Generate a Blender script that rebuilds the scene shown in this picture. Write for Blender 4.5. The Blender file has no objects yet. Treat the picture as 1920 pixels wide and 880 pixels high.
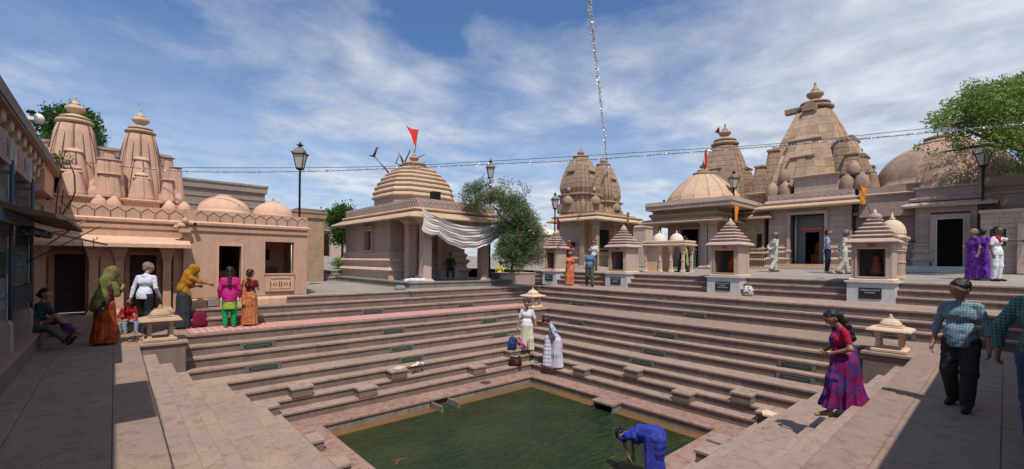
import bpy, math, random
import numpy as np
from mathutils import Vector, Matrix
from math import sin, cos, pi, radians, atan2, hypot, sqrt
random.seed(7)
SC = bpy.context.scene
# ---------------------------------------------------------------- camera
CAM = np.array([9.809, 9.966, 1.836]); YAW = -2.302; ROLL = .011; FPX = 829.9; CY = 489.28
FW = np.array([cos(YAW), sin(YAW), 0.]); RT = np.array([sin(YAW), -cos(YAW), 0.]); UP = np.array([0., 0., 1.])
cd = bpy.data.cameras.new('camera'); cam = bpy.data.objects.new('camera', cd); SC.collection.objects.link(cam)
cr = RT*cos(ROLL)+UP*sin(ROLL); cu = -RT*sin(ROLL)+UP*cos(ROLL)
cam.matrix_world = Matrix(((cr[0], cu[0], -FW[0], CAM[0]), (cr[1], cu[1], -FW[1], CAM[1]), (cr[2], cu[2], -FW[2], CAM[2]), (0, 0, 0, 1)))
cd.sensor_width = 36; cd.lens = FPX/1920*36; cd.shift_y = (CY-440)/1920; cd.clip_start = .05; cd.clip_end = 2000
SC.camera = cam
# ---------------------------------------------------------------- sun, sky, exposure
SUNV = Vector((.27, .47, 1.0)).normalized()          # towards the sun
sl = bpy.data.lights.new('sun', 'SUN'); sl.energy = 4.1; sl.angle = radians(.5); sl.color = (1, .93, .84)
so = bpy.data.objects.new('sun', sl); SC.collection.objects.link(so)
so.rotation_euler = SUNV.to_track_quat('Z', 'Y').to_euler()
W = bpy.data.worlds.new('World'); SC.world = W; W.use_nodes = True
wn = W.node_tree.nodes; wl = W.node_tree.links; wn.clear()
def wnode(t, **k):
    n = wn.new(t)
    for a, b in k.items(): setattr(n, a, b)
    return n
sky = wnode('ShaderNodeTexSky', sky_type='NISHITA'); sky.sun_disc = False
sky.sun_elevation = math.asin(SUNV.z); sky.sun_rotation = atan2(SUNV.x, SUNV.y)
sky.dust_density = .8; sky.air_density = 1.0; sky.ozone_density = 2.5
tc = wnode('ShaderNodeTexCoord'); sp = wnode('ShaderNodeSeparateXYZ'); wl.new(tc.outputs['Generated'], sp.inputs[0])
# clouds lie on a flat layer: direction / (z + .12)
ad = wnode('ShaderNodeMath', operation='ADD'); wl.new(sp.outputs['Z'], ad.inputs[0]); ad.inputs[1].default_value = .10
mx = wnode('ShaderNodeMath', operation='MAXIMUM'); wl.new(ad.outputs[0], mx.inputs[0]); mx.inputs[1].default_value = .03
dx = wnode('ShaderNodeMath', operation='DIVIDE'); wl.new(sp.outputs['X'], dx.inputs[0]); wl.new(mx.outputs[0], dx.inputs[1])
dy = wnode('ShaderNodeMath', operation='DIVIDE'); wl.new(sp.outputs['Y'], dy.inputs[0]); wl.new(mx.outputs[0], dy.inputs[1])
cb = wnode('ShaderNodeCombineXYZ'); wl.new(dx.outputs[0], cb.inputs[0]); wl.new(dy.outputs[0], cb.inputs[1])
def wnoise(scale, detail, rough, off, dist=0.):
    m = wnode('ShaderNodeMapping'); m.inputs['Location'].default_value = off; wl.new(cb.outputs[0], m.inputs[0])
    n = wnode('ShaderNodeTexNoise'); n.inputs['Scale'].default_value = scale; n.inputs['Detail'].default_value = detail
    n.inputs['Roughness'].default_value = rough; n.inputs['Distortion'].default_value = dist
    wl.new(m.outputs[0], n.inputs['Vector']); return n
n1 = wnoise(.52, 3, .5, (4*7.3+1.1, 3*5.7+.4, 0)); n2 = wnoise(1.9, 9, .60, (4*3.1, 3*2.9, 0), .25)
mm = wnode('ShaderNodeMath', operation='MULTIPLY_ADD'); wl.new(n2.outputs['Fac'], mm.inputs[0]); mm.inputs[1].default_value = .42; wl.new(n1.outputs['Fac'], mm.inputs[2])
dt = wnode('ShaderNodeVectorMath', operation='DOT_PRODUCT'); wl.new(tc.outputs['Generated'], dt.inputs[0]); dt.inputs[1].default_value = (float(RT[0])*.10, float(RT[1])*.10, 0)   # the cloud field thickens towards the north-west
m2_ = wnode('ShaderNodeMath', operation='ADD'); wl.new(mm.outputs[0], m2_.inputs[0]); wl.new(dt.outputs['Value'], m2_.inputs[1])
cr1 = wnode('ShaderNodeValToRGB'); wl.new(m2_.outputs[0], cr1.inputs[0])
e = cr1.color_ramp.elements; e[0].position = .60; e[0].color = (0, 0, 0, 1); e[1].position = .80; e[1].color = (1, 1, 1, 1)
# far cloud bank that thickens towards the skyline
bank = wnode('ShaderNodeMapRange'); wl.new(sp.outputs['Z'], bank.inputs[0])
bank.inputs['From Min'].default_value = .42; bank.inputs['From Max'].default_value = .02; bank.inputs['To Min'].default_value = 0; bank.inputs['To Max'].default_value = .80
sm = wnode('ShaderNodeMath', operation='MAXIMUM'); wl.new(cr1.outputs[0], sm.inputs[0]); wl.new(bank.outputs[0], sm.inputs[1])
fc = wnode('ShaderNodeMath', operation='MULTIPLY'); wl.new(sm.outputs[0], fc.inputs[0]); fc.inputs[1].default_value = .78
mixc = wnode('ShaderNodeMixRGB'); wl.new(fc.outputs[0], mixc.inputs[0]); 
tint = wnode('ShaderNodeMixRGB'); tint.blend_type = 'MULTIPLY'; tint.inputs[0].default_value = 1; wl.new(sky.outputs[0], tint.inputs[1]); tint.inputs[2].default_value = (.70, .88, 1.10, 1)
wl.new(tint.outputs[0], mixc.inputs[1])
n3 = wnoise(3.6, 8, .62, (2.2, 9.1, 0), .2); cs = wnode('ShaderNodeValToRGB'); wl.new(n3.outputs['Fac'], cs.inputs[0]); ce = cs.color_ramp.elements
ce[0].position = .34; ce[0].color = (.56, .62, .71, 1); ce[1].position = .66; ce[1].color = (.92, .94, .97, 1)
cm = wnode('ShaderNodeMixRGB'); cm.blend_type = 'MULTIPLY'; cm.inputs[0].default_value = 1; cm.inputs[2].default_value = (7.9, 7.9, 7.9, 1); wl.new(cs.outputs[0], cm.inputs[1]); wl.new(cm.outputs[0], mixc.inputs[2])
bg = wnode('ShaderNodeBackground'); bg.inputs[1].default_value = .118; wl.new(mixc.outputs[0], bg.inputs[0])
wo = wnode('ShaderNodeOutputWorld'); wl.new(bg.outputs[0], wo.inputs[0])
SC.view_settings.view_transform = 'Standard'; SC.view_settings.look = 'None'; SC.view_settings.exposure = .04; SC.view_settings.gamma = 1
SC.cycles.max_bounces = 6; SC.cycles.transparent_max_bounces = 8

# ---------------------------------------------------------------- measuring helpers (pixel of the 1920x880 photo -> real point)
def ray(u, v):
    a = (u-960)/FPX; b = (CY-v)/FPX
    a, b = a*cos(ROLL)-b*sin(ROLL), a*sin(ROLL)+b*cos(ROLL)
    return FW+a*RT+b*UP
def G(u, v, z): r = ray(u, v); return CAM+r*(z-CAM[2])/r[2]
def DP(u, v, d): return CAM+ray(u, v)*d
def PX(u, v, x): r = ray(u, v); return CAM+r*(x-CAM[0])/r[0]
def PY(u, v, y): r = ray(u, v); return CAM+r*(y-CAM[1])/r[1]
def depth(P): return float((np.asarray(P)-CAM)@FW)
def zat(v, P): # height at which pixel row v passes over point P
    u = 960; d = depth(P); q = (np.asarray(P)-CAM)@RT
    # solve including roll
    b = ((CY-v)/FPX*d + q*sin(ROLL))/cos(ROLL)
    return float(CAM[2]+b)

# ---------------------------------------------------------------- object helpers
COL = SC.collection
def tag(o, label=None, cat=None, group=None, kind=None):
    if label: o['label'] = label
    if cat: o['category'] = cat
    if group: o['group'] = group
    if kind: o['kind'] = kind
    return o
def thing(name, label, cat, loc=(0, 0, 0), rz=0, group=None):
    o = bpy.data.objects.new(name, None); COL.objects.link(o); o.location = loc; o.rotation_euler = (0, 0, rz)
    o.empty_display_size = .2
    return tag(o, label, cat, group)
def copy_tree(o, parent=None):
    c = o.copy(); COL.objects.link(c); c.parent = parent
    for ch in [k for k in bpy.data.objects if k.parent == o]: copy_tree(ch, c)
    return c
class MB:
    def __init__(s): s.v = []; s.f = []; s.sm = []
    def add(s, vs, fs, smooth=False):
        n = len(s.v); s.v += [tuple(map(float, p)) for p in vs]; s.f += [tuple(i+n for i in f) for f in fs]; s.sm += [smooth]*len(fs); return s
    def box(s, x0, x1, y0, y1, z0, z1):
        return s.add([(x0,y0,z0),(x1,y0,z0),(x1,y1,z0),(x0,y1,z0),(x0,y0,z1),(x1,y0,z1),(x1,y1,z1),(x0,y1,z1)],
                     [(0,3,2,1),(4,5,6,7),(0,1,5,4),(1,2,6,5),(2,3,7,6),(3,0,4,7)])
    def slab(s, x0, x1, y0, y1, z0, z1, c=.008):   # box with chamfered upper edges
        v = [(x0,y0,z0),(x1,y0,z0),(x1,y1,z0),(x0,y1,z0),(x0,y0,z1-c),(x1,y0,z1-c),(x1,y1,z1-c),(x0,y1,z1-c),
             (x0+c,y0+c,z1),(x1-c,y0+c,z1),(x1-c,y1-c,z1),(x0+c,y1-c,z1)]
        f = [(0,3,2,1),(8,9,10,11)]
        for i in range(4):
            j = (i+1) % 4; f += [(i, j, j+4, i+4), (i+4, j+4, j+8, i+8)]
        return s.add(v, f)
    def rings(s, rs, cap0=True, cap1=True, smooth=False, closed=True):
        n = len(rs[0]); vs = [p for r in rs for p in r]; fs = []
        for k in range(len(rs)-1):
            for i in range(n if closed else n-1):
                j = (i+1) % n; fs.append((k*n+i, k*n+j, (k+1)*n+j, (k+1)*n+i))
        s.add(vs, fs, smooth)
        b = len(s.v)-len(vs)
        if cap0: s.f.append(tuple(b+i for i in reversed(range(n)))); s.sm.append(False)
        if cap1: s.f.append(tuple(b+(len(rs)-1)*n+i for i in range(n))); s.sm.append(False)
        return s
    def lathe(s, prof, n=24, cx=0, cy=0, smooth=True, ribs=0, ra=0., ph=0):
        rs = []
        for r, z in prof:
            q = [r*(1+(ra*abs(cos(ribs*pi*i/n)) if ribs else 0)) for i in range(n)]
            rs.append([(cx+q[i]*cos(2*pi*i/n+ph), cy+q[i]*sin(2*pi*i/n+ph), z) for i in range(n)])
        return s.rings(rs, smooth=smooth)
    def tube(s, pts, rad, n=6, smooth=True):
        pts = [Vector(p) for p in pts]; rs = []
        if not isinstance(rad, (list, tuple)): rad = [rad]*len(pts)
        ref = Vector((0, 0, 1))
        for i, p in enumerate(pts):
            d = (pts[min(i+1, len(pts)-1)]-pts[max(i-1, 0)]).normalized()
            if abs(d.dot(ref)) > .9: a = d.cross(Vector((1, 0, 0))).normalized()
            else: a = d.cross(ref).normalized()
            b = d.cross(a)
            rs.append([tuple(p+(a*cos(2*pi*k/n)+b*sin(2*pi*k/n))*rad[i]) for k in range(n)])
        return s.rings(rs, smooth=smooth)
    def poly(s, pl, z0, z1, sc=1.): # vertical prism
        return s.rings([[(x, y, z0) for x, y in pl], [(x, y, z1) for x, y in pl]])
    def mesh(s, name):
        me = bpy.data.meshes.new(name); me.from_pydata(s.v, [], s.f)
        me.polygons.foreach_set('use_smooth', s.sm); me.update(); return me
    def obj(s, name, mat, parent=None, label=None, loc=None, kind=None, bevel=0):
        me = s.mesh(name)
        if isinstance(mat, (list, tuple)):
            for m in mat: me.materials.append(m)
        else: me.materials.append(mat)
        o = bpy.data.objects.new(name, me); COL.objects.link(o); o.parent = parent
        if loc is not None: o.location = loc
        if bevel:
            b = o.modifiers.new('bevel', 'BEVEL'); b.width = bevel; b.segments = 1; b.limit_method = 'ANGLE'; b.angle_limit = radians(40)
        tag(o, label, kind=kind); return o
def offset_poly(pl, d):   # miter offset of a counter-clockwise polygon, outward for d > 0
    n = len(pl); out = []
    for i in range(n):
        p0, p1, p2 = pl[i-1], pl[i], pl[(i+1) % n]
        e1 = (p1[0]-p0[0], p1[1]-p0[1]); e2 = (p2[0]-p1[0], p2[1]-p1[1])
        l1 = hypot(*e1) or 1; l2 = hypot(*e2) or 1
        n1 = (e1[1]/l1, -e1[0]/l1); n2 = (e2[1]/l2, -e2[0]/l2)
        k = 1+n1[0]*n2[0]+n1[1]*n2[1]
        if k < .1: k = .1
        out.append((p1[0]+d*(n1[0]+n2[0])/k, p1[1]+d*(n1[1]+n2[1])/k))
    return out
def rect(x0, x1, y0, y1): return [(x0, y0), (x1, y0), (x1, y1), (x0, y1)]
def moulded(mb, pl, prof, cap0=True, cap1=True): # prof: list of (outset, z)
    return mb.rings([[(x, y, z) for x, y in offset_poly(pl, o)] for o, z in prof], cap0, cap1)
def prof_round(o, z, r, n=4):  # a torus moulding bulging r at outset o, centred at z
    return [(o+r*sin(pi*k/n), z-r*cos(pi*k/n)) for k in range(n+1)]

# ---------------------------------------------------------------- materials
MATS = {}
def nt(name):
    m = bpy.data.materials.new(name); m.use_nodes = True; t = m.node_tree; t.nodes.clear()
    out = t.nodes.new('ShaderNodeOutputMaterial'); b = t.nodes.new('ShaderNodeBsdfPrincipled'); t.links.new(b.outputs[0], out.inputs[0])
    return m, t, b
def N(t, typ, ins=None, **k):
    n = t.nodes.new(typ)
    for a, b in k.items(): setattr(n, a, b)
    for a, b in (ins or {}).items():
        if hasattr(b, 'links') or isinstance(b, bpy.types.NodeSocket): t.links.new(b, n.inputs[a])
        else: n.inputs[a].default_value = b
    return n
def ramp(t, fac, stops):
    r = t.nodes.new('ShaderNodeValToRGB'); t.links.new(fac, r.inputs[0]); el = r.color_ramp.elements
    while len(el) < len(stops): el.new(.5)
    for e, (p, c) in zip(el, stops): e.position = p; e.color = (*c, 1) if len(c) == 3 else c
    return r.outputs[0]
def mixrgb(t, fac, a, b, mode='MIX'):
    n = t.nodes.new('ShaderNodeMixRGB'); n.blend_type = mode
    for i, x in ((0, fac), (1, a), (2, b)):
        if isinstance(x, bpy.types.NodeSocket): t.links.new(x, n.inputs[i])
        elif isinstance(x, (int, float)): n.inputs[i].default_value = x
        else: n.inputs[i].default_value = (*x, 1)
    return n.outputs[0]
def stone(name, c, var=.25, hue=None, stain=(.10, .075, .06), stain_amt=.35, bump=.35, rough=.85, scale=1., streak=0., piece=None, thr=(.50, .72)):
    """weathered stone: base colour, cloudy second hue, grime patches, per-piece shift, grain relief"""
    m, t, b = nt(name)
    g = N(t, 'ShaderNodeNewGeometry'); pos = g.outputs['Position']
    big = N(t, 'ShaderNodeTexNoise', {'Vector': pos, 'Scale': .9*scale, 'Detail': 8., 'Roughness': .68})
    med = N(t, 'ShaderNodeTexNoise', {'Vector': pos, 'Scale': 5.5*scale, 'Detail': 8., 'Roughness': .7})
    fine = N(t, 'ShaderNodeTexNoise', {'Vector': pos, 'Scale': 30*scale, 'Detail': 5., 'Roughness': .7})
    c2 = hue or tuple(x*(1-var) for x in c)
    col = mixrgb(t, ramp(t, big.outputs[0], [(.35, (0, 0, 0)), (.65, (1, 1, 1))]), c, c2)
    oi = N(t, 'ShaderNodeObjectInfo')
    pv = piece if piece is not None else var*.5
    dv = N(t, 'ShaderNodeMapRange', {'Value': oi.outputs['Random'], 'To Min': 1-pv, 'To Max': 1+pv*.8})
    col = mixrgb(t, 1., col, dv.outputs[0], 'MULTIPLY')
    st = ramp(t, med.outputs[0], [(thr[0], (0, 0, 0)), (thr[1], (1, 1, 1))])
    f = N(t, 'ShaderNodeMath', {0: st, 1: stain_amt}, operation='MULTIPLY')
    col = mixrgb(t, f.outputs[0], col, stain)
    if streak:
        mp = N(t, 'ShaderNodeMapping', {'Vector': pos, 'Scale': (7., 7., .45)})
        sn = N(t, 'ShaderNodeTexNoise', {'Vector': mp.outputs[0], 'Scale': 1., 'Detail': 5., 'Roughness': .65})
        f = N(t, 'ShaderNodeMath', {0: ramp(t, sn.outputs[0], [(.46, (0, 0, 0)), (.75, (1, 1, 1))]), 1: streak}, operation='MULTIPLY')
        col = mixrgb(t, f.outputs[0], col, tuple(x*.45 for x in c))
    fr = N(t, 'ShaderNodeMapRange', {'Value': fine.outputs[0], 'From Min': .3, 'From Max': .7, 'To Min': .86, 'To Max': 1.12})
    col = mixrgb(t, 1., col, fr.outputs[0], 'MULTIPLY')
    t.links.new(col, b.inputs['Base Color']); b.inputs['Roughness'].default_value = rough
    b.inputs['Specular IOR Level'].default_value = .25
    ad = N(t, 'ShaderNodeMath', {0: fine.outputs[0], 1: med.outputs[0]}, operation='ADD')
    bp = N(t, 'ShaderNodeBump', {'Height': ad.outputs[0], 'Strength': bump, 'Distance': .012}); t.links.new(bp.outputs[0], b.inputs['Normal'])
    MATS[name] = m; return m
def plain(name, c, rough=.6, metal=0., var=.15, scale=6., spec=.4, bump=0.):
    m, t, b = nt(name)
    tcn = N(t, 'ShaderNodeTexCoord')
    n = N(t, 'ShaderNodeTexNoise', {'Vector': tcn.outputs['Object'], 'Scale': scale, 'Detail': 6., 'Roughness': .6})
    col = mixrgb(t, n.outputs[0], tuple(min(1, x*(1+var)) for x in c), tuple(x*(1-var) for x in c))
    t.links.new(col, b.inputs['Base Color']); b.inputs['Roughness'].default_value = rough; b.inputs['Metallic'].default_value = metal
    b.inputs['Specular IOR Level'].default_value = spec
    if bump:
        bp = N(t, 'ShaderNodeBump', {'Height': n.outputs[0], 'Strength': bump, 'Distance': .02}); t.links.new(bp.outputs[0], b.inputs['Normal'])
    MATS[name] = m; return m
def cloth(name, c, c2=None, kind='plain', scale=12., rough=.85, sheen=.0):
    m, t, b = nt(name)
    tcn = N(t, 'ShaderNodeTexCoord'); ob = tcn.outputs['Object']
    w = N(t, 'ShaderNodeTexNoise', {'Vector': ob, 'Scale': 7., 'Detail': 5., 'Roughness': .6, 'Distortion': 1.2})
    if kind == 'plain':
        col = mixrgb(t, w.outputs[0], tuple(min(1, x*1.1) for x in c), tuple(x*.82 for x in c))
    elif kind == 'blotch':
        n = N(t, 'ShaderNodeTexNoise', {'Vector': ob, 'Scale': scale, 'Detail': 3., 'Roughness': .55, 'Distortion': 2.})
        stops = [(i/(len(c2)) * .36+.34, k) for i, k in enumerate([c]+list(c2))]
        col = ramp(t, n.outputs[0], stops)
    elif kind == 'print':
        n = N(t, 'ShaderNodeTexVoronoi', {'Vector': ob, 'Scale': scale, 'Randomness': .8})
        col = mixrgb(t, ramp(t, n.outputs['Distance'], [(.22, (1, 1, 1)), (.34, (0, 0, 0))]), c, c2[0])
    elif kind == 'veins':
        n = N(t, 'ShaderNodeTexNoise', {'Vector': ob, 'Scale': scale, 'Detail': 2., 'Roughness': .5, 'Distortion': 3.})
        col = mixrgb(t, ramp(t, n.outputs[0], [(.42, (0, 0, 0)), (.48, (1, 1, 1)), (.53, (1, 1, 1)), (.60, (0, 0, 0))]), c, c2[0])
    elif kind == 'check':
        sx = N(t, 'ShaderNodeSeparateXYZ', {0: ob}); fs = []
        for ax in ('X', 'Z'):
            k = N(t, 'ShaderNodeMath', {0: sx.outputs[ax], 1: scale}, operation='MULTIPLY')
            fr = N(t, 'ShaderNodeMath', {0: k.outputs[0]}, operation='FRACT')
            fs.append(N(t, 'ShaderNodeMath', {0: fr.outputs[0], 1: .30}, operation='LESS_THAN').outputs[0])
        a = N(t, 'ShaderNodeMath', {0: fs[0], 1: fs[1]}, operation='ADD')
        a = N(t, 'ShaderNodeMath', {0: a.outputs[0], 1: .5}, operation='MULTIPLY')
        col = mixrgb(t, a.outputs[0], c, c2[0])
    col = mixrgb(t, .35, col, mixrgb(t, w.outputs[0], (1.25, 1.25, 1.25), (.7, .7, .7)), 'MULTIPLY')
    t.links.new(col, b.inputs['Base Color']); b.inputs['Roughness'].default_value = rough; b.inputs['Specular IOR Level'].default_value = .2
    bn = N(t, 'ShaderNodeTexNoise', {'Vector': ob, 'Scale': 16., 'Detail': 4., 'Distortion': 1.5})
    bp = N(t, 'ShaderNodeBump', {'Height': bn.outputs[0], 'Strength': .5, 'Distance': .02}); t.links.new(bp.outputs[0], b.inputs['Normal'])
    MATS[name] = m; return m
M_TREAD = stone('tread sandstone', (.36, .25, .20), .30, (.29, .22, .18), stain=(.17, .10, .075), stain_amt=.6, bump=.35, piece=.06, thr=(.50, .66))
M_RISER_SHADED = stone('shaded riser sandstone', (.225, .165, .14), .35, (.175, .135, .12), stain=(.10, .075, .065), stain_amt=.4, streak=.45, piece=.16)  # darker copy of the tread stone: shade on upright faces put into the colour
M_DECK = stone('deck sandstone', (.31, .21, .165), .25, (.245, .18, .145), stain=(.14, .095, .075), stain_amt=.6, bump=.35, piece=.05, thr=(.49, .66))
M_WALK = stone('wet walkway sandstone', (.33, .215, .175), .25, (.27, .18, .15), stain=(.22, .085, .05), stain_amt=.75, bump=.3, rough=.6, piece=.05, thr=(.50, .60))
M_PLAZA = stone('plaza grey stone', (.31, .275, .235), .22, (.26, .235, .205), stain=(.2, .15, .13), stain_amt=.3)
M_UNDER = stone('dark joint', (.13, .095, .085), .2)
M_PEACH = stone('peach sandstone', (.62, .395, .275), .18, (.54, .345, .245), stain=(.25, .14, .10), stain_amt=.22, streak=.25)
M_PEACHD = stone('rose sandstone', (.57, .36, .26), .18, (.50, .315, .235), stain=(.22, .13, .1), stain_amt=.25, streak=.3)
M_TAN = stone('tan sandstone', (.46, .31, .20), .3, (.34, .235, .165), stain=(.13, .09, .07), stain_amt=.5, streak=.45)
M_TANL = stone('light tan sandstone', (.56, .40, .27), .25, (.48, .33, .225), stain=(.2, .14, .1), stain_amt=.35, streak=.3)
M_PINK = stone('pink grey sandstone', (.46, .34, .285), .22, (.39, .285, .24), stain=(.14, .1, .085), stain_amt=.35, streak=.35)
M_PINKL = stone('pale pink sandstone', (.54, .40, .335), .2, (.46, .34, .28), stain=(.2, .13, .11), stain_amt=.3, streak=.3)
M_BROWN = stone('weathered brown stone', (.44, .30, .205), .35, (.31, .215, .155), stain=(.08, .06, .05), stain_amt=.6, streak=.5)
M_MARBLE = stone('white marble', (.55, .55, .54), .12, (.46, .46, .46), stain=(.3, .27, .24), stain_amt=.3, rough=.5)
M_CREAM = stone('cream painted stone', (.66, .50, .36), .15, (.60, .44, .31), stain=(.3, .2, .15), stain_amt=.25)
M_WHITEW = stone('whitewashed plaster', (.72, .62, .52), .12, (.66, .55, .45), stain=(.4, .3, .25), stain_amt=.3)
M_CONC = stone('grey concrete', (.27, .25, .23), .3, (.2, .18, .165), stain=(.08, .07, .06), stain_amt=.5, streak=.5)
M_GREYB = stone('grey brown masonry', (.33, .265, .22), .25, (.26, .21, .175), stain=(.11, .09, .075), stain_amt=.4, streak=.5)
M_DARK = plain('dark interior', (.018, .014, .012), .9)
M_IRON = plain('black iron', (.02, .02, .022), .45, .6)
M_WIRE = plain('black rubber wire', (.015, .015, .015), .7)
M_GLASS = plain('milky lamp glass', (.42, .40, .36), .25)
M_GLASSD = plain('dark shrine glass', (.06, .08, .075), .08, spec=.6)
M_WHITE = plain('white paint', (.75, .74, .7), .5)
M_BLUE = plain('blue painted metal', (.025, .07, .13), .6)
M_DBLUE = plain('dark blue paint', (.010, .016, .030), .7)
M_TEAL = plain('teal step light glass', (.075, .10, .088), .3)
M_TEALF = plain('grey light frame', (.13, .13, .12), .5)
M_WOOD = plain('brown wood', (.16, .075, .035), .6)
M_BARK = plain('tree bark', (.06, .045, .035), .9, bump=.6, scale=14)
M_ORANGE = cloth('orange flag cloth', (.75, .25, .02)); M_REDF = cloth('red flag cloth', (.55, .03, .02))
M_PLAQUE = plain('black granite', (.02, .022, .024), .35)
M_TEXT = plain('white lettering', (.55, .55, .53), .6)
M_VERM = plain('vermilion paint', (.55, .07, .02), .7)
M_FADE = cloth('faded brown cloth', (.26, .15, .07)); M_MAROON = cloth('maroon pennant cloth', (.10, .02, .025)); M_HOOD = plain('grey lamp hood', (.16, .15, .13), .5)
M_CLOTHW = cloth('white cotton cloth', (.62, .59, .56)); M_ORI = plain('orange idol paint', (.35, .12, .06), .6, var=.5, scale=10)
M_CURT = cloth('ochre curtain cloth', (.42, .26, .12))
M_WOODD = plain('dark maroon door', (.06, .03, .025), .6)
F_DBLU = cloth('dark blue shirt cloth', (.03, .035, .09)); F_WSHOE = plain('white shoe', (.55, .55, .55), .5); M_GOLD = plain('gold bangle', (.6, .38, .10), .3, .8); F_SHOE2 = plain('black canvas shoe', (.02, .02, .022), .7); F_BELT = plain('olive leather belt', (.10, .085, .03), .6)
def paper(name, c, c2):
    m, t, b = nt(name); tcn = N(t, 'ShaderNodeTexCoord'); n = N(t, 'ShaderNodeTexNoise', {'Vector': tcn.outputs['Object'], 'Scale': 9., 'Detail': 6., 'Roughness': .7})
    t.links.new(ramp(t, n.outputs[0], [(.42, c), (.5, c2), (.6, tuple(x*.5 for x in c))]), b.inputs['Base Color']); b.inputs['Roughness'].default_value = .9; return m
M_PAP1 = paper('white paper bill', (.40, .42, .42), (.30, .32, .34)); M_PAP2 = paper('blue printed bill', (.06, .17, .33), (.35, .38, .40)); M_PAP3 = paper('green poster', (.05, .09, .06), (.10, .14, .10)); M_PAP4 = paper('torn beige bill', (.34, .27, .22), (.22, .16, .14)); M_PAP5 = paper('red poster', (.28, .06, .05), (.35, .25, .2))
M_TARP = cloth('brown tarpaulin', (.12, .085, .06)); M_BAMB = plain('bamboo pole', (.22, .15, .09), .7); M_DRYL = leafmat0 = None
F_BURG = cloth('burgundy cloth', (.16, .01, .04)); F_BPACK = cloth('blue backpack nylon', (.02, .08, .28), [(.01, .01, .02), (.03, .12, .35)], 'blotch', 4); F_PINKC = cloth('pink cloth', (.60, .08, .32)); F_REDBLK = cloth('red black bag', (.02, .012, .012), [(.02, .01, .01), (.35, .02, .03)], 'blotch', 4); F_ZEBRA = cloth('black white bundle', (.55, .52, .48), [(.55, .5, .48), (.02, .02, .02), (.02, .02, .02)], 'blotch', 6)
M_YELF = plain('yellow petals', (.6, .45, .05), .7); M_SOIL = plain('brown mud', (.07, .035, .02), .8, bump=.4); M_WARES = plain('dark small wares', (.03, .04, .06), .5, var=.8, scale=8)
# ================================================================ the stepped tank
A, B = 6.407, 5.732
DL = {8: 0, 7: .583, 6: .881, 5: 1.179, 4: 1.477, 3: 2.055, 2: 2.329, 1: 2.603, 0: 2.877, -1: 4.093, -2: 4.367, -3: 4.641}
DR = dict(DL); DR.update({-1: 4.525, -2: 4.799, -3: 5.073, -4: 7.35, -5: 7.62, -6: 7.89})
DN = {8: 0, 7: .669, 6: .967, 5: 1.265, 4: 1.563, 3: 2.189, 2: 2.463, 1: 2.737, 0: 3.011}
ZL = {0: 0, 1: -.23, 2: -.46, 3: -.69, 4: -.912, 5: -1.134, 6: -1.356, 7: -1.578, 8: -1.8, -1: .23, -2: .46, -3: .69, -4: .897, -5: 1.104, -6: 1.31}
WATER = -2.02
XEND, YEND = 13.0, 14.0       # how far the decks run past the near sides
TH = .05
def cuts(a, b, L):
    n = max(1, round((b-a)/L)); xs = [a]
    for i in range(1, n): xs.append(a+(b-a)*(i+random.uniform(-.16, .16))/n)
    return xs+[b]
def slabs(parent, x0, x1, y0, y1, z, mat, L=1.1, axis='x', name='tread_slab', th=TH, gap=.0018, nmax=None):
    a, b = (x0, x1) if axis == 'x' else (y0, y1)
    xs = cuts(a, b, L)
    for p, q in zip(xs, xs[1:]):
        j = random.uniform(-.002, .002)
        mb = MB()
        if axis == 'x': mb.slab(p+gap, q-gap, y0, y1, z-th, z+j)
        else: mb.slab(x0, x1, p+gap, q-gap, z-th, z+j)
        mb.obj(name, mat, parent)
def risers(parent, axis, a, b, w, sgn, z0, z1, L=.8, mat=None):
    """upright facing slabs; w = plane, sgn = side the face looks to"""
    mat = mat or M_RISER_SHADED; xs = cuts(a, b, L)
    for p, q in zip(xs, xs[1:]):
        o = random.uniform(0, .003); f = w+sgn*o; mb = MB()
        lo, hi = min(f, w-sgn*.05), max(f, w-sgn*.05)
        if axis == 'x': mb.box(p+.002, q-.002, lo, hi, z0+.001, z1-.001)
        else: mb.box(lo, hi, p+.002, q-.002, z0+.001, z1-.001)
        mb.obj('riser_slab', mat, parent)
NO = .03  # nosing
def step_root():
    mb = MB(); return mb
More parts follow.
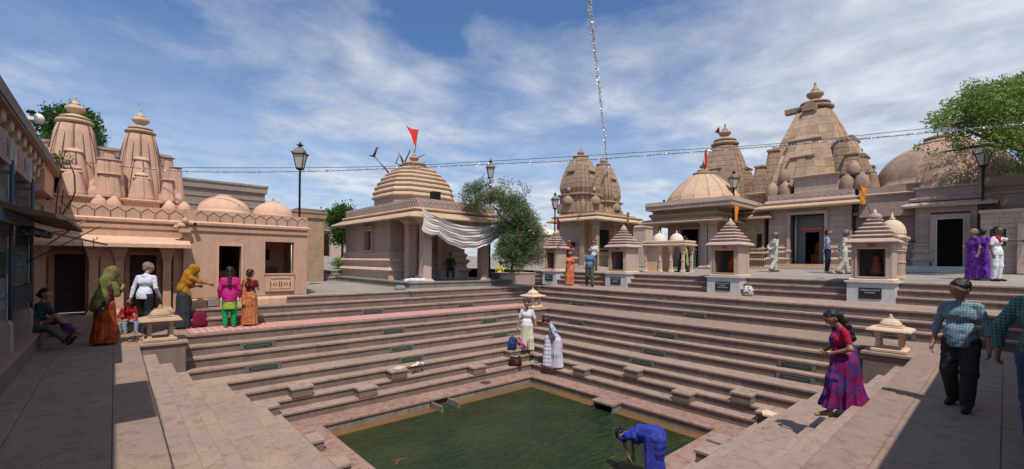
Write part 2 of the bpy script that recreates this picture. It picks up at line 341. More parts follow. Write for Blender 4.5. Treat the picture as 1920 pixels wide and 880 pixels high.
def add_step(side, k, name='step'):
    z = ZL[k]; zl = ZL[k+1]; mt = {8: M_WALK, 0: M_DECK}.get(k, M_TREAD)
    L = 1.15
    if side == 'Lb':
        x0, x1 = -DR[k-1] if k > -3 else -DR[-3], (A+DN[k-1]) if k > 0 else 9.45
        y0, y1 = -DL[k-1]-.02 if k > -3 else -DL[-3]-.6, -DL[k]
        if k < 0: x1 = 8.42 if k > -3 else 5.9
        core = MB().box(x0+.05, x1-.05, y0+.03, y1-NO-.06, zl-.02, z-TH-.001).obj(name, M_UNDER, kind='structure')
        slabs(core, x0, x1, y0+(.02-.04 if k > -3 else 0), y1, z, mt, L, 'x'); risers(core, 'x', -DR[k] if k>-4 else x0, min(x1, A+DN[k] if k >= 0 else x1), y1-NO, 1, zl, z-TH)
    if side == 'Rb':
        x0, x1 = -DR[k-1] if k > -6 else -DR[-6]-.6, -DR[k]
        y0 = -DL[k] if k >= -3 else -7.9; y1 = YEND
        core = MB().box(x0, x1-NO-.06, y0+.05, y1-.05, zl-.02, z-TH-.001).obj(name, M_UNDER, kind='structure')
        if x1-x0 > 1.2:
            m_ = (x0+x1)/2; slabs(core, x0-.04, m_-.003, y0, y1, z, mt, L, 'y'); slabs(core, m_+.003, x1, y0, y1, z, mt, L, 'y')
        else: slabs(core, x0-.04, x1, y0, y1, z, mt, L, 'y')
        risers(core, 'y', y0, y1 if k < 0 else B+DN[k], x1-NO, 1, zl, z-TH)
    if side == 'Ln':
        x0, x1 = A+DN[k], A+DN[k-1]; y0, y1 = -DL[k], B+DN[k-1]
        core = MB().box(x0+NO+.06, x1, y0+.05, y1-.05, zl-.02, z-TH-.001).obj(name, M_UNDER, kind='structure')
        slabs(core, x0, x1+.04, y0, y1, z, mt, L, 'y'); risers(core, 'y', y0, B+DN[k], x0+NO, -1, zl, z-TH)
    if side == 'Rn':
        y0, y1 = B+DN[k], B+DN[k-1]; x0, x1 = -DR[k], A+DN[k]
        core = MB().box(x0+.05, x1-.05, y0+NO+.06, y1, zl-.02, z-TH-.001).obj(name, M_UNDER, kind='structure')
        slabs(core, x0, x1, y0, y1+.04, z, mt, L, 'x'); risers(core, 'x', x0, x1, y0+NO, -1, zl, z-TH)
for k in range(7, -4, -1):
    if k == -3: continue
    add_step('Lb', k); add_step('Rb', k)
    if k >= 1: add_step('Ln', k); add_step('Rn', k)
for k in (-3, -4, -5, -6): add_step('Rb', k)
# walkway round the water (level 8) and pool wall
def walkway():
    z = ZL[8]; zb = -3.0
    core = MB()
    core.box(-DR[7]-.05, A+DN[7]+.05, -DL[7]-.05, -.07, zb, z-TH-.001).box(-DR[7]-.05, -.07, -.07, B+.07, zb, z-TH-.001)
    core.box(A+.07, A+DN[7]+.05, -.07, B+.07, zb, z-TH-.001).box(-DR[7]-.05, A+DN[7]+.05, B+.07, B+DN[7]+.05, zb, z-TH-.001)
    c = core.obj('walkway', M_UNDER, kind='structure')
    slabs(c, -DR[7]-.04, A+DN[7]+.04, -DL[7]-.04, 0, z, M_WALK, 1.1, 'x', 'paving_slab')
    slabs(c, -DR[7]-.04, 0, 0, B, z, M_WALK, 1.1, 'y', 'paving_slab')
    slabs(c, A, A+DN[7]+.04, 0, B, z, M_WALK, 1.1, 'y', 'paving_slab')
    slabs(c, -DR[7]-.04, A+DN[7]+.04, B, B+DN[7]+.04, z, M_WALK, 1.1, 'x', 'paving_slab')
    for a, b in ((0, 3.12), (3.66, A)): risers(c, 'x', a, b, -NO, 1, zb, z-TH, .9, M_POOL)
    risers(c, 'y', -NO, B+NO, -NO, 1, zb, z-TH, .9, M_POOL); risers(c, 'y', -NO, B+NO, A+NO, -1, zb, z-TH, .9, M_POOL)
    risers(c, 'x', -NO, A+NO, B+NO, -1, zb, z-TH, .9, M_POOL)
M_POOL = stone('stained pool wall', (.27, .235, .205), .3, (.2, .18, .16), stain=(.05, .05, .03), stain_amt=.7, streak=.5)
M_LEDGE = stone('wet ochre silt ledge', (.21, .11, .045), .3, (.15, .085, .04), stain=(.08, .06, .02), stain_amt=.5, rough=.35)
walkway()
lg = MB(); zt = WATER+.012; w = .31
lg.box(-.05, 3.12, -.05, w, -2.9, zt).box(3.66, A+.05, -.05, w, -2.9, zt).box(-.05, w, w, 2.68, -2.9, zt).box(-.05, w, 3.36, B+.05, -2.9, zt)
lg.box(A-w*.62, A+.05, w, B+.05, -2.9, zt)
lg.obj('pool_ledge', M_LEDGE, kind='structure')
# channel cheeks on the left side and the spout box on the right side of the pool
o = thing('drain_channel', 'pair of upright stone slabs flanking the gap in the ochre ledge of the pool', 'drain', (3.4, 0, WATER))
for xx in (3.62, 3.10): MB().box(xx-3.4-.02, xx-3.4+.02, -.03, .50, -.6, .15).obj('cheek_slab', M_POOL, o)
o = thing('water_spout', 'flat stone box with a dark mouth jutting over the pool from the right walkway', 'spout', (0, 3.02, WATER))
MB().slab(-.05, .40, -.33, .33, .17, .222).obj('cap_slab', M_WALK, o)
MB().box(-.02, .36, -.31, -.26, -.5, .169).box(-.02, .36, .26, .31, -.5, .169).box(-.02, .06, -.258, .258, -.5, .169).obj('side_wall', M_POOL, o)
MB().box(.062, .10, -.255, .255, -.5, .165).obj('opening', M_DARK, o)
# ---- projecting seat blocks on the lower steps
def block(x0, x1, y0, y1, k):
    z = ZL[k]; zl = ZL[k+1] if k < 8 else WATER
    c = MB().box(x0+.02, x1-.02, y0+.02, y1-.02, zl+.001, z-TH).obj('step_block', M_RISER_SHADED, kind='structure')
    MB().slab(x0, x1, y0, y1, z-TH+.001, z+.003).obj('cap_slab', M_TREAD, c)
e = .004
for x in (6.3, 3.85, -.36, 1.3-10): 
    if x > -1: block(x, x+.5, -1.179+e, -.84, 5)
for x in (7.10, 4.85, 1.35): block(x, x+.5, -.881+e, -.55, 6)
for y in (2.82, 5.72, -.35): block(-1.179+e, -.84, y, y+.46, 5)
for y in (1.2, 4.42, 6.36): block(-.881+e, -.55, y, y+.48, 6)
for y in (.92, 2.22, 3.6): block(A+.669-.27, A+.669-e, y, y+.46, 7)
for x in (.73, 3.4): block(x, x+.5, B+.669-.27, B+.669-e, 7)
for x in (1.9,): block(x, x+.5, B+.967-.27, B+.967-e, 6)
# ---- corner pedestals
def pedestal(x0, x1, y0, y1):
    c = MB().box(x0+.03, x1-.03, y0+.03, y1-.03, -.69, -TH).obj('corner_pedestal', M_RISER_SHADED, kind='structure')
    MB().slab(x0-.01, x1+.01, y0-.01, y1+.01, -TH, .006, .012).obj('cap_slab', M_TREAD, c)
pedestal(A+DN[3], A+DN[0], -DL[0], -DL[3]); pedestal(-DR[0], -DR[3], -DL[0], -DL[3]); pedestal(-DR[0], -DR[3], B+DN[3], B+DN[0])
# ---- water
def water():
    m, t, b = nt('murky green water')
    g = N(t, 'ShaderNodeNewGeometry')
    n1 = N(t, 'ShaderNodeTexNoise', {'Vector': g.outputs['Position'], 'Scale': 1.1, 'Detail': 3.})
    col = mixrgb(t, ramp(t, n1.outputs[0], [(.38, (0, 0, 0)), (.62, (1, 1, 1))]), (.020, .042, .022), (.036, .060, .020))
    t.links.new(col, b.inputs['Base Color']); b.inputs['Roughness'].default_value = .04; b.inputs['IOR'].default_value = 1.33
    mp = N(t, 'ShaderNodeMapping', {'Vector': g.outputs['Position'], 'Rotation': (0, 0, .7), 'Scale': (1., 1.9, 1.)})
    a = N(t, 'ShaderNodeTexNoise', {'Vector': mp.outputs[0], 'Scale': 3.4, 'Detail': 5., 'Roughness': .55, 'Distortion': 1.2})
    c = N(t, 'ShaderNodeTexNoise', {'Vector': mp.outputs[0], 'Scale': 9., 'Detail': 3., 'Roughness': .5, 'Distortion': .5})
    s = N(t, 'ShaderNodeMath', {0: c.outputs[0], 1: .35, 2: a.outputs[0]}, operation='MULTIPLY_ADD')
    bp = N(t, 'ShaderNodeBump', {'Height': s.outputs[0], 'Strength': 1.0, 'Distance': .26}); t.links.new(bp.outputs[0], b.inputs['Normal'])
    MB().add([(-.04, -.04, WATER), (A+.04, -.04, WATER), (A+.04, B+.04, WATER), (-.04, B+.04, WATER)], [(0, 1, 2, 3)]).obj('water', m, kind='structure')
water()
# ---- decks and plazas
def paved(name, x0, x1, y0, y1, z, mat, row=.62, L=1.2, axis='x', base=None):
    c = MB().box(x0, x1, y0, y1, z-.35, z-TH-.002).obj(name, M_UNDER, kind='structure')
    a, b = (y0, y1) if axis == 'x' else (x0, x1)
    n = max(1, round((b-a)/row))
    for i in range(n):
        p, q = a+(b-a)*i/n+.0015, a+(b-a)*(i+1)/n-.0015
        if axis == 'x': slabs(c, x0, x1, p, q, z, mat, L, 'x', 'paving_slab')
        else: slabs(c, p, q, y0, y1, z, mat, L, 'y', 'paving_slab')
    return c
# near-left deck edge riser and nosing row, near-right deck
c = MB().box(A+DN[0]+NO+.06, A+DN[0]+.35, -DL[0], B+DN[0], -.35, -TH-.002).obj('deck_edge', M_UNDER, kind='structure')
slabs(c, A+DN[0], A+DN[0]+.40, -DL[0]+.0, B+DN[0]+.4, 0, M_DECK, 1.2, 'y', 'paving_slab'); risers(c, 'y', -DL[0], B+DN[0], A+DN[0]+NO, -1, -.23, -TH)
c = MB().box(-DR[0], A+DN[0], B+DN[0]+NO+.06, B+DN[0]+.35, -.35, -TH-.002).obj('deck_edge', M_UNDER, kind='structure')
slabs(c, -DR[0], A+DN[0]-.003, B+DN[0], B+DN[0]+.40, 0, M_DECK, 1.2, 'x', 'paving_slab'); risers(c, 'x', -DR[0], A+DN[0], B+DN[0]+NO, -1, -.23, -TH)
paved('left_deck', A+DN[0]+.4005, XEND, -2.88, B+DN[0]+.4, 0, M_DECK, .72, 1.3, 'y')
paved('porch_deck', 9.455, XEND, -4.11, -2.885, 0, M_DECK, .6, 1.3, 'x'); paved('porch_deck', 8.43, XEND, -4.8, -4.118, 0, M_DECK, .7, 1.3, 'x')
paved('right_deck', -DR[-1]+.02, XEND, B+DN[0]+.4005, YEND, 0, M_DECK, .8, 1.5, 'x')
# left plaza (around the hut), slabs
paved('left_plaza', -5.07, 5.3, -13.9, -DL[-3]-.0, .69, M_PLAZA, .9, 1.4, 'x')
paved('corner_plaza', -12.5, -5.08, -13.9, -7.95, .69, M_PLAZA, 1.0, 1.6, 'x')
c = MB().box(-DR[-3]-2.3, 5.3, -DL[-3]-.3, -DL[-3]-NO-.06, .3, .69-TH-.002).obj('plaza_edge', M_UNDER, kind='structure')
slabs(c, -DR[-3], 5.9, -DL[-3]-.003, -DL[-3]+.05, .691, M_TREAD, 1.2, 'x', 'paving_slab'); risers(c, 'x', -DR[-3], 5.9, -DL[-3]+.02, 1, .46, .69-TH)
def zg(x): return float(np.interp(-x, [7.9, 12, 15, 60], [1.31, 1.49, 1.59, 1.65]))
# right plaza: gently rising grey paving
c = MB().add([(-7.9, -16, 1.25), (-60, -16, 1.5), (-60, 40, 1.5), (-7.9, 40, 1.25)], [(0, 1, 2, 3)]).obj('right_plaza', M_UNDER, kind='structure')
xs = [-7.9-.9*i for i in range(9)]
for x1, x0 in zip(xs, xs[1:]):
    ys = cuts(-7.9, 14, 1.7)
    for p, q in zip(ys, ys[1:]):
        mb = MB(); z1, z0 = zg(x1), zg(x0)
        mb.add([(x0+.003, p+.003, z0), (x1-.003, p+.003, z1), (x1-.003, q-.003, z1), (x0+.003, q-.003, z0)]+[(x0+.003, p+.003, z0-.06), (x1-.003, p+.003, z1-.06), (x1-.003, q-.003, z1-.06), (x0+.003, q-.003, z0-.06)],
               [(0, 1, 2, 3), (4, 7, 6, 5), (0, 4, 5, 1), (1, 5, 6, 2), (2, 6, 7, 3), (3, 7, 4, 0)])
        mb.obj('paving_slab', M_PLAZA, c)
MB().add([(-15.1, -16, zg(-15.1)), (-15.1, 40, zg(-15.1)), (-60, 40, zg(-60)), (-60, -16, zg(-60))], [(0, 1, 2, 3)]).obj('paving', M_PLAZA, c)
MB().add([(-7.9, -16, zg(-7.9)), (-7.9, -7.93, zg(-7.9)), (-15.08, -7.93, zg(-15.08)), (-15.08, -16, zg(-15.08))], [(0, 1, 2, 3)]).obj('paving', M_PLAZA, c)
# stairs and rising path behind the hut, left
for i in range(3):
    c = MB().box(-4, 9, -15.6, -13.95-.36*i-.06, .6, .69+.17*(i+1)-TH).obj('step', M_UNDER, kind='structure')
    slabs(c, -4, 9, -14.0-.36*i-.36, -13.9-.36*i, .69+.17*(i+1), M_CONC2 if 'M_CONC2' in globals() else M_PLAZA, 1.6, 'x')
    risers(c, 'x', -4, 9, -13.93-.36*i, 1, .69+.17*i, .69+.17*(i+1)-TH, 1.6, M_CONC)
m_ = MB(); rows = [(-15.0, 1.2), (-22, 1.5), (-32, 2.0), (-45, 2.45), (-90, 2.6)]
vs = []; fs = []
for y, z in rows: vs += [(-60, y, z), (40, y, z)]
for i in range(len(rows)-1): fs.append((2*i, 2*i+2, 2*i+3, 2*i+1))
m_.add(vs, fs).obj('rear_path', M_PLAZA, kind='structure')
# open ground to the skyline
gv = []; gf = []
def gq(x0, x1, y0, y1, z=.3):
    n = len(gv); gv.extend([(x0, y0, z), (x1, y0, z), (x1, y1, z), (x0, y1, z)]); gf.append((n, n+1, n+2, n+3))
gq(-700, 700, -700, -16); gq(-700, -16, -16, 700); gq(-16, 700, 14, 700); gq(13, 700, -16, 14)
M_EARTH = stone('dusty earth', (.25, .19, .14), .2, (.21, .18, .12), scale=.15)
MB().add(gv, gf).obj('ground', M_EARTH, kind='structure')

# ================================================================ step lights set in the risers
def step_light(c, axis, label):
    o = thing('step_light', label, 'step light', c, 0 if axis == 'x' else -pi/2, 'step lights set in the risers')
    # local x along the step, local y out of the riser
    MB().box(-.40, .40, -.01, .010, -.075, .075).obj('frame', M_TEALF, o)
    MB().box(-.31, .31, .011, .016, -.045, .045).obj('glass', M_TEAL, o)
    for s in (-1, 1): MB().lathe([(.022, .0), (.022, .012)], 8).obj('socket', M_DARK, o, loc=(s*.29, .013, 0)).rotation_euler = (-pi/2, 0, 0)
    MB().box(-.27, .27, .0165, .021, .030, .040).box(-.27, .27, .0165, .021, -.040, -.030).obj('guard_rail', M_DARK, o)
rows = [('L', 1, 7.1, 'upper row on the left steps, nearest the left pedestal'), ('L', 1, 3.4, 'upper row on the left steps, middle one'), ('L', 1, -.4, 'upper row on the left steps, nearest the far corner'),
        ('L', 3, 7.1, 'third riser of the left steps, nearest the left pedestal'), ('L', 3, 3.4, 'third riser of the left steps, middle one'), ('L', 3, -.45, 'third riser of the left steps, behind the white-shirted bather'),
        ('L', 4, 3.4, 'fourth riser of the left steps, above the scattered flowers'), ('L', -1, 3.4, 'riser above the red and white mat, middle of the left side'), ('L', -1, -.4, 'riser above the red and white mat, near the far corner'),
        ('R', 1, -.4, 'upper row on the right steps, nearest the far corner'), ('R', 1, 3.1, 'upper row on the right steps, middle one'),
        ('R', 3, 3.05, 'third riser of the right steps, middle one'), ('R', 4, 3.0, 'lowest light of the right steps, above a seat block'), ('R', -1, -1.9, 'riser above the deck on the right side, nearest the far corner'),
        ('R', -1, 3.1, 'riser above the deck on the right side, below the second shrine'), ('R', 2, 6.65, 'right steps beside the magenta sari woman, upper one'),
        ('R', 4, 6.7, 'right steps beside the magenta sari woman, lower one'), ('R', -1, 8.15, 'riser behind the right stone lantern')]
for sd, k, p, txt in rows:
    zc = (ZL[k]+ZL[k+1])/2-.02
    if k == 4 and sd == 'R' and p > 6: zc = (ZL[3]+ZL[4])/2-.03; k = 3
    if sd == 'L': step_light((p, -DL[k]-NO+.014, zc), 'x', ('step light in the '+txt if not txt.startswith(('upper', 'lowest')) else 'step light, '+txt))
    else: step_light((-DR[k]-NO+.014, p, zc), 'y', ('step light in the '+txt if not txt.startswith(('upper', 'lowest')) else 'step light, '+txt))
# ================================================================ red and white mat
def mat_():
    m, t, b = nt('red white check mat')
    g = N(t, 'ShaderNodeNewGeometry'); mp = N(t, 'ShaderNodeMapping', {'Vector': g.outputs['Position'], 'Rotation': (0, 0, .785), 'Scale': (9., 9., 9.)})
    ch = N(t, 'ShaderNodeTexChecker', {'Vector': mp.outputs[0], 'Scale': 1.}); ns = N(t, 'ShaderNodeTexNoise', {'Vector': g.outputs['Position'], 'Scale': 3., 'Detail': 5.})
    col = mixrgb(t, ch.outputs['Fac'], (.50, .17, .16), (.52, .34, .31)); col = mixrgb(t, .3, col, mixrgb(t, ns.outputs[0], (1.3, 1.2, 1.2), (.5, .45, .45)), 'MULTIPLY')
    t.links.new(col, b.inputs['Base Color']); b.inputs['Roughness'].default_value = .9
    mb = MB(); n = 60; top = []; 
    for i in range(n+1):
        x = 8.45+(-3.0-8.45)*i/n; w0 = -3.02+.03*sin(i*1.3); w1 = -3.98+.03*sin(i*.9+1)
        h = .010+.006*abs(sin(i*2.1))
        top.append([(x, w0, .004), (x, w0, h), (x, (w0+w1)/2, h+.004*sin(i)), (x, w1, h), (x, w1, .004)])
    mb.rings(top, False, False, closed=False); mb.obj('mat', m)
    tag(bpy.data.objects['mat'], 'long red and white checked runner mat laid along the left deck', 'mat')
mat_()
# ================================================================ stone lanterns on the pedestals
def lantern(loc, rz, label, mat):
    o = thing('stone_lantern', label, 'stone lantern', loc, rz, 'small stone pavilions on the corner pedestals')
    moulded(MB(), rect(-.27, .27, -.27, .27), [(0, 0), (.02, .02), (.02, .06), (-.02, .085)]).obj('base', mat, o)
    for sx in (-1, 1):
        for sy in (-1, 1):
            mb = MB(); x, y = sx*.185, sy*.185
            mb.rings([[(x-w, y-w, z), (x+w, y-w, z), (x+w, y+w, z), (x-w, y+w, z)] for w, z in ((.045, .085), (.045, .10), (.034, .115), (.034, .36), (.05, .40), (.05, .42))]).obj('post', mat, o)
    for k in range(4):  # arched lintels between the posts
        mb = MB(); a = k*pi/2; pts = []
        for i in range(9):
            u = -.16+.32*i/8; zz = .42-.055*abs(u/.16)**2-.01
            pts.append((u, zz))
        rs = [[(u, .165, zz), (u, .205, zz), (u, .205, .421), (u, .165, .421)] for u, zz in pts]
        mb.rings(rs); ob = mb.obj('lintel', mat, o); ob.rotation_euler = (0, 0, a)
    moulded(MB(), rect(-.24, .24, -.24, .24), [(0, .42), (.12, .44), (.13, .455), (.115, .485), (.0, .52)]).obj('eave_slab', mat, o)
    for k in range(4):
        x, y = [(.3, 0), (0, .3), (-.3, 0), (0, -.3)][k]
        MB().lathe([(.0, .44), (.022, .45), (.028, .475), (.018, .50), (0, .51)], 8, x, y).obj('boss', mat, o)
    mb = MB(); moulded(mb, rect(-.20, .20, -.20, .20), [(0, .52), (.01, .535), (0, .55)]); 
    mb.rings([[(r*(abs(cos(q))**.6)*(1 if cos(q) > 0 else -1), r*(abs(sin(q))**.6)*(1 if sin(q) > 0 else -1), z) for q in [2*pi*i/24 for i in range(24)]] for r, z in ((.19, .55), (.185, .58), (.165, .62), (.13, .66), (.08, .69), (.03, .70))], smooth=True)
    mb.obj('dome', mat, o)
    MB().lathe([(.05, .695), (.06, .71), (.035, .725), (.03, .74), (.038, .755), (.012, .78), (0, .80)], 12).obj('finial', mat, o)
    return o
lantern((9.06, -2.44, .005), 0, 'small stone lantern pavilion on the left pedestal, near the grey haired man', M_TANL)
lantern((-2.46, -2.46, .005), 0, 'small stone lantern pavilion on the far corner pedestal, behind the two bathers in white', M_CREAM)
lantern((-2.46, 8.35, .005), 0, 'small stone lantern pavilion on the right pedestal, behind the magenta sari woman', M_CREAM)

# ---- litter and fallen petals on the steps: too small and too many to single out
def litter():
    rq = random.Random(11); mb = MB()
    for i in range(520):
        k = rq.choice((1, 2, 3, 4, 4, 5, 6, 7, 8, 8, 8, 0, 0)); z = ZL[k]+.006
        if rq.random() < .5: x = rq.uniform(-1, A+1); y = -(DL[k]+rq.uniform(.02, (DL[k-1]-DL[k])-.04 if k > 0 else .3))
        else: y = rq.uniform(-1, B+1); x = -(DR[k]+rq.uniform(.02, (DR[k-1]-DR[k])-.04 if k > 0 else .8))
        if k == 8 : 
            if rq.random() < .5: y = -rq.uniform(.05, .5)
            else: x = -rq.uniform(.05, .5)
        a = rq.uniform(0, 6.3); s = rq.uniform(.008, .028); c, d = cos(a)*s, sin(a)*s
        mb.add([(x-c, y-d, z), (x+d*.6, y-c*.6, z+.004), (x+c, y+d, z+.008), (x-d*.6, y+c*.6, z+.003)], [(0, 1, 2, 3)])
    m, t, b = nt('litter'); g = N(t, 'ShaderNodeNewGeometry'); t.links.new(ramp(t, g.outputs['Random Per Island'], [(0, (.03, .02, .015)), (.35, (.10, .06, .035)), (.6, (.25, .18, .10)), (.8, (.45, .42, .38)), (1, (.35, .08, .04))]), b.inputs['Base Color'])
    mb.obj('litter', m, kind='stuff')['label'] = 'dry leaves, petals and scraps scattered over the steps'
litter()
# ================================================================ temple building kit
def ratha(h, lv=((.34, 1.0), (.60, .93), (.84, .84))):
    a1, p1 = lv[0]; a2, p2 = lv[1]; a3, p3 = lv[2]
    side = [(p3, -a3), (p3, -a2), (p2, -a2), (p2, -a1), (p1, -a1), (p1, a1), (p2, a1), (p2, a2), (p3, a2)]
    out = []
    for k in range(4):
        c, s = [(1, 0), (0, 1), (-1, 0), (0, -1)][k]
        out += [((x*c-y*s)*h, (x*s+y*c)*h) for x, y in side]
    return out
def shift(pl, dx, dy): return [(x+dx, y+dy) for x, y in pl]
def scurve(t, top, p): return 1-(1-top)*t**p
def spire_body(mb, cx, cy, z0, h, H, top=.45, p=1.8, courses=10, groove=.012, plan=None, zend=None):
    pl = plan or ratha(1.0); rs = []
    for i in range(courses):
        for q, g in ((0, groove), (.10, 0), (.90, 0), (1.0, groove)):
            t = (i+q)/courses
            if q == 1.0 and i < courses-1: continue
            s = h*scurve(t, top, p)-g
            rs.append([(cx+x*s, cy+y*s, z0+H*t) for x, y in pl])
    return mb.rings(rs)
def fluted(n=40, fl=5, depth=.05):
    """rounded-square plan with V joints between flat vertical bands"""
    out = []
    m = n
    for i in range(m):
        a = 2*pi*i/m+pi/4; c, s = cos(a), sin(a)
        r = 1/((abs(c)**3.2+abs(s)**3.2)**(1/3.2))
        if i % fl == 0: r *= 1-depth
        out.append((r*c, r*s))
    return out
def amalaka(mb, cx, cy, z, r, n=48, ribs=20):
    prof = [(.62, 0), (.98, .05), (1.06, .16), (1.0, .28), (.78, .34), (.7, .36)]
    return mb.lathe([(r*a, z+r*b) for a, b in prof], n, cx, cy, ribs=ribs, ra=.05)
def kalasha(mb, cx, cy, z, r):
    prof = [(.55, 0), (.62, .06), (.42, .14), (.38, .2), (.75, .42), (1., .72), (.95, .98), (.62, 1.2), (.34, 1.3), (.5, 1.38), (.42, 1.46), (.2, 1.75), (.10, 2.1), (.16, 2.2), (.03, 2.5), (0, 2.55)]
    return mb.lathe([(r*a, z+r*b) for a, b in prof], 18, cx, cy)
def pot_dome(r, H, ribs=8):
    mb = MB(); mb.lathe([(r*.92, 0), (r*1.0, H*.12), (r*1.02, H*.35), (r*.9, H*.6), (r*.66, H*.78), (r*.4, H*.86), (r*.36, H*.9), (r*.22, H*.96), (0, H)], 24, ribs=ribs, ra=.07)
    return mb.mesh('ribbed_dome')
def roll(mb, cx, cy, half, w, z, ang, r=.05, out=0.):
    """horizontal roll moulding centred (cx,cy), length 2*half, across direction ang"""
    c, s = cos(ang), sin(ang)
    P = lambda u, v, zz: (cx+v*c-u*s, cy+v*s+u*c, zz)
    prof = [(w, z-r), (w+r*.8, z-r*.6), (w+r, z), (w+r*.7, z+r*.6), (w, z+r)]
    vs = []; 
    rs = [[P(u, a, b) for a, b in prof]+[P(u, w-.15, z+r), P(u, w-.15, z-r)] for u in (-half, half)]
    return mb.rings(rs)
def tower(parent, cx, cy, z0, h, H, mat, finmat=None, top=.45, p=1.8, courses=10, layers=(), plan=None, base=True, groove=.012, lplan=None, blocks=None, faces=(0, 1, 2, 3), fin=.2, ama=1.12):
    finmat = finmat or mat
    if blocks is None: spire_body(MB(), cx, cy, z0, h, H, top, p, courses, groove, plan).obj('spire', mat, parent)
    else:
        sp_ = spire_body(MB(), cx, cy, z0, h-.07, H, top, p, courses, 0., plan).obj('spire', M_UNDER, parent)
        pl = plan or ratha(1.0); rnd = random.Random(3)
        for i in range(courses):
            t0, t1 = i/courses, (i+1)/courses; sA, sB = h*scurve(t0, top, p), h*scurve(t1, top, p); za, zb = z0+H*t0+.006, z0+H*t1-.006
            for k in range(len(pl)):
                a, b = pl[k], pl[(k+1) % len(pl)]; L = hypot(a[0]-b[0], a[1]-b[1])*sA
                if a[0] < -.5 and b[0] < -.5: continue
                if L < .12: n = 1
                else: n = max(1, round(L/blocks))
                for j in range(n):
                    q0, q1 = j/n, (j+1)/n; o = rnd.uniform(-.006, .008)
                    nx, ny = (b[1]-a[1]), -(b[0]-a[0]); l = hypot(nx, ny); nx /= l; ny /= l
                    g = .004/max(L, .05)
                    P = lambda q, s, d, z: (cx+(a[0]+(b[0]-a[0])*q)*s+nx*d, cy+(a[1]+(b[1]-a[1])*q)*s+ny*d, z)
                    mb = MB(); u0, u1 = q0+g, q1-g
                    mb.rings([[P(u0, sA, -.12, za), P(u0, sA, o, za), P(u1, sA, o, za), P(u1, sA, -.12, za)], [P(u0, sB, -.12, zb), P(u0, sB, o, zb), P(u1, sB, o, zb), P(u1, sB, -.12, zb)]])
                    mb.f = [tuple(reversed(f)) for f in mb.f]
                    mb.obj('stone_block', mat, sp_)
    for (w, hh, out, c_) in layers:      # nested half towers on each face: half width, height share, outward centre, courses
        for k in faces:
            a = k*pi/2; ox, oy = cx+cos(a)*h*out, cy+sin(a)*h*out
            mb = MB(); spire_body(mb, ox, oy, z0, h*w, H*hh, .52, 2.0, c_, groove, lplan or plan)
            o = mb.obj('engaged_spire', mat, parent)
            mb = MB(); s = h*w*.52; roll(mb, ox, oy, s*1.02, s*.98, z0+H*hh, a, r=.035*h+.015)
            moulded(mb, [(ox+x*s*.9, oy+y*s*.9) for x, y in ratha(1.0)], [(0, z0+H*hh), (.02, z0+H*hh+.03), (-.05, z0+H*hh+.10)])
            mb.obj('lip', mat, o)
    zt = z0+H; r = h*top
    mb = MB(); mb.lathe([(r*.8, zt-.02), (r*.74, zt+r*.16)], 24, cx, cy); amalaka(mb, cx, cy, zt+r*.12, r*ama); 
    mb.lathe([(r*.62, zt+r*.50), (r*.9, zt+r*.58), (r*.86, zt+r*.68), (r*.5, zt+r*.84), (r*.32, zt+r*.9)], 24, cx, cy); mb.obj('ribbed_disc', finmat, parent)
    kalasha(MB(), cx, cy, zt+r*.86, fin).obj('pot_finial', finmat, parent)
def wall_open(mb, axis, w0, w1, a0, a1, z0, z1, ops):
    """wall between planes w0..w1 spanning a0..a1, z0..z1 with rectangular openings (b0,b1,zb0,zb1)"""
    def bx(a, b, c, d):
        if b-a > 1e-4 and d-c > 1e-4:
            mb.box(a, b, w0, w1, c, d) if axis == 'x' else mb.box(w0, w1, a, b, c, d)
    cur = a0
    for b0, b1, zb0, zb1 in sorted(ops):
        bx(cur, b0, z0, z1); bx(b0, b1, z0, zb0); bx(b0, b1, zb1, z1); cur = b1
    bx(cur, a1, z0, z1); return mb
def frame(axis, w, a0, a1, z0, z1, t=.08, d=.05, sgn=1, sill=True):
    """raised door/window surround around an opening, standing d proud of plane w"""
    mb = MB(); lo, hi = min(w, w+sgn*d), max(w, w+sgn*d)
    L = [(a0-t, a0, z0, z1), (a1, a1+t, z0, z1), (a0-t, a1+t, z1, z1+t)]
    if sill: L.append((a0-t, a1+t, z0-t, z0))
    for a, b, c, e in L: mb.box(a, b, lo, hi, c, e) if axis == 'x' else mb.box(lo, hi, a, b, c, e)
    return mb
def box_ax(mb, axis, a0, a1, w0, w1, z0, z1): return mb.box(a0, a1, w0, w1, z0, z1) if axis == 'x' else mb.box(w0, w1, a0, a1, z0, z1)
def pillar(x, y, z0, z1, w=.16, name='pillar', mat=None, parent=None):
    H = z1-z0; mb = MB()
    pr = [(w*.5, z0), (w*.5, z0+.04), (w*.25, z0+.07), (0, z0+.12), (0, z0+H*.42), (.015, z0+H*.42+.01), (.015, z0+H*.42+.05), (0, z0+H*.42+.06), (0, z1-.34), (.03, z1-.32), (.0, z1-.28), (.03, z1-.24), (w*.45, z1-.14), (w*.9, z1-.08), (w*.9, z1)]
    moulded(mb, rect(x-w, x+w, y-w, y+w), pr); return mb.obj(name, mat, parent)
def facets(mb, cx, cy, z0, prof, n=16, ph=0): return mb.lathe([(r, z0+z) for r, z in prof], n, cx, cy, smooth=False, ph=ph)
def base_prof(z, H, k=1.):
    return [(.22*k, z), (.22*k, z+.10*H), (.12*k, z+.14*H), (.12*k, z+.34*H), (.16*k, z+.38*H), (.21*k, z+.43*H), (.16*k, z+.48*H), (.07*k, z+.52*H), (.07*k, z+.62*H), (.13*k, z+.67*H), (.17*k, z+.72*H), (.13*k, z+.77*H), (.05*k, z+.80*H), (.05*k, z+.86*H), (.11*k, z+.91*H), (.05*k, z+.97*H), (0, z+H)]
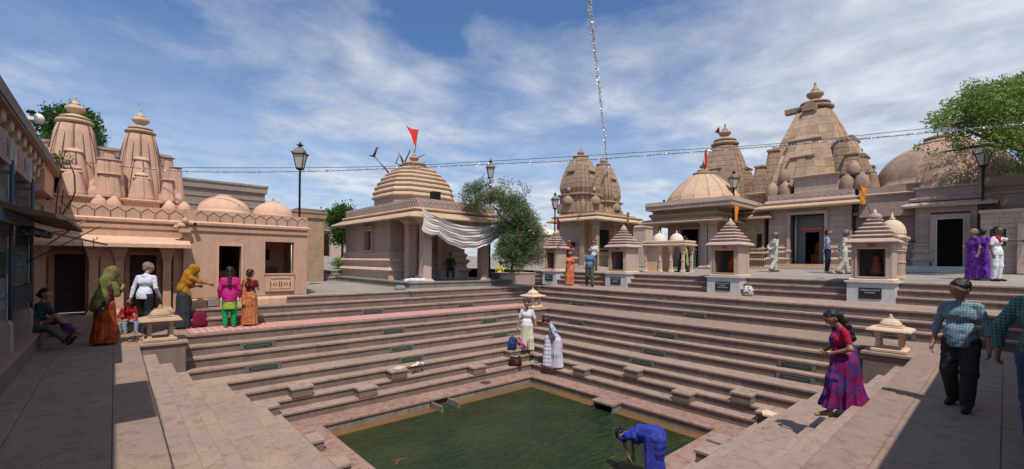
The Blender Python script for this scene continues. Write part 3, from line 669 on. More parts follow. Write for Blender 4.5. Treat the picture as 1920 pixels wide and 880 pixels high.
def eave_prof(z, out=.5): return [(0, z-.02), (out*.35, z-.03), (out, z-.14), (out+.02, z-.09), (out*.85, z-.02), (out*.3, z+.10), (.04, z+.14)]
def person_bearing(x, y, tx, ty): return atan2(ty-y, tx-x)-pi/2

# ================================================================ 1. peach temple on the left
TY = -4.75
o = thing('peach_temple', 'long peach sandstone temple on the left with two fluted spires, porch doors and arcaded parapet', 'temple', (7, TY, 0)); LT = o
def lobj(mb, name, mat, par=LT, **k):   # world-coordinate mesh parented without offset
    ob = mb.obj(name, mat, par, **k); ob.matrix_parent_inverse = par.matrix_world.inverted() if False else Matrix.Translation(-Vector(world_loc(par))); return ob
def world_loc(p):
    v = Vector(p.location); q = p.parent
    return v if q is None else v+world_loc(q)*0
_obj0 = MB.obj
def wobj(self, name, mat, parent=None, **k):
    """as MB.obj, but vertices are world coordinates: shift them into the root thing's frame"""
    root = parent
    while root is not None and root.parent is not None: root = root.parent
    if root is not None and root.type == 'EMPTY' and root.get('worldgeo'):
        L = root.location; self.v = [(a-L[0], b-L[1], c-L[2]) for a, b, c in self.v]
    return _obj0(self, name, mat, parent, **k)
MB.obj = wobj
LT['worldgeo'] = 1
# front block: x 5.3 .. 8.44
x0, x1 = 5.30, 8.44; yb = -9.2
dL, dR = PY(410, 500, TY)[0], PY(452, 500, TY)[0]; wL, wR = PY(497, 500, TY)[0], PY(551, 500, TY)[0]
zd = 2.17; mb = MB()
wall_open(mb, 'x', TY-.25, TY, x0, x1, .72, 2.55, [(wR, wL, 1.36, 2.33), (dR, dL, .72, zd)])
mb.box(x0, x0+.25, yb, TY-.25, .72, 2.55).box(x1-.25, x1, yb, TY-.25, .72, 2.55); mb.obj('wall', M_PEACHD, LT)
mb = MB().box(x0+.02, x1-.02, yb, TY-.02, .3, .72); moulded(mb, rect(x0, x1, yb, TY), [(.0, .3), (.05, .31), (.05, .62), (.03, .66), (.0, .70)]); mb.obj('plinth', M_PEACH, LT)
MB().box(x0+.26, x1-.26, yb, yb+.1, .72, 2.5).box((dR+wL)/2-.05, (dR+wL)/2+.05, yb+.1, TY-.26, .72, 2.5).box(x0+.27, (dR+wL)/2-.06, -6.3, -6.2, .72, 2.5).obj('inner_wall', M_PEACHD, LT)
frame('x', TY, dR, dL, .72, zd, .06, .03, 1, False).obj('door_frame', M_PEACH, LT)
MB().box(dR, dL, TY-.8, TY-.76, .72, 1.45).obj('door_leaf', M_WOOD, LT)
f = MB().box(wR, wL, TY-.02, TY+.05, .84, 1.34).obj('balustrade_panel', M_PEACHD, LT)
mb = MB().box(wR+.10, wL-.10, TY+.052, TY+.06, .92, 1.26).obj('recess', M_PEACH, f)
for i in range(2): # pierced star flowers and top slots
    cx = wR+.24+i*.30
    mb = MB()
    for k in range(8):
        a = k*pi/4; mb.add([(cx+.03*cos(a-.3), TY+.064, 1.05+.03*sin(a-.3)), (cx+.085*cos(a), TY+.064, 1.05+.085*sin(a)), (cx+.03*cos(a+.3), TY+.064, 1.05+.03*sin(a+.3))], [(0, 1, 2), (2, 1, 0)])
    for s in (-1, 1): mb.box(cx+s*.12-.012, cx+s*.12+.012, TY+.061, TY+.066, .97, 1.13)
    mb.obj('pierced_flower', M_DARK, f)
mb = MB()
for i in range(14): mb.box(wR+.12+i*.038, wR+.14+i*.038, TY+.061, TY+.066, 1.19, 1.23)
mb.obj('slot_row', M_DARK, f)
MB().box(wR-.02, wL+.02, TY-.2, TY+.07, 1.34, 1.37).obj('window_sill', M_PEACH, LT)
MB().box(wR+.35, wR+.62, -6.19, -6.16, 1.78, 2.12).obj('picture', M_DARK, LT)
MB().box(wR+.15, wR+.75, -6.19, -5.95, 1.30, 1.55).obj('shelf', M_WOOD, LT)
MB().tube([(wR+.06, TY-.05, 1.37), (wR+.06, TY-.05, 2.33)], .012).obj('window_bar', M_WHITE, LT)
# cornice and arcaded parapet over the front block and the porch
xw = 11.6
def cornice(xa, xb, y):
    moulded(MB(), rect(xa, xb, yb, y), [(0, 2.55), (.04, 2.56), (.05, 2.64), (.0, 2.66), (.0, 2.70), (.08, 2.72), (.09, 2.78), (.02, 2.82)]).obj('cornice', M_PEACH, LT)
    mb = MB().box(xa, xb, y-.12, y, 2.82, 3.13).box(xa, xa+.12, yb, y-.12, 2.82, 3.13); moulded(mb, rect(xa, xb, yb, y), [(-.05, 2.815), (-.05, 2.822)]); mb.obj('parapet', M_PEACHD, LT)
cornice(x0, x1, TY); cornice(x1+.005, xw, TY-.22)
w = .29; k = 0
x = x0+.01
while x < 11.2:
    y = TY if x+w < x1 else TY-.22
    if x < x1 < x+w: x = x1+.02; continue
    mb = MB(); pts = [(0, 0), (0, .17), (w*.25, .23), (w*.5, .285), (w*.75, .23), (w-.012, .17), (w-.012, 0)]
    for (a, b), (c, d) in zip(pts, pts[1:]):
        L = hypot(c-a, d-b); nx, nz = -(d-b)/L*.014, (c-a)/L*.014
        mb.add([(x+a-nx, y, 2.83+b-nz), (x+c-nx, y, 2.83+d-nz), (x+c+nx, y, 2.83+d+nz), (x+a+nx, y, 2.83+b+nz)]+[(x+a-nx, y+.016, 2.83+b-nz), (x+c-nx, y+.016, 2.83+d-nz), (x+c+nx, y+.016, 2.83+d+nz), (x+a+nx, y+.016, 2.83+b+nz)], [(4, 5, 6, 7), (0, 1, 5, 4), (2, 3, 7, 6)])
    mb.obj('parapet_arch', M_PEACH, LT); x += w
# porch on the left part
yp, yr = -4.98, -5.75
d1a, d1b = PY(160, 500, yr)[0], PY(102, 500, yr)[0]; d2a, d2b = PY(293, 500, yr)[0], PY(243, 500, yr)[0]
mb = MB(); wall_open(mb, 'x', yr-.2, yr, x1, 11.6, .40, 2.55, [(d2a, d2b, .40, 1.88), (d1a, d1b, .40, 1.88)]); mb.obj('porch_wall', M_PEACHD, LT)
for a, b in ((d1a, d1b), (d2a, d2b)):
    frame('x', yr, a, b, .40, 1.88, .10, .05, 1, False).obj('door_frame', M_PEACH, LT)
    dl = MB().box(a, b, yr-.14, yr-.1, .40, 1.88).obj('door', M_WOODD if 'M_WOODD' in globals() else M_WOOD, LT)
    MB().box(a+.05, b-.05, yr-.10, yr-.09, .95, .98).obj('rail', M_DARK, dl)
for xx in (PY(75, 500, yp)[0], PY(176, 500, yp)[0], PY(224, 500, yp)[0], PY(313, 500, yp)[0]): pillar(xx, yp, .40, 2.08, .085, mat=M_PEACH, parent=LT)
xa, xb2 = PY(213, 500, yp)[0], PY(188, 500, yp)[0]
MB().box(xa, xb2, yr, yp+.05, .40, 2.08).obj('pier', M_PEACHD, LT); MB().box(x1-.0+.005, PY(325, 500, yp)[0], yr, yp+.05, .40, 2.08).obj('pier', M_PEACHD, LT)
MB().box(x1+.01, 11.6, yr, yp+.02, 2.08, 2.55).obj('lintel', M_PEACHD, LT)
# sloping awning slab of stone
mb = MB(); mb.rings([[(xx, yp+.0, 2.36), (xx, yp+.62, 2.16), (xx, yp+.62, 2.07), (xx, yp, 2.26)] for xx in (x1-.12, 11.3)]); mb.obj('awning_slab', M_PEACH, LT)
mb = MB().box(x1+.0, 11.6, yr, -4.62, 0, .40).box(x1+.3, 10.8, -4.618, -4.32, 0, .20); mb.obj('porch_floor', M_TREAD, LT)
# rain spout group on the corner at 345
mb = MB().box(8.30, 8.56, TY-.1, TY+.14, 2.50, 2.60); mb.lathe([(.02, 2.60), (.10, 2.63), (.11, 2.68), (.07, 2.74), (.02, 2.76)], 12, 8.50, TY+.06); mb.lathe([(.03, 2.72), (.075, 2.78), (.06, 2.86), (.0, 2.90)], 12, 8.42, TY+.08); mb.lathe([(.03, 2.58), (.09, 2.61), (.0, 2.70)], 10, 8.62, TY+.1)
mb.obj('carved_bracket', M_PEACH, LT)
mb = MB(); mb.tube([(8.26, TY+.0, 2.78), (8.22, TY+.20, 2.72)], .055, 12); mb.obj('rain_spout', M_PEACH, LT); MB().tube([(8.2198, TY+.201, 2.7199), (8.2195, TY+.204, 2.7192)], .043, 12).obj('spout_mouth', M_DARK, LT)
MB().box(PY(410, 560, TY)[0]+.01, PY(388, 560, TY)[0], TY+.052, TY+.12, .50, .70).obj('vent_box', M_CONC, LT)
# terrace and roof
MB().box(x0+.12, xw, yb, TY-.35, 2.60, 2.86).obj('roof', M_PEACHD, LT)
MB().box(x1+.05, 11.9, -9.8, -5.9, 2.862, 3.05).obj('spire_platform', M_PEACH, LT)
# spires
fl = fluted(56, 7, .07); PL = 3.05
def joints(cx, cy, z0, h, H, top, p, n, fl_, par, lim=None):
    mb = MB(); 
    for i in range(0, n, fl_):
        a = 2*pi*i/n+pi/4; c, s_ = cos(a), sin(a); r = 1/((abs(c)**3.2+abs(s_)**3.2)**(1/3.2))
        mb.tube([(cx+c*r*.97*h*scurve(t, top, p), cy+s_*r*.97*h*scurve(t, top, p), z0+H*t) for t in [j/10 for j in range(11)]], .009, 4)
    mb.obj('mortar_joint', M_UNDER, par, kind='stuff')
def left_spire(cx, cy, h, H, z0):
    joints(cx, cy, z0, h, H, .57, 2.2, 112, 7, LT)
    for w_, hh_, out_ in ((.55, .60, .66), (.47, .36, .98)):
        for k_ in (0, 1): joints(cx+cos(k_*pi/2)*h*out_, cy+sin(k_*pi/2)*h*out_, z0, h*w_, H*hh_, .52, 2.0, 60, 10, LT)
    s = tower(LT, cx, cy, z0, h, H, M_PEACHD, M_TANL, top=.57, p=2.2, courses=1, layers=((.55, .60, .66, 4), (.47, .36, .98, 3)), plan=fl, lplan=fluted(60, 10, .09), groove=0., fin=.22, ama=1.02)
for cx, h in ((PY(263, 300, -7.7)[0], .60), (PY(140, 300, -7.7)[0], .64)):
    # base block, flaring ledge
    moulded(MB(), rect(cx-h*1.5, cx+h*1.5, -7.7-h*1.5, -7.7+h*1.5), [(0, 3.05), (0, 3.30), (.04, 3.32), (.0, 3.35), (.0, 3.42), (.10, 3.44), (.11, 3.47), (.0, 3.50), (0, 3.52)]).obj('spire_base', M_PEACH, LT)
    left_spire(cx, -7.7, h, 2.02, 3.50)
    # boxed niche front with ledge
    moulded(MB(), rect(cx-.40, cx+.40, -6.75, -6.42), [(0, 3.05), (0, 3.22), (.03, 3.24), (0, 3.26), (0, 3.36), (.10, 3.40), (.11, 3.43), (.0, 3.46)]).obj('niche_front', M_PEACH, LT)
    mb = MB(); spire_body(mb, cx, -6.70, 3.46, .30, .62, .6, 2.2, 1, 0., fluted(60, 10, .10)); roll(mb, cx, -6.70, .2, .15, 4.08, pi/2, .035); mb.obj('front_spirelet', M_PEACHD, LT)
    for s in (-1, 1):
        for q, (yy, hh, fx) in enumerate(((-6.95, 1.05, 1.35), (-8.3, 1.15, 1.35), (-6.75, .62, 1.0), (-7.5, 1.42, 1.12))):
            mb = MB(); spire_body(mb, cx+s*h*fx, yy, 3.48, .24 if q < 2 else .19, hh, .5, 2.2, 1, 0., fluted(48, 8, .09)); amalaka(mb, cx+s*h*fx, yy, 3.48+hh, .15, 24, 10); mb.obj('corner_spirelet', M_PEACHD, LT)
pm = pot_dome(.17, .46); pm2 = pot_dome(.12, .36)
def put(me, name, mat, par, x, y, z, s=1.):
    ob = bpy.data.objects.new(name, me)
    if not me.materials: me.materials.append(mat)
    COL.objects.link(ob); ob.parent = par; L = par.location; ob.location = (x-L[0], y-L[1], z-L[2]); ob.scale = (s, s, s); return ob
xa, xb2 = PY(343, 380, -6.5)[0], PY(90, 380, -6.5)[0]
for cxs in ((PY(263, 300, -7.7)[0], PY(140, 300, -7.7)[0]),):
    L = [cxs[0]-.62, cxs[0]-.98] + [cxs[0]+.58+.31*i for i in range(20) if cxs[0]+.58+.31*i < cxs[1]-.5] + [cxs[1]+.62, cxs[1]+.98]
    for i, xx in enumerate(L):
        put(pm, 'ribbed_dome', M_PEACH, LT, xx, -6.42, 3.05)
        put(pm2, 'ribbed_dome', M_PEACHD, LT, xx+.12, -6.75, 3.42)
    for xx in (cxs[0]+1.0, cxs[0]+.8, (cxs[0]+cxs[1])/2): put(pm2, 'ribbed_dome', M_PEACHD, LT, xx, -7.2, 3.5, 1.5)
MB().box(cxs[0]-1.15, cxs[1]+1.2, -8.6, -6.62, 3.051, 3.40).obj('spire_platform', M_PEACHD, LT)
# two shallow segmented domes
def seg_dome(mb, cx, cy, z0, r, H, n=12, cap=.25):
    return mb.lathe([(r*1.04, z0-.10), (r*1.04, z0), (r, z0+.01)]+[(r*cos(a)**.9+r*cap*0, z0+H*sin(a)) for a in [radians(8+i*9) for i in range(8)]]+[(r*.30, z0+H*.985), (r*.32, z0+H*1.03), (r*.26, z0+H*1.09), (r*.0, z0+H*1.14)], 48, cx, cy, ribs=n, ra=-.018)
p1 = PY(420, 390, -6.5); p2 = PY(512, 390, -6.5)
seg_dome(MB(), p1[0], -6.5, 3.25, .72, .50).obj('dome', M_PEACH, LT); seg_dome(MB(), p2[0], -6.5, 3.22, .62, .48).obj('dome', M_PEACH, LT)
kalasha(MB(), p2[0], -6.5, 3.70, .07).obj('dome_finial', M_CONC, LT); MB().box(p1[0]-1, p2[0]-.85, -7.3, -5.7, 2.861, 3.16).obj('dome_terrace', M_PEACHD, LT) if False else MB().box(p2[0]-.8, p1[0]+.85, -7.35, -5.6, 2.861, 3.17).obj('dome_terrace', M_PEACHD, LT)

# ================================================================ 2. grey masonry blocks behind it
def simple_building(name, label, cat, pl, z0, z1, mat, lip=.08, group=None):
    cx = sum(p[0] for p in pl)/len(pl); cy = sum(p[1] for p in pl)/len(pl)
    o = thing(name, label, cat, (cx, cy, z0), 0, group); o['worldgeo'] = 1
    moulded(MB(), pl, [(0, z0), (0, z1-.35)]).obj('wall', mat, o)
    moulded(MB(), pl, [(0, z1-.35), (lip, z1-.33), (lip, z1-.1), (lip*1.5, z1-.08), (lip*1.5, z1), (0, z1)]).obj('parapet', mat, o)
    return o
q = PY(176, 269, -13); q2 = PY(236, 275, -13); simple_building('masonry_block', 'tall grey masonry wall rising between the two peach spires', 'building', rect(q2[0]-1.3, q[0]+1.6, -16, -13), .6, q[2]-.1, M_GREYB)
q = PY(335, 344, -12); q2 = PY(497, 356, -12); b_ = simple_building('masonry_block', 'long grey ribbed masonry wall behind the two shallow peach domes', 'building', rect(q2[0], q[0]+.7, -15, -12), .6, q2[2]+.15, M_GREYB)
for i in range(7): MB().box(q2[0]-.03, q[0]+.72, -12.0, -11.97, 2.6+i*.35, 2.66+i*.35).obj('string_course', M_GREYB, b_)
rub = thing('roof_rubble', 'heap of broken carved stone on the end of the grey masonry wall', 'rubble', (q2[0]-.5, -11.5, 3.4)); rub['worldgeo'] = 1
simple_building('masonry_block', 'low tan wall block under the left street lamp', 'building', rect(PY(608, 400, -13)[0], PY(545, 400, -13)[0], -16, -13), .6, PY(575, 396, -13)[2], M_TAN)
for i in range(9):
    xx = q2[0]-.1-.14*i; zz = 4.0-.16*i
    moulded(MB(), rect(xx-.12, xx+.10, -12.2, -11.8), [(0, 3.0), (.02, zz+random.uniform(-.1, .1)), (-.04, zz+.12)]).obj('carved_stone', M_TAN, rub)
# far pale building with doors
yy = -34.; fb = thing('pale_block', 'low pale stone block with two dark doorways on the rear path', 'building', (PY(600, 450, yy)[0], yy, 1.9)); fb['worldgeo'] = 1
xa, xb2 = PY(660, 450, yy)[0], PY(560, 450, yy)[0]; ops = []
for u0, u1 in ((601, 620), (572, 585)):
    a, b = PY(u1, 450, yy)[0], PY(u0, 450, yy)[0]; ops.append((a, b, 1.5, PY(610, 433, yy)[2]))
zt = PY(610, 412, yy)[2]
mb = MB(); wall_open(mb, 'x', yy-.4, yy, xa, xb2, 1.5, zt, ops); mb.obj('wall', M_PINKL, fb); MB().box(xa, xb2, yy-3, yy-2.6, 1.5, zt).obj('rear_wall', M_WOOD, fb)
moulded(MB(), rect(xa, xb2, yy-4, yy), [(0, zt), (.5, zt+.05), (.5, zt+.3), (.1, zt+.4), (.1, zt+.8), (.2, zt+.9)]).obj('roof', M_PINKL, fb)

# ================================================================ 3. the tiered-dome temple at the far left corner of the tank
HX0, HX1 = -3.35, .35
ht = thing('tiered_dome_temple', 'square pink temple with a seven tier domed roof, pillared porch and red flag', 'temple', (-1.3, -9.6, .69)); ht['worldgeo'] = 1
ZP = .93
mb = MB(); moulded(mb, rect(-4.3, 1.15, -13.6, -5.72), [(0, .60), (0, ZP-.05), (.03, ZP-.05), (.03, ZP-.005), (.02, ZP)]); mb.obj('platform', M_CONC, ht)
body = rect(HX0, HX1+.35, -13.4, -8.3)
moulded(MB(), body, [(.28, ZP-.25)]+base_prof(ZP-.22, 1.5, 1.2)).obj('base_moulding', M_PINKL, ht)
wy0, wy1 = PX(685, 450, HX1+.35)[1], PX(699, 450, HX1+.35)[1]
wy0, wy1 = min(wy0, wy1), max(wy0, wy1)
mb = MB(); wall_open(mb, 'y', HX1+.10, HX1+.35, -13.4, -8.3, ZP+1.2, 3.65, [(wy0, wy1, 2.28, 3.18)]); mb.box(HX0, HX1+.09, -8.55, -8.3, ZP+1.2, 3.65).box(HX0, HX0+.2, -13.4, -8.56, ZP+1.2, 3.65).box(HX0+.2, HX1+.09, -13.4, -13.2, ZP+1.2, 3.65).obj('wall', M_PINK, ht)
frame('y', HX1+.35, wy0, wy1, 2.28, 3.18, .11, .09).obj('window_frame', M_TANL, ht)
MB().box(HX1+.15, HX1+.2, wy0, wy1, 2.28, 3.18).obj('shutter', M_WOOD, ht)
mb = MB().box(HX1+.35, HX1+.50, wy0-.15, wy1+.15, 3.32, 3.40).obj('window_hood', M_TANL, ht)
# porch
for x, y in ((.12, -6.28), (.12, -7.55), (-2.95, -6.28), (-1.7, -8.1), (-.4, -8.1)): pillar(x, y, ZP, 3.62, .19 if x == .12 or y == -6.28 else .12, mat=M_PINKL, parent=ht)
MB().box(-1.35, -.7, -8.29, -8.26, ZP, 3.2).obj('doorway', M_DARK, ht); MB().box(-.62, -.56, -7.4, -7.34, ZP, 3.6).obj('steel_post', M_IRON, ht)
MB().box(-.4, .05, -7.3, -6.9, ZP, ZP+.26).obj('stone_box', M_MARBLE, ht); MB().box(-2.6, -1.6, -8.05, -7.7, ZP, ZP+.42).obj('bench', M_MARBLE, ht)
rp = rect(HX0-.05, HX1+.30, -13.4, -6.1)
MB().box(HX0-.05, HX1+.29, -8.29, -6.1, 3.60, 3.80).obj('porch_lintel', M_PINK, ht)
moulded(MB(), rp, [(0, 3.62), (.30, 3.60), (.62, 3.50), (.64, 3.55), (.55, 3.64), (.22, 3.80), (.02, 3.84)]).obj('eave', M_TANL, ht)
moulded(MB(), rp, [(.02, 3.842), (.16, 3.86), (.20, 3.92), (.16, 3.98), (.0, 4.0)]).obj('cornice', M_TANL, ht)
moulded(MB(), rp, [(.05, 4.002), (.05, 4.36), (.0, 4.38)]).obj('parapet', M_PINK, ht)
def scales(par, pl, z, w, h, mat, rows=1):   # small fish-scale carving along the parapet: too small to single out
    mb = MB(); n = len(pl)
    for i in range(n):
        a, b = Vector((*pl[i], 0)), Vector((*pl[(i+1) % n], 0)); L = (b-a).length
        if L < w: continue
        t = (b-a)/L; nn = Vector((t.y, -t.x, 0))
        if nn.x < -.5 or nn.y < -.5: continue
        k = int(L/w)
        for r in range(rows):
            for j in range(k):
                c = a+t*(j+.5*(1+r % 2))*(L/k)+nn*.012
                pts = [c+t*(w*.46*cos(q))+Vector((0, 0, z+r*h*.55+h*(.1+.8*sin(q)))) for q in [0, .5, 1.05, 1.57, 2.1, 2.64, pi]]
                ins = [c+t*(w*.28*cos(q))+Vector((0, 0, z+r*h*.55+h*(.1+.5*sin(q)))) for q in [0, .5, 1.05, 1.57, 2.1, 2.64, pi]]
                m = len(pts); vs = pts+ins+[p-nn*.02 for p in pts]
                mb.add(vs, [(x, x+m, x+1+m, x+1) for x in range(m-1)]+[(x, x+1, x+1+2*m, x+2*m) for x in range(m-1)])
    mb.obj('carving', mat, par, kind='stuff')
scales(ht, offset_poly(rp, .05), 4.04, .22, .2, M_PINKL, 2)
hc = (-1.25, -9.75); R0 = 1.78
def octa(r, n=16):
    out = []
    for i in range(n):
        a = 2*pi*i/n+pi/n; c, s = cos(a), sin(a); q = 1/((abs(c)**4+abs(s)**4)**.25); out.append((hc[0]+r*q*c*.93, hc[1]+r*q*s*.93))
    return out
MB().rings([[(x, y, z) for x, y in octa(R0)] for z in (4.38, 4.80)]).obj('drum', M_PINK, ht)
zz = 4.74; n = 7
for i in range(n):
    t = i/n; r = R0*1.05*(1-t**1.9*.60); r2 = R0*1.05*(1-((i+1)/n)**1.9*.60); h = .245-.006*i
    MB().rings([[(x, y, z) for x, y in octa(q)] for q, z in ((r-.05, zz), (r+.01, zz+.015), (r+.04, zz+.08), (r, zz+.15), ((r+r2)/2-.01, zz+.19), (r2-.045, zz+h+.005))]).obj('roof_tier', M_TANL, ht)
    zz += h
mb = MB(); mb.lathe([(.75, zz-.02), (.80, zz+.05), (.55, zz+.12), (.48, zz+.20)], 24, *hc); amalaka(mb, *hc, zz+.14, .55, 48, 16); mb.obj('ribbed_disc', M_TAN, ht)
kalasha(MB(), *hc, zz+.36, .24).obj('pot_finial', M_TAN, ht)
print('hut top', zz+.36+.24*2.5)
MB().box(HX1-.9, HX1-.55, -6.5, -6.2, 4.38, 4.75).obj('loudspeaker', M_IRON, ht)
# ================================================================ 4. twin-spired temple beyond the far corner
CX1, CY1 = -10.6, -5.62
t1 = thing('twin_spire_temple', 'small tan temple with two slender spires behind the couple on the landing', 'temple', (CX1-2, CY1-1.5, 1.4)); t1['worldgeo'] = 1
yl = PX(1043, 450, CX1)[1]; xr = PY(1200, 450, CY1)[0]
Z0 = 1.38; ze = PX(1117, 410, CX1)[2]
body = rect(xr+.5, CX1-.35, yl+.1, CY1-.35)
moulded(MB(), rect(xr, CX1, yl, CY1), [(.1, 1.0), (.1, Z0+.10), (.05, Z0+.12)]).obj('platform', M_PINKL, t1)
moulded(MB(), rect(xr+.5, CX1-.25, yl, CY1-1.05), base_prof(Z0+.1, 1.25, .9)+[(0, ze-.05)]).obj('wall', M_PINK, t1)
f = frame('y', CX1-.25, yl+1.0, yl+1.42, 2.25, 3.0, .08, .08).obj('window_frame', M_TAN, t1)
MB().box(CX1-.26, CX1-.235, yl+1.0, yl+1.42, 2.25, 3.0).obj('window_pane', M_DARK, t1)
for x, y in ((CX1-.15, CY1-.15), (CX1-.15, CY1-1.05), (CX1-1.9, CY1-.15), (CX1-3.6, CY1-.15)): pillar(x, y, Z0+.1, ze-.02, .15, mat=M_TAN, parent=t1)
MB().box(CX1-1.2, CX1-.5, CY1-1.045, CY1-1.0, Z0+.1, ze-.4).obj('curtain', M_CURT, t1) if 'M_CURT' in globals() else None
MB().box(CX1-2.6, CX1-1.5, CY1-1.045, CY1-1.0, Z0+.1, ze-.5).obj('doorway', M_DARK, t1)
rp = rect(xr+.2, CX1-.05, yl-.05, CY1-.05)
moulded(MB(), rp, [(0, ze-.02), (.22, ze-.04), (.45, ze-.10), (.46, ze-.02), (.25, ze+.13), (.05, ze+.15)]).obj('eave', M_TANL, t1)
moulded(MB(), rp, [(.05, ze+.152), (.22, ze+.18), (.25, ze+.24), (.18, ze+.30), (-.1, ze+.36), (-.1, ze+.42)]).obj('cornice', M_TAN, t1)
def small_spire(par, u, v_apex, v_base, v_top, d, hw, matb, fin=.15, c=8, nm=None):
    P = DP(u, v_base, d); Q = DP(u, v_top, d); z0 = P[2]; H = Q[2]-z0; cx, cy = P[0], P[1]
    moulded(MB(), shift(ratha(hw*.98), cx, cy), [(.12, z0-1.2), (.12, z0-.62), (.0, z0-.58), (.0, z0-.16), (.14, z0-.12), (.14, z0-.04), (.02, z0)]).obj('spire_base', matb, par)
    # bulging curvilinear body
    pl = ratha(1.0); rs = []
    for i in range(c):
        for q, g in ((0, .02), (.12, 0), (.88, 0)):
            t = (i+q)/c; s = hw*(1-.66*max(0, t-.10)**1.75)*(1-.10*max(0, .15-t)/.15)-g
            rs.append([(cx+x*s, cy+y*s, z0+H*t) for x, y in pl])
    MB().rings(rs).obj('spire', matb, par)
    r = hw*.42; mb = MB(); mb.lathe([(r*1.1, z0+H-.04), (r, z0+H+.06)], 20, cx, cy); amalaka(mb, cx, cy, z0+H+.04, r*1.0, 40, 16); mb.obj('ribbed_disc', matb, par)
    kalasha(MB(), cx, cy, z0+H+r*.42, fin).obj('pot_finial', matb, par)
    for k in range(4):
        a = k*pi/2; me = pot_dome(hw*.30, .62)
        put(me, 'ribbed_dome', matb, par, cx+cos(a)*hw*1.02, cy+sin(a)*hw*1.02, z0-.72)
        mb = MB(); ox, oy = cx+cos(a)*hw*.97, cy+sin(a)*hw*.97
        roll(mb, cx, cy, hw*.28, hw*.90, z0+H*.60, a, .035)
        mb.obj('lip', matb, par); MB().lathe([(.10, z0+.06), (.16, z0+.24), (.02, z0+.40)], 10, ox, oy).obj('carved_niche', matb, par)
small_spire(t1, 1088, 275, 366, 299, 28.2, 1.12, M_BROWN, .24)
small_spire(t1, 1130, 293, 380, 313, 31.0, 1.08, M_BROWN, .24)
moulded(MB(), rect(xr+.6, CX1-.5, yl+.2, CY1-.5), [(0, ze+.3), (0, ze+.55)]).obj('roof', M_TAN, t1)

# ================================================================ 5. hall with a ribbed dome and a tall spire
HXf = -13.0
hall = thing('domed_hall', 'long tan hall with a low segmented dome, a tall spire and an open pillared front', 'temple', (-15, -1.8, 1.5)); hall['worldgeo'] = 1
ya, yb2 = PX(1222, 450, HXf)[1], PX(1338, 450, HXf)[1]; Z0 = 1.45
ze = PX(1300, 412, HXf)[2]
moulded(MB(), rect(-19, HXf-.1, ya, yb2), [(.15, 1.2), (.15, Z0+.12), (.1, Z0+.14)]).obj('platform', M_CONC, hall)
dy0, dy1 = PX(1276, 450, HXf-1.6)[1], PX(1310, 450, HXf-1.6)[1]
mb = MB(); wall_open(mb, 'y', HXf-1.85, HXf-1.6, ya+.1, yb2-.1, Z0+.14, ze, [(dy0, dy1, Z0+.14, 3.75)]); mb.box(-18.8, HXf-1.86, ya+.1, ya+.35, Z0+.14, ze).obj('wall', M_PINK, hall)
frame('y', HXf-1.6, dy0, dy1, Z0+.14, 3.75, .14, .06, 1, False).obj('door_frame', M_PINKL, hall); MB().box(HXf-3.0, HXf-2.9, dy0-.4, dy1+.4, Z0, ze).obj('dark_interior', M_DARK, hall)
for u in (1232, 1322, 1336): pillar(HXf-.35, PX(u, 450, HXf-.35)[1], Z0+.14, ze-.02, .17, mat=M_PINKL, parent=hall)
rp = rect(-18.5, HXf-.1, ya, yb2+.05)
moulded(MB(), rp, [(0, ze-.02), (.25, ze-.05), (.55, ze-.17), (.57, ze-.10), (.35, ze+.08), (.05, ze+.14)]).obj('eave', M_TANL, hall)
zc = PX(1300, 397, HXf)[2]; zp = PX(1300, 381, HXf)[2]
moulded(MB(), rp, [(.04, ze+.142), (.14, zc-.15), (.18, zc-.08), (.12, zc), (.0, zc+.01)]).obj('cornice', M_TANL, hall)
moulded(MB(), rp, [(.02, zc+.012), (.02, zp), (-.05, zp+.02)]).obj('parapet', M_PINK, hall); scales(hall, offset_poly(rp, .02), zc+.03, .26, .2, M_PINKL, 2)
P = DP(1318, 378, 24.6); cxh, cyh = P[0], P[1]; zb = P[2]; px = 24.6/FPX
moulded(MB(), rect(cxh-2.4, cxh+2.1, cyh-2.3, cyh+2.35), [(0, zp-.3), (0, zb-.35), (.04, zb-.33), (.0, zb-.12)]).obj('dome_terrace', M_PINK, hall)
R = 64*px; mb = MB()
prof = [(R*1.03, zb-.16), (R*1.03, zb-.03), (R*1.0, zb)]+[(R*(1-(i/8)**1.45*.68), zb+1.42*(i/8)) for i in range(1, 9)]
mb.lathe(prof, 16, cxh, cyh, smooth=False, ph=.2); mb.obj('dome', M_TANL, hall)
mb = MB()
for k in range(16):
    a = 2*pi*k/16+.2; mb.tube([(cxh+cos(a)*r*1.0, cyh+sin(a)*r*1.0, z+.01) for r, z in prof[2:]], .022, 4)
mb.obj('dome_rib', M_TANL, hall)
mb = MB(); amalaka(mb, cxh, cyh, zb+1.42, .52, 40, 16); mb.lathe([(.30, zb+1.6), (.34, zb+1.68), (.2, zb+1.80)], 16, cxh, cyh); mb.obj('ribbed_disc', M_TAN, hall)
kalasha(MB(), cxh, cyh, zb+1.78, .20).obj('pot_finial', M_BROWN, hall)
# its spire
P = DP(1358, 372, 27.5); P2 = DP(1357, 278, 27.5); cxs, cys = P[0], P[1]; hw = 47*27.5/FPX
tower(hall, cxs, cys, P[2]-.6, hw, P2[2]-P[2]+.6, M_BROWN, M_BROWN, top=.47, p=1.7, courses=11, layers=((.46, .60, .70, 6), (.40, .36, .92, 4)), groove=.02, fin=.36, ama=1.0)
moulded(MB(), shift(ratha(hw*1.12), cxs, cys), [(0, 1.5), (0, P[2]-.8), (.1, P[2]-.76), (0, P[2]-.6)]).obj('spire_base', M_BROWN, hall)
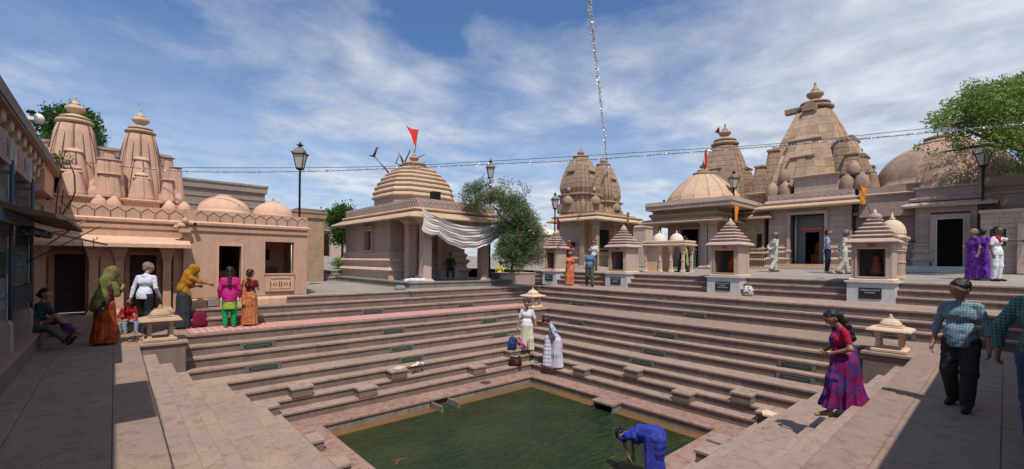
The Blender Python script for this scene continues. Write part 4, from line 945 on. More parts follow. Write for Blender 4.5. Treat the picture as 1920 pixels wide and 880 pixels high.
# rear-right wing of the hall (its corner steps back)
y3 = PX(1345, 440, -15.5)[1]; y4 = PX(1432, 440, -15.5)[1]
moulded(MB(), rect(-20, -15.5, y3, y4), base_prof(1.5, 1.2, 1.)+[(0, 4.25)]).obj('wing_wall', M_BROWN, hall)
moulded(MB(), rect(-20, -15.5, y3, y4), [(0, 4.25), (.5, 4.15), (.5, 4.22), (.2, 4.42), (.1, 4.44), (.22, 4.52), (.22, 4.60), (.02, 4.66), (.02, 4.95), (0, 4.96)]).obj('wing_eave', M_TAN, hall)
MB().box(-15.49, -15.46, PX(1420, 440, -15.5)[1], PX(1429, 440, -15.5)[1], 1.9, 3.4).obj('wing_opening', M_DARK, hall)
mb = MB()
for i in range(7):
    yy_ = PX(1408+4*i, 440, -14.8)[1]; mb.tube([(-14.8, yy_, 1.5), (-14.8, yy_, 2.3)], .012, 5)
mb.tube([(-14.8, PX(1406, 440, -14.8)[1], 2.3), (-14.8, PX(1434, 440, -14.8)[1], 2.3)], .015, 5); mb.tube([(-14.8, PX(1406, 440, -14.8)[1], 1.9), (-14.8, PX(1434, 440, -14.8)[1], 1.9)], .012, 5)
rl = mb.obj('railing', M_IRON); tag(rl, 'low thin metal railing between the domed hall and the great temple', 'railing')
for u in (1245, 1342, 1352):
    pass
def floodlight(P, rz, label):
    o = thing('floodlight', label, 'floodlight', P, rz)
    MB().box(-.16, .16, -.05, .05, .10, .34).obj('housing', M_IRON, o); MB().box(-.13, .13, .051, .06, .13, .31).obj('lens', M_DARK, o); MB().box(-.02, .02, -.02, .02, 0, .10).obj('stand', M_IRON, o)
P = PX(1245, 376, HXf-.2); floodlight((P[0], P[1], zp), .5, 'black floodlight tilted on the left end of the domed hall parapet')
P = PX(1345, 376, HXf-.2); floodlight((P[0]-.6, P[1]-.1, zb-.12), .2, 'black floodlight on the hall roof in front of the segmented dome')
P = PX(1385, 386, -14.5); floodlight((P[0], P[1], 4.95), .2, 'black floodlight on the hall roof behind the middle street lamp')

# ================================================================ 6. the great temple
GXf = -15.5
gt = thing('great_temple', 'great block built temple with a tall stepped spire and an open doorway up two steps', 'temple', (-17.5, 3.4, 1.6)); gt['worldgeo'] = 1
M_BLOCK = stone('warm tower blocks', (.50, .345, .225), .42, (.37, .26, .19), stain=(.11, .08, .06), stain_amt=.5, streak=.4)
ya, yb2 = PX(1441, 450, GXf)[1], PX(1596, 450, GXf)[1]; Z0 = 1.58
ze = PX(1520, 385, GXf)[2]; zp0 = PX(1520, 372, GXf)[2]; zp = PX(1520, 361, GXf)[2]
d0, d1 = PX(1482, 450, GXf)[1], PX(1546, 450, GXf)[1]; dz0 = 1.83; dz1 = PX(1515, 402, GXf)[2]
# wall in separate courses of stone: front and right side, with joints
def coursed(par, axis, w0, w1, a0, a1, z0, z1, ops, ch=.30, L=.75, mat=None, seed=1, name='stone_block'):
    rnd = random.Random(seed); n = max(1, round((z1-z0)/ch)); ch = (z1-z0)/n
    for i in range(n):
        zA, zB = z0+i*ch+.004, z0+(i+1)*ch-.004
        segs = [(a0, a1)]
        for b0, b1, c0, c1 in ops:
            if c0 < zB-.02 and c1 > zA+.02:
                ns = []
                for s, e_ in segs:
                    if b1 <= s or b0 >= e_: ns.append((s, e_)); continue
                    if b0 > s: ns.append((s, b0))
                    if b1 < e_: ns.append((b1, e_))
                segs = ns
        for s, e_ in segs:
            if e_-s < .02: continue
            m = max(1, round((e_-s)/L)); st = [s+(e_-s)*(j+(rnd.uniform(-.25, .25) if 0 < j < m else 0))/m for j in range(m+1)]
            for p, q in zip(st, st[1:]):
                o = rnd.uniform(0, .008); mb = MB()
                box_ax(mb, axis, p+.004, q-.004, w0, w1+o if w1 > w0 else w1-o, zA, zB) if w1 > w0 else box_ax(mb, axis, p+.004, q-.004, w1, w0, zA, zB)
                mb.obj(name, mat, par)
op = [(d0-.12, d1+.12, dz0-.3, dz1+.12)]
mb = MB(); wall_open(mb, 'y', GXf-.45, GXf-.08, ya, yb2, Z0, ze, [(d0, d1, dz0, dz1)]); mb.box(-21, GXf-.46, ya, ya+.4, Z0, ze).box(-21, GXf-.46, yb2-.4, yb2, Z0, ze)
core = mb.obj('wall', M_UNDER, gt)
coursed(core, 'y', GXf-.08, GXf, ya, yb2, Z0+1.15, ze-.02, op, .30, .62, M_PINK, 4)
# side face towards the hall (facing -y) and towards the dome hall
for (p, q) in ((ya, d0-.16), (d1+.16, yb2)):
    moulded(MB(), rect(GXf-.4, GXf-.02, p+.02, q-.02), base_prof(Z0, 1.15, .9)).obj('base_moulding', M_PINKL, gt)
frame('y', GXf, d0, d1, dz0, dz1, .14, .09, 1, False).obj('door_frame', M_PINKL, gt)
for s, yy_ in ((0, d0-.14), (1, d1+.02)): moulded(MB(), rect(GXf-.0, GXf+.10, yy_, yy_+.12), [(.02, dz0), (.02, dz0+.55), (.05, dz0+.6), (.05, dz0+.68), (0, dz0+.72), (0, dz0+.74)]).obj('jamb_base', M_PINKL, gt)
# vestibule: inner green-grey frame, red lettered lintel, dark sanctum with a shrine
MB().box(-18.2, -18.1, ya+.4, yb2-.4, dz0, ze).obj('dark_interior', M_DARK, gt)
M_GREEN = plain('grey green marble', (.16, .19, .165), .4, var=.3, scale=3)
i0, i1 = d0+.42, d1-.42
mb = MB(); wall_open(mb, 'y', -16.5, -16.35, d0, d1, dz0, dz1, [(i0, i1, dz0, dz0+1.62)]); mb.obj('inner_wall', M_GREEN, gt)
MB().box(-16.35, -16.31, i0-.2, i1+.2, dz0+1.68, dz0+1.86).obj('sign_board', M_VERM, gt)
mb = MB()
for i in range(11):
    a = i0-.16+i*(i1-i0+.32)/11; mb.box(-16.308, -16.30, a, a+.07, dz0+1.80, dz0+1.815); mb.box(-16.308, -16.30, a+.02, a+.035, dz0+1.73, dz0+1.80)
mb.obj('lettering', M_TEXT, gt)
for a in (d0+.03, d1-.10): MB().tube([(-16.1, a+.03, dz0), (-16.1, a+.03, dz1)], .05, 10).obj('marble_shaft', M_MARBLE, gt)
mb = MB().box(-17.6, -17.2, (i0+i1)/2-.25, (i0+i1)/2+.25, dz0, dz0+.5); mb.lathe([(.02, dz0+.5), (.17, dz0+.52), (.14, dz0+.75), (.16, dz0+.9), (.08, dz0+1.0), (.10, dz0+1.1), (0, dz0+1.2)], 12, -17.4, (i0+i1)/2); mb.obj('idol', M_VERM, gt)
for k, (a, b, z0, z1) in enumerate(((.75, .40, 1.5, 1.70), (.38, .0, 1.5, 1.83))):
    MB().slab(GXf+.02, GXf+.02+a, d0-.6, d1+.75, z0, z1).obj('door_step', M_TANL, gt)
rp = rect(-21, GXf-.02, ya-.02, yb2+.02)
moulded(MB(), rp, [(0, ze-.02), (.25, ze-.04), (.50, ze-.15), (.52, ze-.06), (.45, ze+.02), (.18, ze+.10), (.03, ze+.11)]).obj('eave', M_TANL, gt)
moulded(MB(), rp, [(.03, ze+.112), (.14, ze+.15), (.17, ze+.22), (.10, zp0), (.02, zp0+.01)]).obj('cornice', M_PINKL, gt)
moulded(MB(), rp, [(.04, zp0+.012), (.04, zp), (-.04, zp+.02)]).obj('parapet', M_PINK, gt); scales(gt, offset_poly(rp, .04), zp0+.03, .3, .2, M_PINKL, 1)
# tower
TC = (-19.0, PX(1527, 300, -19.0)[1]); hw = 2.5; zt0 = zp+.02
MB().box(TC[0]-2.5, TC[0]+2.0, ya+.1, yb2-.1, zp-.4, zp+.22).obj('tower_platform', M_BROWN, gt)
zA = PX(1527, 352, -17)[2]; zB = PX(1527, 213, -19)[2]
MB().box(TC[0]-2.5, TC[0]+2.45, TC[1]-2.5, TC[1]+2.5, zp-.3, zA-.01).obj('tower_base', M_BROWN, gt)
tower(gt, TC[0], TC[1], zA, hw, zB-zA, M_BLOCK, M_BROWN, top=.325, p=1.22, courses=9, layers=(), blocks=.55, fin=.42, ama=1.0)
# stepped fronts engaged on each face with their rolled lips
def front_layer(k, w, z1, out0, out1, c):
    a = k*pi/2; mb = MB(); spn = MB()
    pl = ratha(1.0, ((.5, 1.0), (.75, .94), (.9, .88)))
    core = None; rnd = random.Random(int(w*100)+k)
    for i in range(c):
        t0, t1 = i/c, (i+1)/c; za, zb_ = zA+(z1-zA)*t0+.005, zA+(z1-zA)*t1-.005
        o0 = out0+(out1-out0)*t0**1.15; o1 = out0+(out1-out0)*t1**1.15; w0 = w*(1-.35*t0**1.4); w1 = w*(1-.35*t1**1.4); n = 4 if w > .8 else 3
        for j in range(n):
            u0, u1 = -1+2*j/n+.006, -1+2*(j+1)/n-.006; e_ = rnd.uniform(0, .01)+(.05 if 0 < j < n-1 else 0)
            P = lambda u, v, z: (TC[0]+v*cos(a)-u*sin(a), TC[1]+v*sin(a)+u*cos(a), z)
            m2 = MB(); m2.rings([[P(u0*w0, o0-.6, za), P(u0*w0, o0+e_, za), P(u1*w0, o0+e_, za), P(u1*w0, o0-.6, za)], [P(u0*w1, o1-.6, zb_), P(u0*w1, o1+e_, zb_), P(u1*w1, o1+e_, zb_), P(u1*w1, o1-.6, zb_)]])
            m2.f = [tuple(reversed(f)) for f in m2.f]
            if core is None: core = MB().lathe([(.05, zA), (.05, z1)], 6, TC[0]+cos(a)*(out1-.4), TC[1]+sin(a)*(out1-.4)).obj('engaged_spire', M_BROWN, gt)
            m2.obj('stone_block', M_BLOCK, core)
    roll(mb, TC[0], TC[1], w*.70, out1+.02, z1+.06, a, .10); mb.box(*[0]*6) if False else None
    mb.obj('lip', M_BROWN, core)
for k in (0, 1, 3):
    front_layer(k, 1.08, zA+(zB-zA)*.58, hw*1.0, hw*.72, 5)
    front_layer(k, .80, zA+(zB-zA)*.36, hw*1.07, hw*.90, 3)
# corner spirelets, rows of ribbed domes
for sx, sy in ((1, 1), (1, -1), (-1, 1), (-1, -1)):
    for f_, hh, w in ((.62, 2.35, .46), (.82, 1.45, .42)):
        mb = MB(); x, y = TC[0]+sx*hw*f_, TC[1]+sy*hw*f_; spire_body(mb, x, y, zA-.1, w, hh, .55, 2.2, 6, .02); moulded(mb, [(x+a*w*.5, y+b*w*.5) for a, b in ratha(1.0)], [(0, zA-.1+hh), (.08, zA+hh-.06), (.08, zA+hh+.02), (-.1, zA+hh+.10)]); mb.obj('corner_spirelet', M_BROWN, gt)
pd = pot_dome(.30, .86, 10); pd2 = pot_dome(.25, .7, 10)
for dy_ in (-1.95, -1.35, 1.25, 1.82): put(pd, 'ribbed_dome', M_BROWN, gt, GXf-.50, PX(1527, 300, GXf)[1]+dy_-.05, zp-.02, .95)
for dx_ in (0, -.8, -1.6, -2.4): put(pd, 'ribbed_dome', M_BROWN, gt, GXf-.6+dx_, yb2-.40, zp-.02, .9)
for dy_ in (-1.55, 1.4): put(pd2, 'ribbed_dome', M_BROWN, gt, GXf-.8, PX(1527, 300, GXf)[1]+dy_, zp+.75)
moulded(MB(), rect(GXf-1.2, GXf-.30, PX(1527, 300, GXf)[1]-.92, PX(1527, 300, GXf)[1]+.92), [(0, zp-.1), (.02, zp+.1), (0, zp+.12), (0, zp+.75), (.12, zp+.80), (.14, zp+.86), (0, zp+.90)]).obj('niche_front', M_PINK, gt)
moulded(MB(), rect(TC[0]-2.35, TC[0]+2.5, TC[1]-2.5, TC[1]+2.5), [(0, zp+.2), (.15, zp+.26), (.17, zp+.34), (0, zp+.4), (0, zp+.45)]).obj('string_moulding', M_BROWN, gt)
# half round medallion and stone beam near the top
mb = MB(); aa = [pi*i/10 for i in range(11)]
rr = .36; xf = TC[0]+hw*.36
mb.rings([[(xf, TC[1]+rr*cos(q), zB-.05+rr*sin(q)*1.3) for q in aa], [(xf+.14, TC[1]+rr*cos(q), zB-.05+rr*sin(q)*1.3) for q in aa]]); mb.obj('medallion', M_BROWN, gt)
MB().box(TC[0]+.1, TC[0]+.5, TC[1]-1.35, TC[1]-.6, zB+.12, zB+.38).obj('projecting_beam', M_BROWN, gt)
# flat link between great temple and dome hall, with a lone spirelet bearing a bird-like finial
yl0, yl1 = yb2, PX(1712, 450, -16.2)[1]
lk = thing('link_wall', 'recessed pink wall joining the great temple to the dome hall behind the large right shrine', 'wall', (-17, (yl0+yl1)/2, 1.6)); lk['worldgeo'] = 1
mb = MB(); mb.box(-18, -16.28, yl0+.03, yl1+.3, 1.6, 4.2); cw = mb.obj('wall', M_UNDER, lk); coursed(cw, 'y', -16.28, -16.2, yl0+.03, yl1+.2, 2.9, 4.2, [], .42, 1.6, M_PINK, 9)
moulded(MB(), rect(-17, -16.2, yl0+.02, yl1+.3), base_prof(1.55, 1.3, .7)).obj('base_moulding', M_PINK, lk)
moulded(MB(), rect(-18, -16.22, yl0+.04, yl1-.1), [(0, 4.2), (.42, 4.12), (.44, 4.2), (.3, 4.3), (.1, 4.35), (.1, 4.4), (.2, 4.45), (.18, 4.55), (.05, 4.6), (.05, 4.98), (0, 5.0)]).obj('eave', M_TANL, lk)
P = PX(1632, 345, -16.6); mb = MB(); spire_body(mb, P[0], P[1], 4.98, .42, 1.15, .5, 2.2, 1, 0., fluted(32, 4, .08)); mb.obj('lone_spirelet', M_BROWN, lk)
mb = MB(); mb.lathe([(.22, 6.10), (.26, 6.16), (.10, 6.24), (.12, 6.3), (.02, 6.42), (0, 6.45)], 12, P[0], P[1]); mb.tube([(P[0], P[1]-.2, 6.32), (P[0], P[1], 6.22), (P[0], P[1]+.24, 6.36)], [.01, .06, .01], 6); mb.obj('leafy_finial', M_BROWN, lk)

# ================================================================ 7. dome hall at the right
DX = -15.0
dh = thing('great_dome_hall', 'stone hall with a large weathered dome and an open dark doorway below the neem tree', 'temple', (-17, 8.5, 1.6)); dh['worldgeo'] = 1
ya, yb2 = PX(1716, 450, DX)[1], PX(1832, 450, DX)[1]; d0, d1 = PX(1757, 450, DX)[1], PX(1806, 450, DX)[1]
ze = PX(1770, 383, DX)[2]; zpp = PX(1770, 350, DX)[2]; dz0 = 1.80; dz1 = PX(1780, 411, DX)[2]
mb = MB(); wall_open(mb, 'y', DX-.4, DX-.06, ya, yb2+.6, 1.6, ze, [(d0, d1, dz0, dz1)]); core = mb.obj('wall', M_UNDER, dh)
coursed(core, 'y', DX-.06, DX, ya, yb2, 2.75, ze-.02, [(d0-.2, d1+.2, 1.5, dz1+.2)], .33, .7, M_PINK, 12)
for p, q in ((ya, d0-.22), (d1+.22, yb2)): moulded(MB(), rect(DX-.35, DX-.02, p+.02, q-.02), base_prof(1.55, 1.2, .75)).obj('base_moulding', M_PINKL, dh)
frame('y', DX, d0, d1, dz0, dz1, .20, .07, 1, False).obj('door_frame', M_PINKL, dh); frame('y', DX+.0, d0, d1, dz0, dz1, .035, .10, 1, False).obj('inner_frame', M_WHITEW, dh)
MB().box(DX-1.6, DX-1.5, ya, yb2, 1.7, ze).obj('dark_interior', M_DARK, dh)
MB().box(DX+.01, DX+.75, PX(1708, 450, DX)[1]-.05, d1+.7, 1.45, 1.80).obj('door_step', M_MARBLE, dh)
rp = rect(-20, DX-.02, ya, yb2+.1)
moulded(MB(), rp, [(0, ze-.02), (.2, ze-.03), (.42, ze-.12), (.44, ze-.04), (.25, ze+.08), (.04, ze+.12)]).obj('eave', M_PINKL, dh)
moulded(MB(), rp, [(.04, ze+.122), (.16, ze+.16), (.2, ze+.24), (.10, ze+.30), (.0, ze+.32), (.0, zpp-.06), (.08, zpp-.04), (.08, zpp+.02), (0, zpp+.04)]).obj('parapet', M_PINK, dh)
# front half dome
P = PX(1772, 350, -16.1); r = .98
mb = MB(); mb.lathe([(r*1.04, zpp-.1), (r*1.04, zpp+.08)]+[(r*cos(radians(a)), zpp+.08+1.0*sin(radians(a))) for a in range(0, 80, 9)]+[(.16, zpp+1.1), (0, zpp+1.11)], 48, -16.15, P[1], ribs=8, ra=-.02); mb.obj('small_dome', M_BROWN, dh)
mb = MB(); mb.lathe([(.30, zpp+1.02), (.36, zpp+1.09), (.30, zpp+1.15), (.14, zpp+1.2), (.16, zpp+1.3), (.04, zpp+1.42), (0, zpp+1.46)], 16, -16.15, P[1]); mb.obj('dome_finial', M_BROWN, dh)
# great dome
Pc = PX(1768, 348, -18.0); zd = Pc[2]-.02; Rg = 2.42
moulded(MB(), rect(-20.6, -15.7, Pc[1]-2.62, Pc[1]+2.9), [(0, 4.0), (0, zd-.55), (.06, zd-.52), (.1, zd-.44), (0, zd-.38), (0, zd-.1)]).obj('drum', M_PINK, dh)
mb = MB(); nn = 12
prof = [(Rg*1.05, zd-.14), (Rg*1.05, zd-.02), (Rg*1.0, zd)]+[(Rg*cos(radians(a))**.95, zd+1.98*sin(radians(a))) for a in range(6, 76, 7)]
mb.lathe(prof, 48, -18.0, Pc[1], ribs=12, ra=-.016); mb.obj('great_dome', M_BROWN, dh)
for k in range(12):
    a = 2*pi*(k+.5)/12; MB().tube([(-18+cos(a)*(r_-.03), Pc[1]+sin(a)*(r_-.03), z_) for r_, z_ in prof[2:]], .035, 4).obj('dome_seam', M_PINKL, dh)
zt_ = zd+1.98*sin(radians(69)); rt = Rg*cos(radians(69))
mb = MB(); mb.lathe([(rt*1.06, zt_-.05), (rt*1.1, zt_+.06), (rt*.9, zt_+.12), (rt*.75, zt_+.2)], 32, -18, Pc[1]); amalaka(mb, -18, Pc[1], zt_+.18, .62, 40, 16); mb.obj('ribbed_disc', M_BROWN, dh)
# second small dome right
P = PX(1905, 350, -16.8); mb = MB(); mb.lathe([(1.0, 4.6), (1.0, 4.78)]+[(.96*cos(radians(a)), 4.78+.85*sin(radians(a))) for a in range(0, 80, 9)]+[(.3, 5.62), (.33, 5.7), (.2, 5.78), (0, 5.8)], 40, P[0], P[1], ribs=8, ra=-.02); mb.obj('small_dome', M_BROWN, dh)
moulded(MB(), rect(-20, -15.6, yb2+.12, 14), [(0, 3.8), (0, 4.0), (.15, 4.05), (.2, 4.15), (0, 4.2), (0, 4.6), (.05, 4.62), (.05, 4.72), (0, 4.75)]).obj('rear_parapet', M_PINK, dh)
# ---- right wall of separate pale blocks with a barred window
WX = -14.0
rw = thing('block_wall', 'wall of pale pink stone blocks behind the man with the red scarf', 'wall', (WX, 10, 1.6)); rw['worldgeo'] = 1
y0 = PX(1838, 450, WX)[1]; wa, wb = PX(1856, 450, WX)[1], PX(1886, 450, WX)[1]; wz0, wz1 = PX(1870, 455, WX)[2], PX(1870, 431, WX)[2]; zt = PX(1870, 393, WX)[2]
y1 = 13.5
mb = MB(); wall_open(mb, 'y', WX-.4, WX-.05, y0, y1, 1.6, zt, [(wa, wb, wz0, wz1)]); mb.box(-15.4, WX-.41, y0, y0+.35, 1.6, zt); core = mb.obj('wall_core', M_UNDER, rw)
coursed(core, 'y', WX-.05, WX, y0, y1, 1.58, zt-.12, [(wa, wb, wz0, wz1)], .195, .44, M_PINKL, 15)
MB().box(WX-.5, WX+.05, y0-.05, y1, zt-.12, zt).obj('coping', M_PINKL, rw)
mb = MB()
for i in range(5):
    for s in (1, -1):
        a = wa+(wb-wa)*i/4; b_ = a+s*(wz1-wz0)
        p0 = [a, wz0]; p1 = [a+s*(wb-wa)*.9, wz0+(wb-wa)*.9]
        p1[0] = min(max(p1[0], wa), wb); p1[1] = wz0+abs(p1[0]-a)
        if p1[1]-wz0 > .03: mb.tube([(WX-.12, p0[0], p0[1]), (WX-.12, p1[0], min(p1[1], wz1))], .014, 4)
        q1 = [p1[0], wz1-abs(p1[0]-a)]
        if abs(p1[0]-a) > .03: mb.tube([(WX-.12, a, wz1), (WX-.12, q1[0], max(q1[1], wz0))], .014, 4)
mb.obj('lattice', M_PINKL, rw); MB().box(WX-.35, WX-.3, wa, wb, wz0, wz1).obj('window_dark', M_DARK, rw)
yy_ = PX(1907, 450, WX)[1]; MB().box(WX+.01, WX+.28, yy_, yy_+.6, 1.58, 3.3).obj('buttress', M_PINKL, rw)
# ================================================================ plaque shrines set into the right stairs
def T(o): o['worldgeo'] = 1; return o
SH = [(1632, 'largest tiered shrine with a black plaque, behind the right stone lantern', 1.16), (1356, 'tiered shrine with black plaque left of the two walking men, goods on its step', 1.20),
      (1155, 'tiered shrine with black plaque between the couple on the landing and the cream pavilion', 1.14), (1030, 'tiered shrine with black plaque beside the oleander bush, dark red pennant', .95)]
SHP = []
for u, lab, w in SH:
    y = PX(u, 530, -7.3)[1]; SHP.append(y)
    zb = 1.335; o = T(thing('shrine', lab, 'shrine', (-7.95, y, .69), 0, 'small tiered shrines along the right stairs'))
    x0, x1 = -7.27-w*1.02, -7.27; h = w/2
    MB().box(x0, x1, y-h, y+h, .60, zb-.05).obj('marble_base', M_MARBLE, o)
    MB().slab(x0-.03, x1+.05, y-h-.06, y+h+.06, zb-.048, zb).obj('base_top', M_MARBLE, o)
    p = MB().box(x1, x1+.02, y-.27, y+.27, .80, 1.13).obj('plaque', M_PLAQUE, o)
    mb = MB(); rnd = random.Random(int(u))
    for r, (zz, a, b) in enumerate(((1.075, -.24, .24), (1.0, -.14, .12), (.93, -.2, .2))[:3 if u < 1500 else 2]):
        mb.box(x1+.021, x1+.023, y+a, y+b, zz, zz+.006); t = a+.01
        while t < b-.03:
            mb.box(x1+.021, x1+.023, y+t+.014, y+t+.020, zz-.035, zz)
            mb.box(x1+.021, x1+.023, y+t, y+t+.016, zz-.022-.008*rnd.random(), zz-.014); t += .034+.012*rnd.random()
    mb.obj('lettering', M_TEXT, p)
    hb = h-.09; bx0, bx1 = x0+.06, x1-.10; zt = zb+1.22
    moulded(MB(), rect(bx0, bx1, y-hb, y+hb), [(0, zb), (.05, zb+.01), (.05, zb+.05), (0, zb+.08)]).obj('sill', M_CREAM, o)
    hn = hb*.70; n0, n1 = y-hn, y+hn; mb = MB()
    wall_open(mb, 'y', bx1-.12, bx1, y-hb, y+hb, zb+.08, zt, [(n0, n1, zb+.14, zb+.98)])
    mb.box(bx0, bx1-.121, y-hb, y-hb+.08, zb+.08, zt).box(bx0, bx1-.121, y+hb-.08, y+hb, zb+.08, zt).box(bx0, bx0+.08, y-hb+.081, y+hb-.081, zb+.08, zt).obj('wall', M_PINKL, o)
    MB().box(bx0+.09, bx0+.12, n0-.08, n1+.08, zb+.08, zt).box(bx0+.121, bx1-.125, n0-.08, n1+.08, zb+.08, zb+.13).obj('inner_lining', M_GREEN, o)
    frame('y', bx1, n0, n1, zb+.14, zb+.98, .05, .025).obj('niche_frame', M_TANL if u < 1500 else M_PINKL, o)
    for s in (-1, 1): MB().box(bx1-.10, bx1-.04, y+s*(hn-.025)-.02, y+s*(hn-.025)+.02, zb+.14, zb+.98).obj('gate_leaf', M_WOOD, o)
    mb = MB(); mb.lathe([(.02, zb+.14), (.17, zb+.15), (.19, zb+.30), (.13, zb+.42), (.15, zb+.55), (.08, zb+.62), (.11, zb+.70), (.09, zb+.78), (0, zb+.84)], 14, bx0+.36, y+.02)
    idm = [M_ORI, M_VERM, M_DARK, M_WOOD][SHP.__len__()-1]
    mb.obj('idol', idm, o)
    mb = MB()
    for a in range(7): mb.lathe([(.0, 0), (.028, .015), (.0, .03)], 6, 0, 0) if False else None
    MB().box(bx1+.001, bx1+.012, y-.09, y+.09, zb+1.06, zb+1.14).obj('vermilion_mark', M_VERM, o)
    if u > 1500: MB().box(bx1+.001, bx1+.010, y-hb+.12, y+hb-.2, zb+1.165, zb+1.20).obj('vermilion_band', M_VERM, o)
    pl = rect(bx0, bx1, y-hb, y+hb)
    moulded(MB(), pl, [(0, zt-.01), (.14, zt-.06), (.155, zt-.02), (.10, zt+.05), (.0, zt+.09)]).obj('eave_slab', M_PINKL, o)
    zz = zt+.09
    for i in range(5):
        d = -.03-(hb*.17)*i; moulded(MB(), pl, [(d, zz), (d, zz+.055), (d+.055, zz+.065), (d+.06, zz+.085), (d+.04, zz+.105), (d-.02, zz+.125)]).obj('roof_tier', M_PINKL, o); zz += .126
    cx = (bx0+bx1)/2
    MB().lathe([(.15, zz-.01), (.18, zz+.02), (.17, zz+.07), (.13, zz+.13), (.07, zz+.17), (.05, zz+.19)], 24, cx, y, ribs=12, ra=.04).obj('ribbed_cap', M_PINK, o)
    MB().lathe([(.045, zz+.18), (.06, zz+.215), (.03, zz+.24), (.02, zz+.28), (0, zz+.31)], 12, cx, y).obj('finial', M_WHITEW, o)
    SHZ = zz
# shops of flowers / cloth bundle at the shrine step
def flag(label, P, h, lean, wx, wz, mat, fh, pole=.012, tri=False, cat='flag'):
    o = thing('flag', label, cat, P)
    top = (lean[0]*h, lean[1]*h, h); MB().tube([(0, 0, 0), top], pole, 6).obj('pole', M_WOOD, o)
    mb = MB(); n = 8; rs = []
    for i in range(n+1):
        t = i/n
        if tri: a, b = (top[0]*(1-.0)-wx[0]*t*1, top[1]-wx[1]*t, h-.02-wz*t*.55), (top[0]*(1-fh/h)-wx[0]*t, top[1]*(1-fh/h)-wx[1]*t, h-fh+(fh-wz*.6)*t)
        else: a, b = (top[0]-wx[0]*t, top[1]-wx[1]*t, h-wz*t), (top[0]-wx[0]*t*.6, top[1]-wx[1]*t*.6, h-fh-wz*t*.4)
        w = .03*sin(t*9); rs.append([(a[0]+w, a[1]+w, a[2]), ((a[0]+b[0])/2-w, (a[1]+b[1])/2-w, (a[2]+b[2])/2), (b[0]+w, b[1], b[2])])
    mb.rings(rs, False, False, smooth=True, closed=False); mb.obj('cloth', mat, o); return o
flag('saffron flag hanging limp on a leaning pole above the largest shrine', (-7.85, SHP[0]-.1, SHZ+.15), .95, (-.10, -.30), (.17, -.15), .10, M_ORANGE, .58)
flag('saffron flag rising behind the shrine next to the middle street lamp', (-7.95, SHP[1]+.15, SHZ+.02), .78, (.0, -.03), (.13, -.12), .06, M_ORANGE, .60)
flag('faded brown pennant above the shrine right of the couple on the landing', (-7.95, SHP[2]+.1, SHZ+.1), .80, (0, .02), (.09, -.08), .04, M_FADE, .55)
flag('dark maroon pennant above the shrine beside the oleander bush', (-7.95, SHP[3]-.1, SHZ+.05), .95, (0, 0), (.15, -.13), .35, M_MAROON, .7)
flag('red triangular flag on the finial of the tiered dome temple', (hc[0], hc[1], 7.0), 1.5, (-.28, -.25), (-.35, .30), -.15, M_REDF, 1.0, .018, True)
P = DP(1320, 320, 24.4); flag('narrow dark red flag beside the hall dome finial', (P[0], P[1], P[2]-.2), 1.35, (.0, .12), (-.12, .11), .1, M_REDF, 1.0)
P = DP(1352, 262, 27.5); flag('small pink red pennant flying from the hall spire top', (P[0], P[1], P[2]-.3), 1.15, (.05, -.1), (-.35, -.75) and (.30, .40), .45, M_REDF, .5, .012, True)
# cream pavilions on the plaza
def pavilion(label, u0, u1, x, v0, domes, solid):
    ya, yb_ = PX(u0, 500, x)[1], PX(u1, 500, x)[1]; o = T(thing('cream_pavilion', label, 'pavilion', (x-.5, (ya+yb_)/2, 1.34))); zb = 1.36; ze = PX(u0, v0, x)[2]
    MB().box(x-.95, x+.03, ya-.03, yb_+.03, 1.2, zb+.04).obj('floor_slab', M_CREAM, o)
    for yy_ in (ya+.09, ya+(yb_-ya)*.42, ya+(yb_-ya)*.68, yb_-.09): pillar(x-.07, yy_, zb+.04, ze, .05, mat=M_CREAM, parent=o)
    pillar(x-.86, yb_-.09, zb+.04, ze, .05, mat=M_CREAM, parent=o)
    if solid: MB().box(x-.9, x-.10, ya+.06, ya+(yb_-ya)*.40, zb+.04, ze).obj('side_wall', M_CREAM, o)
    moulded(MB(), rect(x-.93, x, ya, yb_), [(0, ze-.01), (.10, ze), (.11, ze+.06), (.02, ze+.10), (.0, ze+.13), (.06, ze+.15), (.06, ze+.22), (0, ze+.24)]).obj('roof', M_CREAM, o)
    for t, r in domes:
        yy_ = ya+(yb_-ya)*t; MB().lathe([(r, ze+.23)]+[(r*cos(radians(a)), ze+.25+r*1.12*sin(radians(a))) for a in range(0, 90, 10)]+[(.03, ze+.27+r*1.1), (.02, ze+.36+r*1.1), (0, ze+.40+r*1.1)], 24, x-.46, yy_).obj('dome', M_WHITEW, o)
    return o
pavilion('low cream pavilion with two white domes between two tiered shrines', 1206, 1283, -9.0, 462, ((.28, .33), (.70, .30)), True)
x = -9.6; yq = PX(1672, 480, x)[1]; o = T(thing('cream_pavilion', 'single domed cream pavilion half hidden behind the largest shrine', 'pavilion', (x, yq, 1.4)))
for sx in (-.26, .26):
    for sy in (-.26, .26): pillar(x+sx, yq+sy, 1.38, 2.62, .055, mat=M_CREAM, parent=o)
moulded(MB(), rect(x-.32, x+.32, yq-.32, yq+.32), [(0, 2.61), (.06, 2.63), (.11, 2.71), (.11, 2.76), (0, 2.82), (.0, 2.88)]).obj('eave', M_CREAM, o)
MB().lathe([(.37, 2.86)]+[(.37*cos(radians(a)), 2.88+.48*sin(radians(a))) for a in range(0, 85, 9)]+[(.07, 3.36), (.09, 3.40), (.04, 3.45), (.02, 3.58), (0, 3.60)], 32, x, yq).obj('dome', M_CREAM, o)
